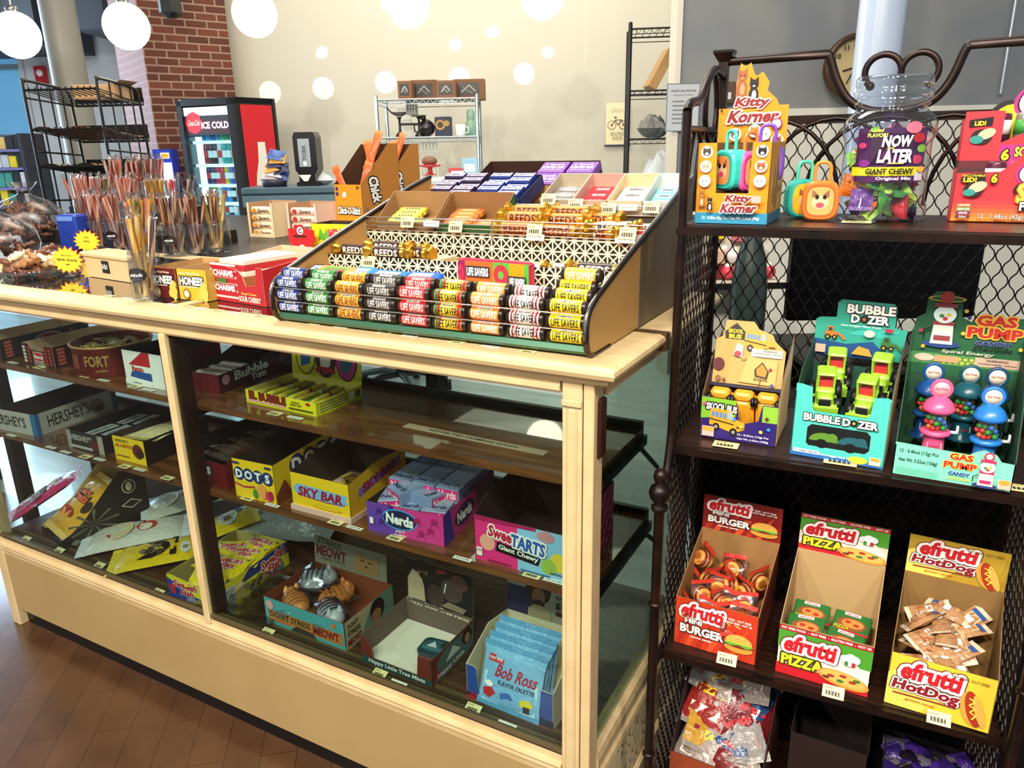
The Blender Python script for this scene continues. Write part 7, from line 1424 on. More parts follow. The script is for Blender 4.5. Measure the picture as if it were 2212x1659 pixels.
t = thing('candy_box', 'dark maroon box standing on the lowest shelf right of the red bin', 'candy box', (.31, .2, S4), 0); g = carton(.13, .16, .20, M('1c0806', .6), M('1c0806', .6), M('140606', .8)); part('carton', g, t)
t = thing('display_bin', 'dark carton of small violet and black wrapped candies at the lower right', 'display bin', (.465, .17, S4), 0); g = carton(.15, .17, .16, M('2a2028', .6), M('1c1418', .6), M('100c10', .8)); part('carton', g, t)
vm = [mesh_of('wrapped_candy', pillow(.03, .045, .014, M(c, .3), M(c, .3), .18, 5, 7, .18, 400+i)) for i, c in enumerate(('2a1c5c', '16121c', '5a5464', '3a2070'))]
for k in range(36):
    o = link('wrapped_candy', vm[k % 4]); o.location = (.485+.022*(k % 6)+r.uniform(-.004, .004), .19+.024*(k//6), S4+.145+.006*r.random()); o.rotation_euler = (r.uniform(-.4, .4), r.uniform(-.4, .4), r.uniform(0, 6)); tag(o, 'dark violet wrapped candy in the lower right carton', 'wrapped candy', 'violet wrapped candies')
for k, px, py, z, w_, s in [('price', 1568, 962, S2, 'below the purple and lime bus carton', 1.2), ('price', 1815, 998, S2, 'below the turquoise bulldozer carton', 1.4), ('price', 2212, 1057, S2, 'at the right end of the second shelf', 1.2), ('price', 1570, 1424, S3, 'below the red gummy burger carton', 1.0), ('price', 1800, 1495, S3, 'below the gummy pizza carton', 1.0), ('price', 2028, 1552, S3, 'below the gummy hot dog carton', 1.0), ('price', 1640, 478, S1, 'lying below the golden cat toy carton', 1.1), ('price', 1850, 481, S1, 'lying below the large candy jar', 1.2)]:
    p = onz(px, py, z); o = link('price_tag', TM['price']); o.location = (p.x, min(p.y, .17) if z == S3 else p.y, z+.001); o.rotation_euler = (.5 if z == S3 else 0.02, 0, RA); o.scale = (s, s, 1)
    if z == S3: q_ = ony(px, py, .143+.0535*(p.x-.08)); o.location = q_; o.rotation_euler = (.9, 0, RA)
    tag(o, 'yellow barcode price tag '+w_, 'price tag')
# ================================================================== rear of the shop
def R4(x0, y0, x1, y1, v):
    a = bgp(x0, y1, v); b = bgp(x1, y1, v); c = bgp((x0+x1)/2, y0, v); e = bgp((x0+x1)/2, y1, v); return a[0], b[0], e[1], c[1]
def bth(name, label, cat, px, py, v, group=None, rot=0, z=None):
    u, zz = bgp(px, py, v); return thing(name, label, cat, bg(u, v, zz if z is None else z), BROT+rot, group)
# --- drinks cooler, corner towards the viewer
v0 = 5.9; uc, zt = bgp(506, 209, v0); a = math.radians(38)
t = thing('drinks_cooler', 'tall black drinks cooler with lit glass door and red side panel', 'cooler', bg(uc, v0, 0), BROT-math.radians(0))
# front face goes left, side face goes right; solve widths from the photo
def hitu(px, ang, v=v0):   # distance along a direction at angle ang (in bg frame) from the corner to the image column px
    best = min([k*.002 for k in range(1, 900)], key=lambda s: abs(_col(uc+s*math.cos(ang), v+s*math.sin(ang), 1.6)-px)); return best
def _col(u, v, z): p = bg(u, v, z)-CAM; return 1106+FPX*p.dot(rgt)/p.dot(fwd)
AF = math.radians(180-24); AS = math.radians(66-8)
wf = hitu(392, AF); ws = hitu(598, AS); H_ = zt
Ud = V((math.cos(AF), math.sin(AF), 0)); Sd = V((math.cos(AS), math.sin(AS), 0)); BKC = M('16181a', .3)
g = G(); q_ = [(0, 0), tuple((Ud*wf)[:2]), tuple((Ud*wf+Sd*ws)[:2]), tuple((Sd*ws)[:2])]
Fo = (Ud*wf); Nf = V((-Ud.y, Ud.x, 0)); Nf = -Nf if Nf.dot(Sd) > 0 else Nf; Ns = V((Sd.y, -Sd.x, 0))
# shell: back, left, right walls, top, base
def wall2(g, A, B_, z0, z1, t_, inward, mat): g.loft([[tuple(A)+(z0,) if 0 else (A.x, A.y, z0), (B_.x, B_.y, z0), (B_.x+inward.x*t_, B_.y+inward.y*t_, z0), (A.x+inward.x*t_, A.y+inward.y*t_, z0)], [(A.x, A.y, z1), (B_.x, B_.y, z1), (B_.x+inward.x*t_, B_.y+inward.y*t_, z1), (A.x+inward.x*t_, A.y+inward.y*t_, z1)]], mat)
O2 = V((0, 0, 0)); A1 = Ud*wf; A2 = Ud*wf+Sd*ws; A3 = Sd*ws
inn = M('dfe9ea', .3)
wall2(g, O2, A3, 0, H_, .03, -Ns, BKC); wall2(g, A1, A2, 0, H_, .03, Ns, BKC); wall2(g, A3, A2, 0, H_, .03, Nf, BKC)
g.loft([[(p.x, p.y, z) for p in (O2, A1, A2, A3)] for z in (H_-.04, H_)], BKC); g.loft([[(p.x, p.y, z) for p in (O2, A1, A2, A3)] for z in (0, .3)], BKC); part('cabinet', g, t)
g = G(); q = D(g, A3*.02+V((0, 0, 0))+Ns*.002, Sd, (0, 0, 1), Ns, step=.0012); REDP = M('c01c24', .35); q.rect(.03, .25, ws-.08, H_-.30, REDP)
bx = ws*.50; bz = H_*.50; bh = H_*.34
prof_ = [(.035, 0), (.06, .05), (.068, .2), (.062, .35), (.055, .45), (.058, .55), (.05, .66), (.03, .8), (.024, .95), (.024, 1.0)]
k_ = 1.25; q.poly([(bx+x*1.5, H_*.42+y*H_*.40) for x, y in prof_]+[(bx-x*1.5, H_*.42+y*H_*.40) for x, y in prof_[::-1]], M('d9d8c8', .4)); q.txt('Coca-Cola', bx, H_*.52, .075, M('b04a3c'), w=.14, sh=.3, rot=.1)
part('side_panel', g, t, 'red side panel with a pale bottle silhouette')
LITI = emis('cooler_light', 'c8f4ff', 3)
g = G(); wall2(g, A3*.93+Ud*.03, A3*.93+Ud*(wf-.03), .3, H_-.26, .005, Nf, LITI); wall2(g, Ud*.04+Sd*.05, Ud*.04+Sd*.1, .3, H_-.27, .012, Ud, emis('cooler_tube', 'd8f8ff', 4)); wall2(g, A1-Ud*.06+Sd*.05, A1-Ud*.06+Sd*.1, .3, H_-.27, .012, -Ud, emis('cooler_tube', 'd8f8ff', 4)); part('light_panel', g, t, 'glowing white interior')
q = None
g = G(); q = D(g, A1+Nf*.012, -Ud, (0, 0, 1), Nf, step=.001)
# header sign
q.rect(.05, H_-.26, wf-.1, .20, M('3a4048', .3)); q.rect(.05, H_-.12, wf-.1, .06, emis('cooler_sign', 'e8e4d8', .9)); q.rect(.05, H_-.25, wf-.1, .1, M('4a2c30', .35)); q.ell(.05+.2*(wf-.1), H_-.17, .085, .08, emis('cooler_badge', 'c81c28', .6), 8); q.txt('Coca-Cola', .05+.2*(wf-.1), H_-.17, .04, WH, w=.12, sh=.3); q.txt('ICE COLD', .05+.66*(wf-.1), H_-.19, .045, M('dfe4ec', .4, 0, 0, .8), w=.26, b=.04)
part('header_sign', g, t)
g = G()
def dbar(x0, x1, z0, z1): g.loft([[tuple(A1-Ud*x+Nf*n+V((0, 0, z))) for x, n in ((x0, 0), (x1, 0), (x1, .03), (x0, .03))] for z in (z0, z1)], BKC)
dbar(0, .045, .1, H_-.01); dbar(wf-.055, wf, .1, H_-.01); dbar(0, wf, H_-.05, H_-.01); dbar(0, wf, .1, .3); part('door', g, t)
g = G(); g.loft([[tuple(A1-Ud*x+Nf*n+V((0, 0, z))) for x, n in ((.045, .01), (wf-.055, .01), (wf-.055, .012), (.045, .012))] for z in (.3, H_-.27)], glass('e8fbff', .04, .01, 'door_glass')); part('door_glass', g, t)
shelfz = [bgp(470, py, v0)[1] for py in (303, 355, 400, 440, 475)]
for i, z in enumerate(shelfz):
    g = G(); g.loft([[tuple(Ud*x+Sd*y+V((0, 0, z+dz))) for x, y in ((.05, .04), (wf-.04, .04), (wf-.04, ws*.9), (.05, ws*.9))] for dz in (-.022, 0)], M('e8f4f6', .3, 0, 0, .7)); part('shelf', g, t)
BC = [['2a8ac8', '3aa0d0', '1c6ab0', '2a9ac8', '3ab080', '2a9a60', '3aa870', '8a9aa0'], ['8a2020', '5a1818', '24181c', 'd8d0d0', '3a9a8a', '2a8a9a', 'e8a030', 'e87a20'], ['2a1c50', '3a2c60', 'c82030', 'd8303a', 'c8b020', '2a5ab8', 'b02858', 'e84a4a'], ['3a8a30', '5a9a2c', 'c8d8d0', '2a6ab0', '3a80c8', '1c1c2c', 'b0c0d0', 'c83a5a'], ['2a6ab0', 'c8d040', '1c3a50', '5ab0c0', '2a2c3c', 'a8c8d8', '3a9ac0', 'e8e040']]
ROWN = ['top', 'second', 'third', 'fourth', 'fifth']; bm = {}
for i, z in enumerate(shelfz):
    n = 8
    for k in range(n):
        c = BC[i][k]
        if c not in bm:
            g = G(); g.lathe([(.020, 0), (.023, .01), (.023, .09), (.021, .12), (.010, .155), (.009, .175)], M(c, .25), n=12); g.lathe([(.010, .175), (.010, .19)], M('e8e8e8' if i % 2 else c, .4), n=10); g.lathe([(.0235, .04), (.0235, .085)], M('f0f0ec' if k % 3 else 'd83030', .4), n=12, caps=False); bm[c] = mesh_of('drink_bottle', g)
        x = .11+(wf-.22)*(n-1-k)/(n-1); o = link('drink_bottle', bm[c]); p = V(t.location)+Matrix.Rotation(BROT, 3, 'Z') @ (Ud*x+Sd*.09+V((0, 0, z+.001))); o.location = p; o.scale = (1, 1, 1.15 if i < 2 else 1.0)
        tag(o, 'bottled drink on the %s shelf of the cooler' % ROWN[i], 'bottle', 'bottles on the %s cooler shelf' % ROWN[i])
# --- small blue fridge beside it
v1 = 6.12; u0, u1, z0, z1 = R4(347, 322, 392, 460, v1)
t = thing('small_fridge', 'small blue framed fridge with bright white inside, left of the tall cooler', 'fridge', bg(u0, v1, 0), BROT)
BLF = M('1c3ac8', .35); w = u1-u0-.02
g = G(); g.b2(0, w, .02, .14, .0, z1, BLF); part('cabinet', g, t)
g = G(); q = D(g, (0, .018, 0), step=.001); q.rect(.012, z1-.085, w-.024, .075, M('2a48b0', .35)); q.rect(.06, z1-.07, .07, .045, M('f0e8d0')); q.ell(.095, z1-.048, .028, .014, M('f0b020')); part('sign', g, t)
g = G(); g.b2(.02, w-.008, .012, .02, z1-.95, z1-.10, emis('fridge_glow', 'e0ecff', 1.5)); part('lit_interior', g, t, 'glowing white interior')
g = G()
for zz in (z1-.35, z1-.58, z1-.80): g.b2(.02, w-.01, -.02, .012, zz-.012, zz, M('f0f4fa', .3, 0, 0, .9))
part('shelf', g, t)
for i, zz in enumerate((z1-.35, z1-.58)):
    for k in range(4):
        g = G(); g.lathe([(.014, 0), (.016, .008), (.016, .10), (.013, .125)], M(['2a3a5c', '8a9ab0', 'c8202c', 'd84a50'][k], .3), n=10); solo('drink_can', g, 'small drink can on the %s shelf of the blue fridge' % ('upper' if i == 0 else 'lower'), 'can', tuple(bg(u0+.045+.038*k, v1-.003, zz)), 0, 'cans in the blue fridge')
# --- blue-grey side counter with napkin dispenser and snack basket
v2 = 5.0; u0, u1, z0, z1 = R4(532, 404, 860, 500, v2); zc = bgp(640, 404, v2)[1]
t = thing('side_counter', 'blue grey counter against the back wall under the napkin dispenser', 'counter', bg(u0, v2, 0), BROT)
g = G(); g.bev(0, .86, 0, .55, zc-.04, zc, M('4a6470', .35), .005); part('worktop', g, t); g = G(); g.b2(.03, .83, .04, .58, 0, zc-.04, M('9fb0b6', .5)); g.b2(0, .86, .0, .02, zc-.12, zc-.05, M('5a7480', .4)); part('cabinet', g, t)
def onc(px, v): return bgp(px, 400, v)[0]
t = thing('napkin_dispenser', 'tall black napkin dispenser with a grey window on the blue grey counter', 'dispenser', bg(bgp(636, 300, v2+.15)[0], v2+.1, zc+.001), BROT)
hd = bgp(655, 286, v2+.15)[1]-zc; wd = .125
g = G(); g.loft([[(x, y, z) for x, y in ((wx, 0), (.145-wx, 0), (.145-wx, .16), (wx, .16))] for wx, z in ((.0, 0), (.0, .02), (.02, .03), (.02, .07), (.0, .1), (.0, hd-.03), (.012, hd))], M('0e0f10', .3)); part('body', g, t)
g = G(); q = D(g, (0, -.001, 0), step=.001); q.rect(.03, hd*.36, .075, hd*.52, M('98a4ac', .3)); q.txt('TORK', .067, hd*.62, .025, M('3a444c'), rot=pi/2); q.ell(.067, hd*.42, .012, .014, M('e8ecee')); q.poly([(.02, .07), (.10, .07), (.075, .03), (.05, .03)], WH); part('window', g, t, 'grey window with napkins')
t = thing('snack_basket', 'heap of blue and white snack bags on the counter beside the cooler', 'snack display', bg(bgp(592, 400, v2+.1)[0], v2+.12, zc+.001), BROT); g = G(); g.lathe([(.03, 0), (.075, .0), (.085, .05), (.08, .05), (.072, .006)], M('2a2c3c', .5), n=16, caps=False); part('basket', g, t)
c = V(t.location)+BU*.02
for k, (dx, dz, col) in enumerate(((-.04, .05, 'd8c8c8'), (.03, .05, '2a3a80'), (-.01, .08, 'e8e0e4'), (.04, .10, '1c2450'), (.0, .14, '2a2c60'), (.01, .19, '3a60a8'), (-.02, .11, 'e0a040'), (.02, .165, 'e8902c'))):
    o = solo('snack_bag', pillow(.10, .09, .045, M(col, .3), None, .12, 6, 6, .12, 500+k), 'small snack bag in the heap beside the drinks cooler', 'snack bag', tuple(c+BU*dx+V((0, 0, dz*.95))), BROT, 'snack bags beside the cooler'); o.rotation_euler = (.7, .2*(k % 3-1), BROT)
o = solo('snack_bag', pillow(.12, .12, .06, M('c8ccd0', .3), None, .12, 6, 6, .2, 520), 'crumpled pale paper bag right of the napkin dispenser', 'snack bag', tuple(bg(bgp(700, 380, v2+.2)[0], v2+.2, zc+.001)), BROT)
# --- chrome wire shelf against the back wall
v3 = 5.6; CH = M('a8b4b6', .25, .9)
uA, zTop = bgp(812, 216, v3); uB, _ = bgp(1030, 212, v3); zMid = bgp(900, 297, v3)[1]
W = uB-uA; Dp = .45
t = thing('chrome_wire_shelf', 'chrome wire shelf unit with kraft boxes on top against the cream wall', 'shelf unit', bg(uA, v3, 0), BROT-.0)
def wireshelf(t, W, Dp, zs, mat, top, step=.03, r=.004):
    for x in (0, W):
        for y in (0, Dp): part('post', G().lathe([(.013, 0), (.013, top), (.010, top+.01)], mat, (x, y, 0), 10), t)
    for z in zs:
        g = G(); 
        for y in (0, Dp): g.tube([(0, y, z), (W, y, z)], r*1.6, mat, 6); g.tube([(0, y, z-.03), (W, y, z-.03)], r, mat, 4); 
        for x in (0, W): g.tube([(x, 0, z), (x, Dp, z)], r*1.6, mat, 6); g.tube([(x, 0, z-.03), (x, Dp, z-.03)], r, mat, 4)
        n = int(W/step)
        for k in range(1, n): g.tube([(W*k/n, 0, z+.002), (W*k/n, Dp, z+.002)], r*.7, mat, 4)
        for k in range(int(W/.05)): x = .05*k; g.tube([(x, 0, z-.03), (x+.025, 0, z), (x+.05, 0, z-.03)], r*.6, mat, 4)
        part('wire_shelf', g, t)
wireshelf(t, W, Dp, (zTop, zMid, zMid-.55, .2), CH, zTop+.02)
def onb(px, py, v): u, z = bgp(px, py, v); return bg(u, v, z)
# kraft boxes with windows on top
for i, (xa, xb) in enumerate(((860, 890), (889, 945), (943, 985), (980, 1048))):
    va = v3+.04+.205*(i % 2)*.98; ua, za = bgp(xa, 208, va); ub, _ = bgp(xb, 208, va); hh = bgp((xa+xb)/2, [176, 174, 175, 172][i], va)[1]-zTop
    w = ub-ua; t2 = thing('kraft_gift_box', 'brown kraft gift box with a dark window, %s of four on the chrome shelf' % ['leftmost', 'second', 'third', 'rightmost'][i], 'box', bg(ua, va, zTop+.005), BROT, 'kraft gift boxes on the chrome shelf')
    g = G(); g.bev(0, w, 0, .2, 0, hh, M('7a5030', .6), .002); part('body', g, t2); g = G(); q = D(g, (0, -.0008, 0), step=.0008); q.rect(w*.14, hh*.2, w*.68, hh*.62, M('161413', .3)); q.line([(w*.25, hh*.35), (w*.5, hh*.7), (w*.7, hh*.4)], .008, M('a8a49c', .3)); q.line([(w*.3, hh*.6), (w*.6, hh*.3)], .006, M('88847c', .3)); part('window', g, t2, 'dark clear window')
BKM = M('121314', .4)
t2 = thing('balance_scale', 'small black decorative balance stand with curved pan on the chrome shelf', 'ornament', onb(868, 296, v3+.15), BROT); t2.location.z = zMid+.004
g = G(); 
for x in (0, .14): g.lathe([(.035, 0), (.03, .02), (.01, .04), (.008, .12), (.02, .14)], BKM, (x-.01, 0, 0), 12)
g.tube([(-.01, 0, .09), (.13, 0, .09)], .009, BKM, 6); g.loft([[(x, y, .15+.5*(x+.01)**2*9+dz) for x, y in ((-.08, -.03), (-.08, .03))] for x_ in (0,) for dz in (0, .01)], BKM) if 0 else None
g.loft([[(-.01+.085*s, -.03*(1-abs(s)*.7), .15+.055*s*s+dz) for s in (-1, -.6, -.2, .2, .6, 1)]+[(-.01+.085*s, .03*(1-abs(s)*.7), .15+.055*s*s+dz) for s in (1, .6, .2, -.2, -.6, -1)] for dz in (-.008, .004)], BKM); g.b2(.08, .18, -.04, .04, .14, .15, BKM); part('body', g, t2)
def bitem(label, cat, name, px, v, z, fn, group=None):
    u, _ = bgp(px, 290, v); t2 = thing(name, label, cat, bg(u, v, z), BROT, group); g = G(); fn(g); part('body', g, t2); return t2
bitem('small striped grey tin standing on the black ornament', 'tin', 'tin', 893, v3+.15, zMid+.158, lambda g: (g.bev(-.04, .04, -.03, .03, 0, .10, M('8a8c88', .4), .003), [g.b2(-.03+.02*k, -.025+.02*k, -.0312, -.03, .01, .09, BKM) for k in range(4)]))
bitem('glossy black teapot shaped ornament on the chrome shelf', 'ornament', 'teapot', 922, v3+.15, zMid+.004, lambda g: (g.sphere((0, 0, .06), .06, M('1c1a1a', .25), 14, 10, (1, .8, 1)), g.sphere((-.02, 0, .13), .02, M('141414', .3)), g.tube([(.05, 0, .06), (.085, 0, .09), (.09, 0, .12)], .01, M('1c1a1a', .3), 6), g.tube([(-.05, 0, .09), (-.09, 0, .08), (-.085, 0, .04), (-.05, 0, .03)], .007, M('1c1a1a', .3), 6)))
bitem('navy box with gold print on the chrome shelf', 'box', 'tea_box', 955, v3+.12, zMid+.004, lambda g: (g.bev(-.05, .07, 0, .1, 0, .135, M('15183a', .35), .004), D(g, (0, -.001, 0), step=.0008).ell(-.01, .08, .035, .035, M('b08a48')).ell(.035, .09, .022, .02, M('b08a48')).ell(-.01, .08, .02, .02, M('3a2c20'))))
for k, (px, c) in enumerate(((995, 'e4e8e6'), (1013, '7aa890'))):
    bitem(['white', 'sea green'][k]+' mug on the chrome shelf', 'mug', 'mug', px, v3+.12+.06*k, zMid+.004, lambda g, c=c: (g.lathe([(.001, .003), (.032, 0), (.036, .01), (.037, .08), (.034, .08), (.033, .01)], M(c, .3), n=16, caps=False), g.tube([(.034, 0, .065), (.058, 0, .06), (.058, 0, .025), (.034, 0, .02)], .005, M(c, .3), 6)))
bitem('pale green lidded jar at the right of the chrome shelf', 'jar', 'ceramic_jar', 1018, v3+.2, zMid+.004, lambda g: (g.lathe([(.04, 0), (.045, .02), (.04, .09), (.025, .11), (.03, .12), (.03, .17), (.01, .19)], M('8ab09a', .35), n=16)))
# items lower down
t2 = bitem('red and clear cake stand with brown loaf below the chrome shelf', 'cake stand', 'cake_stand', 925, v3-.1, bgp(925, 372, v3-.1)[1]-.02, lambda g: (g.lathe([(.06, 0), (.02, .01), (.015, .05), (.075, .06), (.08, .07), (.001, .07)], M('c8383a', .3), n=18), g.sphere((0, 0, .095), .055, M('7a5440', .5), 12, 8, (1, .8, .6))))
g = G(); u_, z_ = bgp(830, 388, v3-.2); 
t2 = thing('work_table', 'pale table below the chrome shelf with clutter on it', 'table', bg(bgp(852, 380, v3-.5)[0], v3-.72, 0), BROT); zt2 = bgp(925, 374, v3-.1)[1]-.022
g = G(); g.bev(0, 1.2, 0, .6, zt2-.03, zt2-.001, M('b8c8cc', .4), .004); part('worktop', g, t2)
for x in (.05, 1.15):
    for y in (.05, .55): part('leg', G().b2(x-.02, x+.02, y-.02, y+.02, 0, zt2-.03, CH), t2)
for i, (px, w_, h_, c, nm) in enumerate(((872, .09, .14, '3a70a8', 'blue and white'), (985, .12, .06, 'b83a40', 'red'), (1012, .1, .12, '88b8d0', 'pale blue'))):
    bitem(nm+' small carton on the pale table below the chrome shelf', 'carton', 'small_carton', px, v3-.4, zt2, lambda g, w_=w_, h_=h_, c=c: (g.bev(-w_/2, w_/2, 0, .08, 0, h_, M(c, .4), .002), D(g, (0, -.001, 0), step=.0008).rect(-w_*.35, h_*.3, w_*.7, h_*.4, WH)))
# --- white slatted louvre vents low on the wall behind the chrome shelf
for i, (x0_, x1_, y0_, y1_) in enumerate(((863, 890, 228, 290), (893, 945, 308, 350))):
    a_, b_, zb1, zt1 = R4(x0_, y0_, x1_, y1_, v3+.5)
    t2 = thing('slatted_rack', 'white slatted rack leaning behind the chrome shelf, '+['upper', 'lower'][i], 'rack', bg(a_, v3+.5, 0), BROT); g = G(); n = 7; w_ = b_-a_
    for k in range(n+1): g.b2(w_*k/n-.005, w_*k/n+.005, 0, .012, zb1-.25, zt1, WH)
    g.b2(0, w_, -.004, .016, zt1-.01, zt1, WH); g.b2(0, w_, -.004, .016, (zb1+zt1)/2, (zb1+zt1)/2+.012, WH); g.b2(0, w_, -.004, .016, 0, zb1-.24, WH); part('frame', g, t2)
# --- black wire shelf at the end of the cream wall
v4 = 5.2; ua, zT = bgp(1362, 60, v4); ub, _ = bgp(1500, 60, v4)
zs = [bgp(1400, y, v4)[1] for y in (62, 196, 300)]
t = thing('black_wire_shelf', 'tall black wire shelf unit partly hidden by the grey wall end', 'shelf unit', bg(ua, v4, 0), BROT-.12); wireshelf(t, ub-ua+.1, .42, zs+[.5], M('151515', .4, .3), zs[0]+.03, .045)
g = G(); g.bev(0, .06, 0, .22, 0, .26, KRAFT, .003); o = solo('cardboard_box', g, 'flat kraft box leaning on the middle tier of the black wire shelf', 'box', tuple(onb(1400, 190, v4+.12)), BROT); o.rotation_euler = (0, .5, BROT); o.location.z = zs[1]+.04
for i, (px, z, c) in enumerate(((1398, zs[2], '6a6c68'), (1415, zs[2], '8c8e8a'), (1428, zs[2], '2c2e2e'))):
    g = pillow(.14, .14, .12, M(c, .35), None, .1, 7, 7, .2, 600+i); solo('plastic_bundle', g, 'crumpled '+['grey', 'pale grey', 'dark'][i]+' plastic bundle on the lower tier of the black wire shelf', 'bundle', tuple(bg(bgp(px, 290, v4+.1+.05*i)[0], v4+.04+.14*i, z+.006)), BROT)
g = pillow(.3, .26, .24, M('b4bcc0', .25), None, .1, 9, 9, .2, 606); solo('plastic_bundle', g, 'large crumpled clear plastic bundle low beside the black wire shelf', 'bundle', tuple(bg(bgp(1415, 370, v4+.2)[0], v4-.1, bgp(1415, 392, v4-.1)[1]-.1)), BROT)
# --- bicycle poster
a_, b_, z0, z1 = R4(1308, 222, 1358, 314, VW-.02)
t = thing('poster', 'cream poster with a bicycle drawing and dark lower rod on the back wall', 'poster', bg(a_, VW-.022, z0), BROT); w_, h_ = b_-a_, z1-z0
g = G(); g.b2(0, w_, 0, .004, 0, h_, M('e8dcb4', .6)); q = D(g, (0, -.0005, 0), step=.0006)
q.txt('LIFE IS A', w_/2, h_*.82, .03, M('b8b08c'), w=w_*.5); 
for x in (.25, .75): q.ell(w_*x, h_*.48, .038, .038, M('5a4a3c'), 20); q.ell(w_*x, h_*.48, .033, .033, M('e8dcb4'), 20); q.ell(w_*x, h_*.48, .012, .012, M('d85a2c'))
q.line([(w_*.25, h_*.48), (w_*.4, h_*.6), (w_*.68, h_*.6), (w_*.5, h_*.48), (w_*.4, h_*.6)], .006, M('4a4a3c')); q.line([(w_*.68, h_*.6), (w_*.75, h_*.48)], .006, M('4a4a3c')); q.line([(w_*.35, h_*.66), (w_*.45, h_*.66)], .01, BKM); q.txt('BEAUTIFUL', w_/2, h_*.28, .026, M('a8a080'), w=w_*.6); q.txt('RIDE', w_/2, h_*.18, .024, M('a8a080'), w=w_*.4); part('sheet', g, t)
g = G(); g.lathe([(.008, -.01), (.008, w_+.01)], M('3a3a4c', .4), (0, 0, 0), 8, ax='x'); part('rod', g, t)
# --- notice sheet on the grey wall end
a_, b_, z0, z1 = R4(1437, 180, 1508, 284, VG-.03)
t = thing('notice_sheet', 'white printed notice sheet hung on the edge of the grey wall', 'notice', bg(a_, VG-.03, z0), BROT); w_, h_ = b_-a_, z1-z0
g = G(); g.b2(0, w_, 0, .004, 0, h_, M('b4b8bc', .5)); q = D(g, (0, -.0006, 0), step=.0006); q.rect(0, 0, w_, h_, M('5a7080')); q.rect(.005, .005, w_-.01, h_-.01, M('b4b8bc')); q.txt('CANDY JAR PRICING', w_*.5, h_*.84, .013, M('4a4c50'), w=w_*.75, b=.03); q.txt('assorted by the pound', w_*.5, h_*.76, .009, M('6a6c70'), w=w_*.6)
for k in range(6): q.rect(w_*.18, h_*(.62-.09*k), w_*(.5 if k % 2 else .36), .006, M('74767a'), True)
part('sheet', g, t)
# --- framed picture, dark, low on grey wall behind the mesh; clock behind the column
u_, z_ = bgp(1848, 145, VG-.1); r_ = bgp(1848, 72, VG-.1)[1]-z_
t = thing('wall_clock', 'round brown framed wall clock with cream dial half hidden by the pale column', 'clock', bg(u_, VG-.075, z_), BROT)
g = G(); g.lathe([(r_*.8, 0), (r_, -.0), (r_*1.02, -.03), (r_*.94, -.05), (r_*.84, -.035), (r_*.84, -.01)], M('3c2414', .4), n=40, ax='y', caps=False); part('frame', g, t)
g = G(); g.lathe([(.001, -.012), (r_*.86, -.012)], M('c4ae7c', .5), n=40, ax='y', caps=False); q = D(g, (0, -.014, 0), step=.0008)
for k in range(12): a = pi/2-k*pi/6; q.txt(str(k if k else 12), r_*.68*math.cos(a), r_*.68*math.sin(a), r_*.15, BKM)
q.line([(0, 0), (-r_*.4, -r_*.12)], .009, BKM); q.line([(0, 0), (-r_*.25, -r_*.5)], .007, BKM); part('dial', g, t)
g = G(); g.lathe([(.001, -.04), (r_*.9, -.04)], glass('f4f4f0', .03), n=32, ax='y', caps=False)
# conduit at the right
u_, _ = bgp(2190, 100, VG-.1); g = G(); g.lathe([(.012, 1.6), (.012, 3.2)], M('a8b0b4', .3, .8), n=10); o = solo('conduit_pipe', g, 'thin steel conduit pipe on the grey wall at the right edge', 'pipe', tuple(bg(u_, VG-.05)))
# little light switch box behind cat carton
a_, b_, z0, z1 = R4(1560, 175, 1592, 222, VG-.1)
t = thing('wall_box', 'small brown wall box with a white plate behind the cat toy carton', 'wall box', bg(a_, VG-.06, z0), BROT); g = G(); g.bev(0, b_-a_, 0, .055, 0, z1-z0, M('5a3c28', .5), .004); part('body', g, t); g = G(); g.b2(.015, (b_-a_)*.7, -.003, 0, .02, (z1-z0)*.5, M('c8c8c4', .4)); part('plate', g, t, 'white plate')
# --- dark television and cabinet behind the iron stand
a_, b_, z0, z1 = R4(1699, 470, 2104, 690, 2.5)
t = thing('television', 'large black television screen seen through the mesh of the iron stand', 'television', bg(a_, 2.5, z0), BROT); w_, h_ = b_-a_, z1-z0
g = G(); g.bev(0, w_, 0, .04, 0, h_, M('030304', .3, 0, 0, 0, .15), .006); part('screen', g, t); g = G(); g.b2(w_*.4, w_*.6, .01, .06, -.12, .02, BKM); g.b2(w_*.25, w_*.75, -.1, .2, -.13, -.12, BKM); part('stand', g, t)
LOWZ = z0-.13
t = thing('media_cabinet', 'black cabinet filling the space behind the lower half of the iron stand', 'cabinet', bg(a_+.06, 2.35, 0), BROT)
g = G(); g.bev(0, w_+.9, 0, .5, 0, LOWZ-.19, M('0a0808', .6), .005); g.b2(0, w_+.9, .46, .49, LOWZ-.2, LOWZ-.02, BKM); part('body', g, t); g = G(); g.bev(-.01, w_+.91, -.01, .5, LOWZ-.02, LOWZ-.001, M('0c0a0a', .5), .003); g.b2(.35, .38, .02, .45, LOWZ-.2, LOWZ-.02, M('0c0a0a', .5)); g.b2(w_+.85, w_+.9, .02, .45, LOWZ-.2, LOWZ-.02, M('0c0a0a', .5)); part('top', g, t)
for i in range(5):
    g = G(); g.bev(-.09, .09, -.1, .1, 0, .03, M(['26221f', '1c2c48', '3a3632', '141414', '2c3038'][i], .4), .003); solo('magazine_stack', g, 'flat dark package lying in the gap under the television', 'package', tuple(bg(a_+.15+.15*i, 2.5, LOWZ-.188+(.031 if i == 4 else 0))), BROT+.1*i, 'flat packages under the television')
t = thing('black_backdrop', 'added low black cupboard right behind the lower half of the iron stand', 'backdrop', rk(-.02, .30, 0), RA)  # block added to blacken the view behind the stand
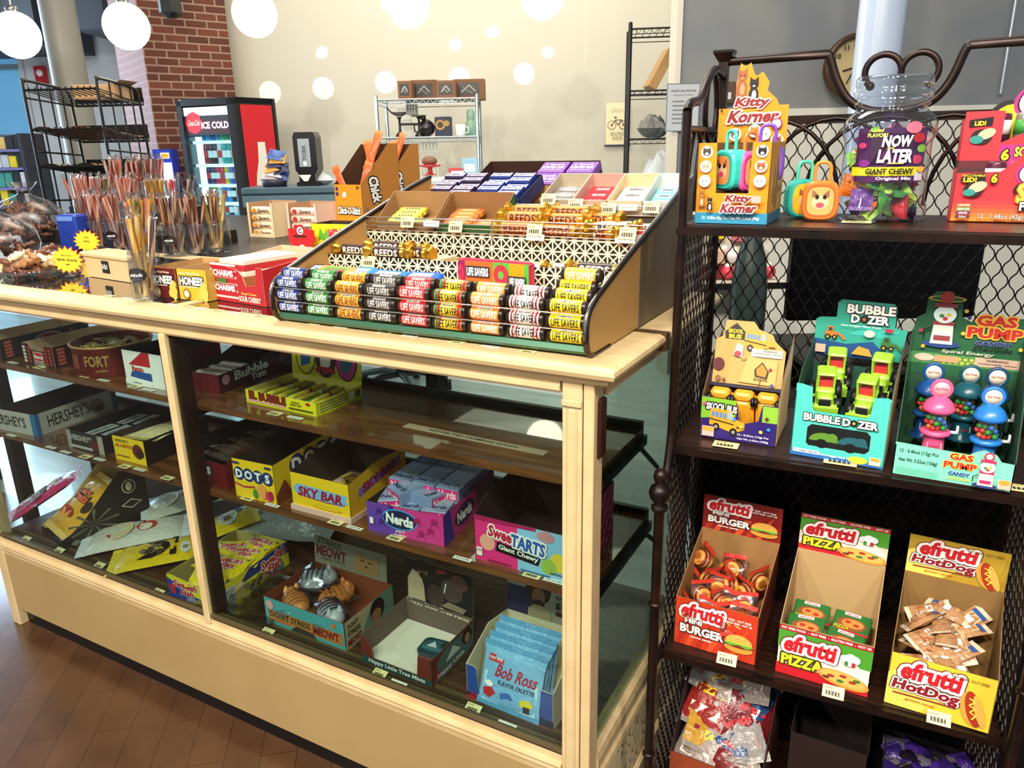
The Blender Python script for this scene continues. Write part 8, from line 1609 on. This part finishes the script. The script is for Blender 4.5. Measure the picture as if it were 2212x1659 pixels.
g = G(); g.bev(0, 1.3, 0, .4, .03, .80, M('080606', .7, 0, 0, 0, .2), .004); part('body', g, t); g = G(); g.b2(.01, 1.29, .01, .39, 0, .03, BKM); part('plinth', g, t); g = G(); g.b2(.43, .435, -.001, .0, .05, .78, M('1c1816', .4)); part('door_gap', g, t)
# shelf of bagged candy to the left of the television
v5 = 2.6; a_, b_, z0, z1 = R4(1500, 560, 1703, 612, v5)
t = thing('candy_display_shelf', 'white display shelf with dark front edge carrying pink candy bags, seen through the mesh', 'display shelf', bg(a_, v5, 0), BROT); w_ = b_-a_
zsh = bgp(1640, 612, v5)[1]; SHL = M('c8c4b4', .5); ZT5 = bgp(1600, 470, v5)[1]
g = G(); g.b2(0, w_, .22, .24, 0, ZT5, M('d8d4c4', .5)); part('back_panel', g, t); g = G(); g.b2(0, w_, 0, .24, zsh-.016, zsh, SHL); g.b2(0, w_, -.006, 0, zsh-.02, zsh+.002, BKM); part('shelf', g, t); g = G(); g.b2(w_*.0, .02, 0, .24, 0, ZT5, BKM); part('side_panel', g, t, 'black side panel')
r = random.Random(77)
for k in range(11):
    c = ['c83a4c', 'e8a0a8', 'd8d0cc', 'b02c38'][k % 4]; x = w_*.42+w_*.055*(k % 9); z = zsh+.002+.055*(k//9)
    g = G(); g.sphere((0, 0, .026), .026, M(c, .4), 10, 8, (1, .9, 1)); g.sphere((0, 0, .045), .014, M('e8e0dc', .3), 8, 6); solo('candy_bag', g, 'small pink and white candy bag on the white display shelf behind the mesh', 'candy bag', tuple(bg(a_+x, v5+.08+.06*(k % 2), z)), 0, 'pink candy bags behind the mesh')
for k, (x, z, w2, h2, c, nm) in enumerate(((.06, .0, .1, .05, '6a1c20', 'dark red box with white letters'), (.17, .0, .1, .05, '8a2c34', 'red box with round letters'), (.06, .055, .09, .05, 'c8a890', 'tan box with a white strip'), (.16, .055, .09, .03, '1c1818', 'black flat box'), (.4, .13, .03, .05, 'e8d020', 'yellow ball'), (.62, .12, .05, .06, 'c86a80', 'pink striped pack'), (.78, .13, .07, .07, 'd82c20', 'red pack'), (.74, .2, .08, .05, '4a4c60', 'grey pack'), (.93, .2, .05, .05, '3a2c40', 'dark violet pack'))):
    g = G(); g.bev(-w2/2, w2/2, -.02, .02, 0, h2, M(c, .4), .004)
    if k < 2: D(g, (0, -.0205, 0), step=.0006).txt(['D', 'MU'][k], 0, h2/2, h2*.5, WH, b=.08)
    xx = a_+(x*w_ if x > .3 else x+.02); o = solo('hanging_pack', g, nm+' on the white display unit behind the mesh', 'candy pack', tuple(bg(xx, v5+(.1 if z < .06 else .197), zsh+.002+z)), BROT)
g = G(); g.lathe([(.055, 0), (.06, .02), (.06, .2), (.05, .26), (.022, .33), (.02, .37)], M('24302c', .35), n=20); zz_ = bgp(1600, 745, v5-.1)[1]
solo('dark_bottle', g, 'large dark green bottle behind the wire mesh, left of the television', 'bottle', tuple(bg(bgp(1612, 700, v5-.1)[0], v5-.1, LOWZ-.18 if 0 else .62)), 0).scale = (1, 1, 1.45)
g = G(); g.bev(0, 1.3, 0, .5, 0, .62, M('16120f', .5), .004); solo('low_cabinet', g, 'dark low cabinet below the white display shelf', 'cabinet', tuple(bg(a_-.3, v5-.35)), BROT) if 0 else None
# --- bread rack with brown paper lined shelves on the table behind the counter
v6 = 3.5; BT = 1.0622
ua, zh = bgp(38, 182, v6); ub, _ = bgp(204, 160, v6); WRK = ub-ua
BRM = M('101010', .35, .3)
t = thing('bread_rack', 'black wire bread rack with four sloping shelves lined with brown paper', 'rack', bg(ua+.02, v6, BT), BROT-.10)
TH = bgp(120, 172, v6)[1]-BT
for x in (0, WRK):
    g = G(); g.tube(arcp([(x, 0, 0), (x, 0, TH-.05), (x, .012, TH-.005), (x, .05, TH), (x, .27, TH-.02), (x, .30, TH-.05), (x, .31, TH-.1), (x, .33, 0)], 5), .0065, BRM, 6)
    for y in (.09, .17, .25): g.tube([(x, y, .02), (x, y, TH-.01)], .004, BRM, 5)
    for z in (.12, .33, TH-.07): g.tube([(x, 0, z), (x, .32, z-.02)], .0045, BRM, 5)
    part('side_frame', g, t)
zsr = [TH-.06, bgp(120, 272, v6)[1]-BT-.035, bgp(140, 352, v6)[1]-BT-.035, .04]
for i, z in enumerate(zsr):
    g = G(); 
    for y, dz in ((0, .02), (.34, -.03)): g.tube([(-.0, y, z+dz), (WRK, y, z+dz)], .005, BRM, 5)
    for k in range(13): x = WRK*k/12; g.tube([(x, -.004, z+.03), (x, 0, z+.02), (x, .34, z-.03), (x, .345, z+.0)], .003, BRM, 4)
    g.b2(-.0, WRK, .34, .346, z-.02, z+.045, BRM)
    part('wire_shelf', g, t)
    if i in (1, 2):
        g = G(); P = [[(x, .01+.3*j/6, z+.024-.05*(.01+.3*j/6)/.34+.010*math.sin(x*37+j*1.3)*math.sin(j*2.1+i)+.004) for x in [WRK*k/10 for k in range(11)]] for j in range(7)]
        g.add([p for r_ in P for p in r_], [(j*11+k, j*11+k+1, (j+1)*11+k+1, (j+1)*11+k) for j in range(6) for k in range(10)], M('b08c68', .7), True); part('paper_liner', g, t, 'crinkled brown paper liner')
g = G(); g.add([(0, 0, 0), (.2, 0, 0), (.2, .14, 0), (0, .14, 0), (0, 0, .06), (.2, 0, .06), (.2, .14, .06), (0, .14, .06)], [(0, 1, 5, 4), (1, 2, 6, 5), (2, 3, 7, 6), (3, 0, 4, 7), (0, 3, 2, 1)], M('c0986c', .7)); g.add([(.2, 0, .06), (.2, .14, .06), (.235, .14, .075), (.235, 0, .075)], [(0, 1, 2, 3)], M('c0986c', .7)); p_ = bg(bgp(148, 180, v6+.1)[0], v6+.12, BT+TH-.072); solo('cardboard_box', g, 'open cardboard box lying on the top shelf of the bread rack', 'box', tuple(p_), BROT-.1)
# back table carrying rack, jars' rear rows and stick cartons
# --- blue crate behind the sticks
a_, z_ = bgp(112, 440, 2.62); g = G(); g.bev(0, .085, 0, .06, 0, .12, M('1c3a9c', .4), .006); g.b2(.01, .075, -.002, 0, .10, .115, M('6a90d8', .4)); solo('plastic_crate', g, 'deep blue plastic crate behind the sack of taffy', 'crate', tuple(bg(a_, 2.62, BT)), BROT-.3)
# --- distant shelves at far left
v7 = 6.6; a_, b_, z0, z1 = R4(-40, 288, 98, 560, v7); zz1 = z1
t = thing('gondola_shelf', 'distant grocery shelf with packaged goods at the far left', 'shelf unit', bg(a_, v7, 0), BROT); w_ = b_-a_
g = G(); g.b2(0, w_, .3, .33, 0, z1, M('1c1e20', .5)); g.b2(w_-.03, w_, 0, .33, 0, z1, M('24282a', .5)); part('back_panel', g, t)
for z in (bgp(40, 322, v7)[1], bgp(40, 362, v7)[1], bgp(40, 405, v7)[1], bgp(40, 445, v7)[1]): g = G(); g.b2(0, w_, 0, .3, z-.02, z, M('6a6a9c', .4)); part('shelf', g, t)
r = random.Random(8)
for j, py in enumerate((322, 362, 405, 445)):
    z = bgp(40, py, v7)[1]
    for k in range(8):
        c = r.choice(['d8d4c8', '3a8a80', '2a3a7c', 'c8c8d0', '1c2424', 'b0b8bc', 'd8c020'] if j else ['d8c020', '1c1c20', 'c8a860']); h = r.uniform(.09, .14); g = G(); g.bev(0, w_/9, 0, .1, 0, h, M(c, .4), .003); solo('grocery_pack', g, 'distant grocery pack on the %s tier of the far left shelf' % ['top', 'second', 'third', 'lowest'][j], 'package', tuple(bg(a_+w_*k/8.3, v7+.03, z+.001)), BROT, 'grocery packs on the far left shelf, tier '+['one', 'two', 'three', 'four'][j])
v8 = 4.9; 
for i, (px0, py0, px1, py1, c, nm) in enumerate(((-30, 400, 95, 420, '5a5cb0', 'violet blue bar fronted'), (95, 405, 150, 430, '4a4a5c', 'grey'))):
    pass
# paper bag of white film at left
# --- dark speaker/camera on top of the brick pillar
u_, z_ = bgp(365, 10, 6.2); t = thing('wall_speaker', 'black speaker bracketed high at the corner of the brick pillar', 'speaker', bg(u_, 6.2, z_), BROT); g = G(); g.bev(-.06, .07, -.08, .08, -.09, .2, M('121416', .5), .03); part('body', g, t)
g = G(); g.tube([(0, .06, .05), (-.06, .2, .1)], .012, BKM, 6); part('bracket', g, t)
# --- office chair seen through the counter glass
v9 = 2.1; p_ = onz(865, 828, .05)
t = thing('office_chair', 'office chair base with five star legs seen through the counter glass', 'chair', (p_.x, p_.y, 0), .6)
CHM = M('3a3c3c', .4)
for k in range(5):
    a = 2*pi*k/5; g = G(); g.tube(arcp([(0, 0, .11), (.12*math.cos(a), .12*math.sin(a), .12), (.28*math.cos(a), .28*math.sin(a), .075)]), [.022]*12+[.014], CHM, 6) if 0 else g.tube([(0, 0, .11), (.12*math.cos(a), .12*math.sin(a), .115), (.28*math.cos(a), .28*math.sin(a), .075)], .02, CHM, 6); part('leg', g, t)
    part('caster', G().lathe([(.001, -.02), (.03, -.02), (.03, .02), (.001, .02)], BKM, (.28*math.cos(a), .28*math.sin(a), .031), 12, ax='x'), t)
g = G(); g.lathe([(.03, .1), (.03, .25), (.02, .25), (.02, .42)], CHM, n=12); part('gas_lift', g, t); g = G(); g.bev(-.24, .24, -.23, .23, .42, .50, M('1c1e20', .7), .03); part('seat', g, t)
p_ = onz(600, 800, .02); p_ = V((-1.02, .95, 0))
g = G(); pr = []
for k in range(6): pr += [(.05, .05*k), (.085, .05*k+.02), (.085, .05*k+.03), (.05, .05*k+.05)]
q1 = ony(600, 798, 1.05); t = thing('stool', 'black stool with a ribbed rubber column behind the counter', 'stool', (q1.x, 1.05, 0)); g = G(); g.lathe([(r_*.7, q1.z+z_) for r_, z_ in pr], M('16181a', .4), n=20); part('ribbed_column', g, t); g = G(); g.lathe([(.2, 0), (.2, .02), (.03, .05), (.025, q1.z)], M('16181a', .4), n=24); part('base', g, t); 
# side stuff: white cable loop on grey wall end omitted
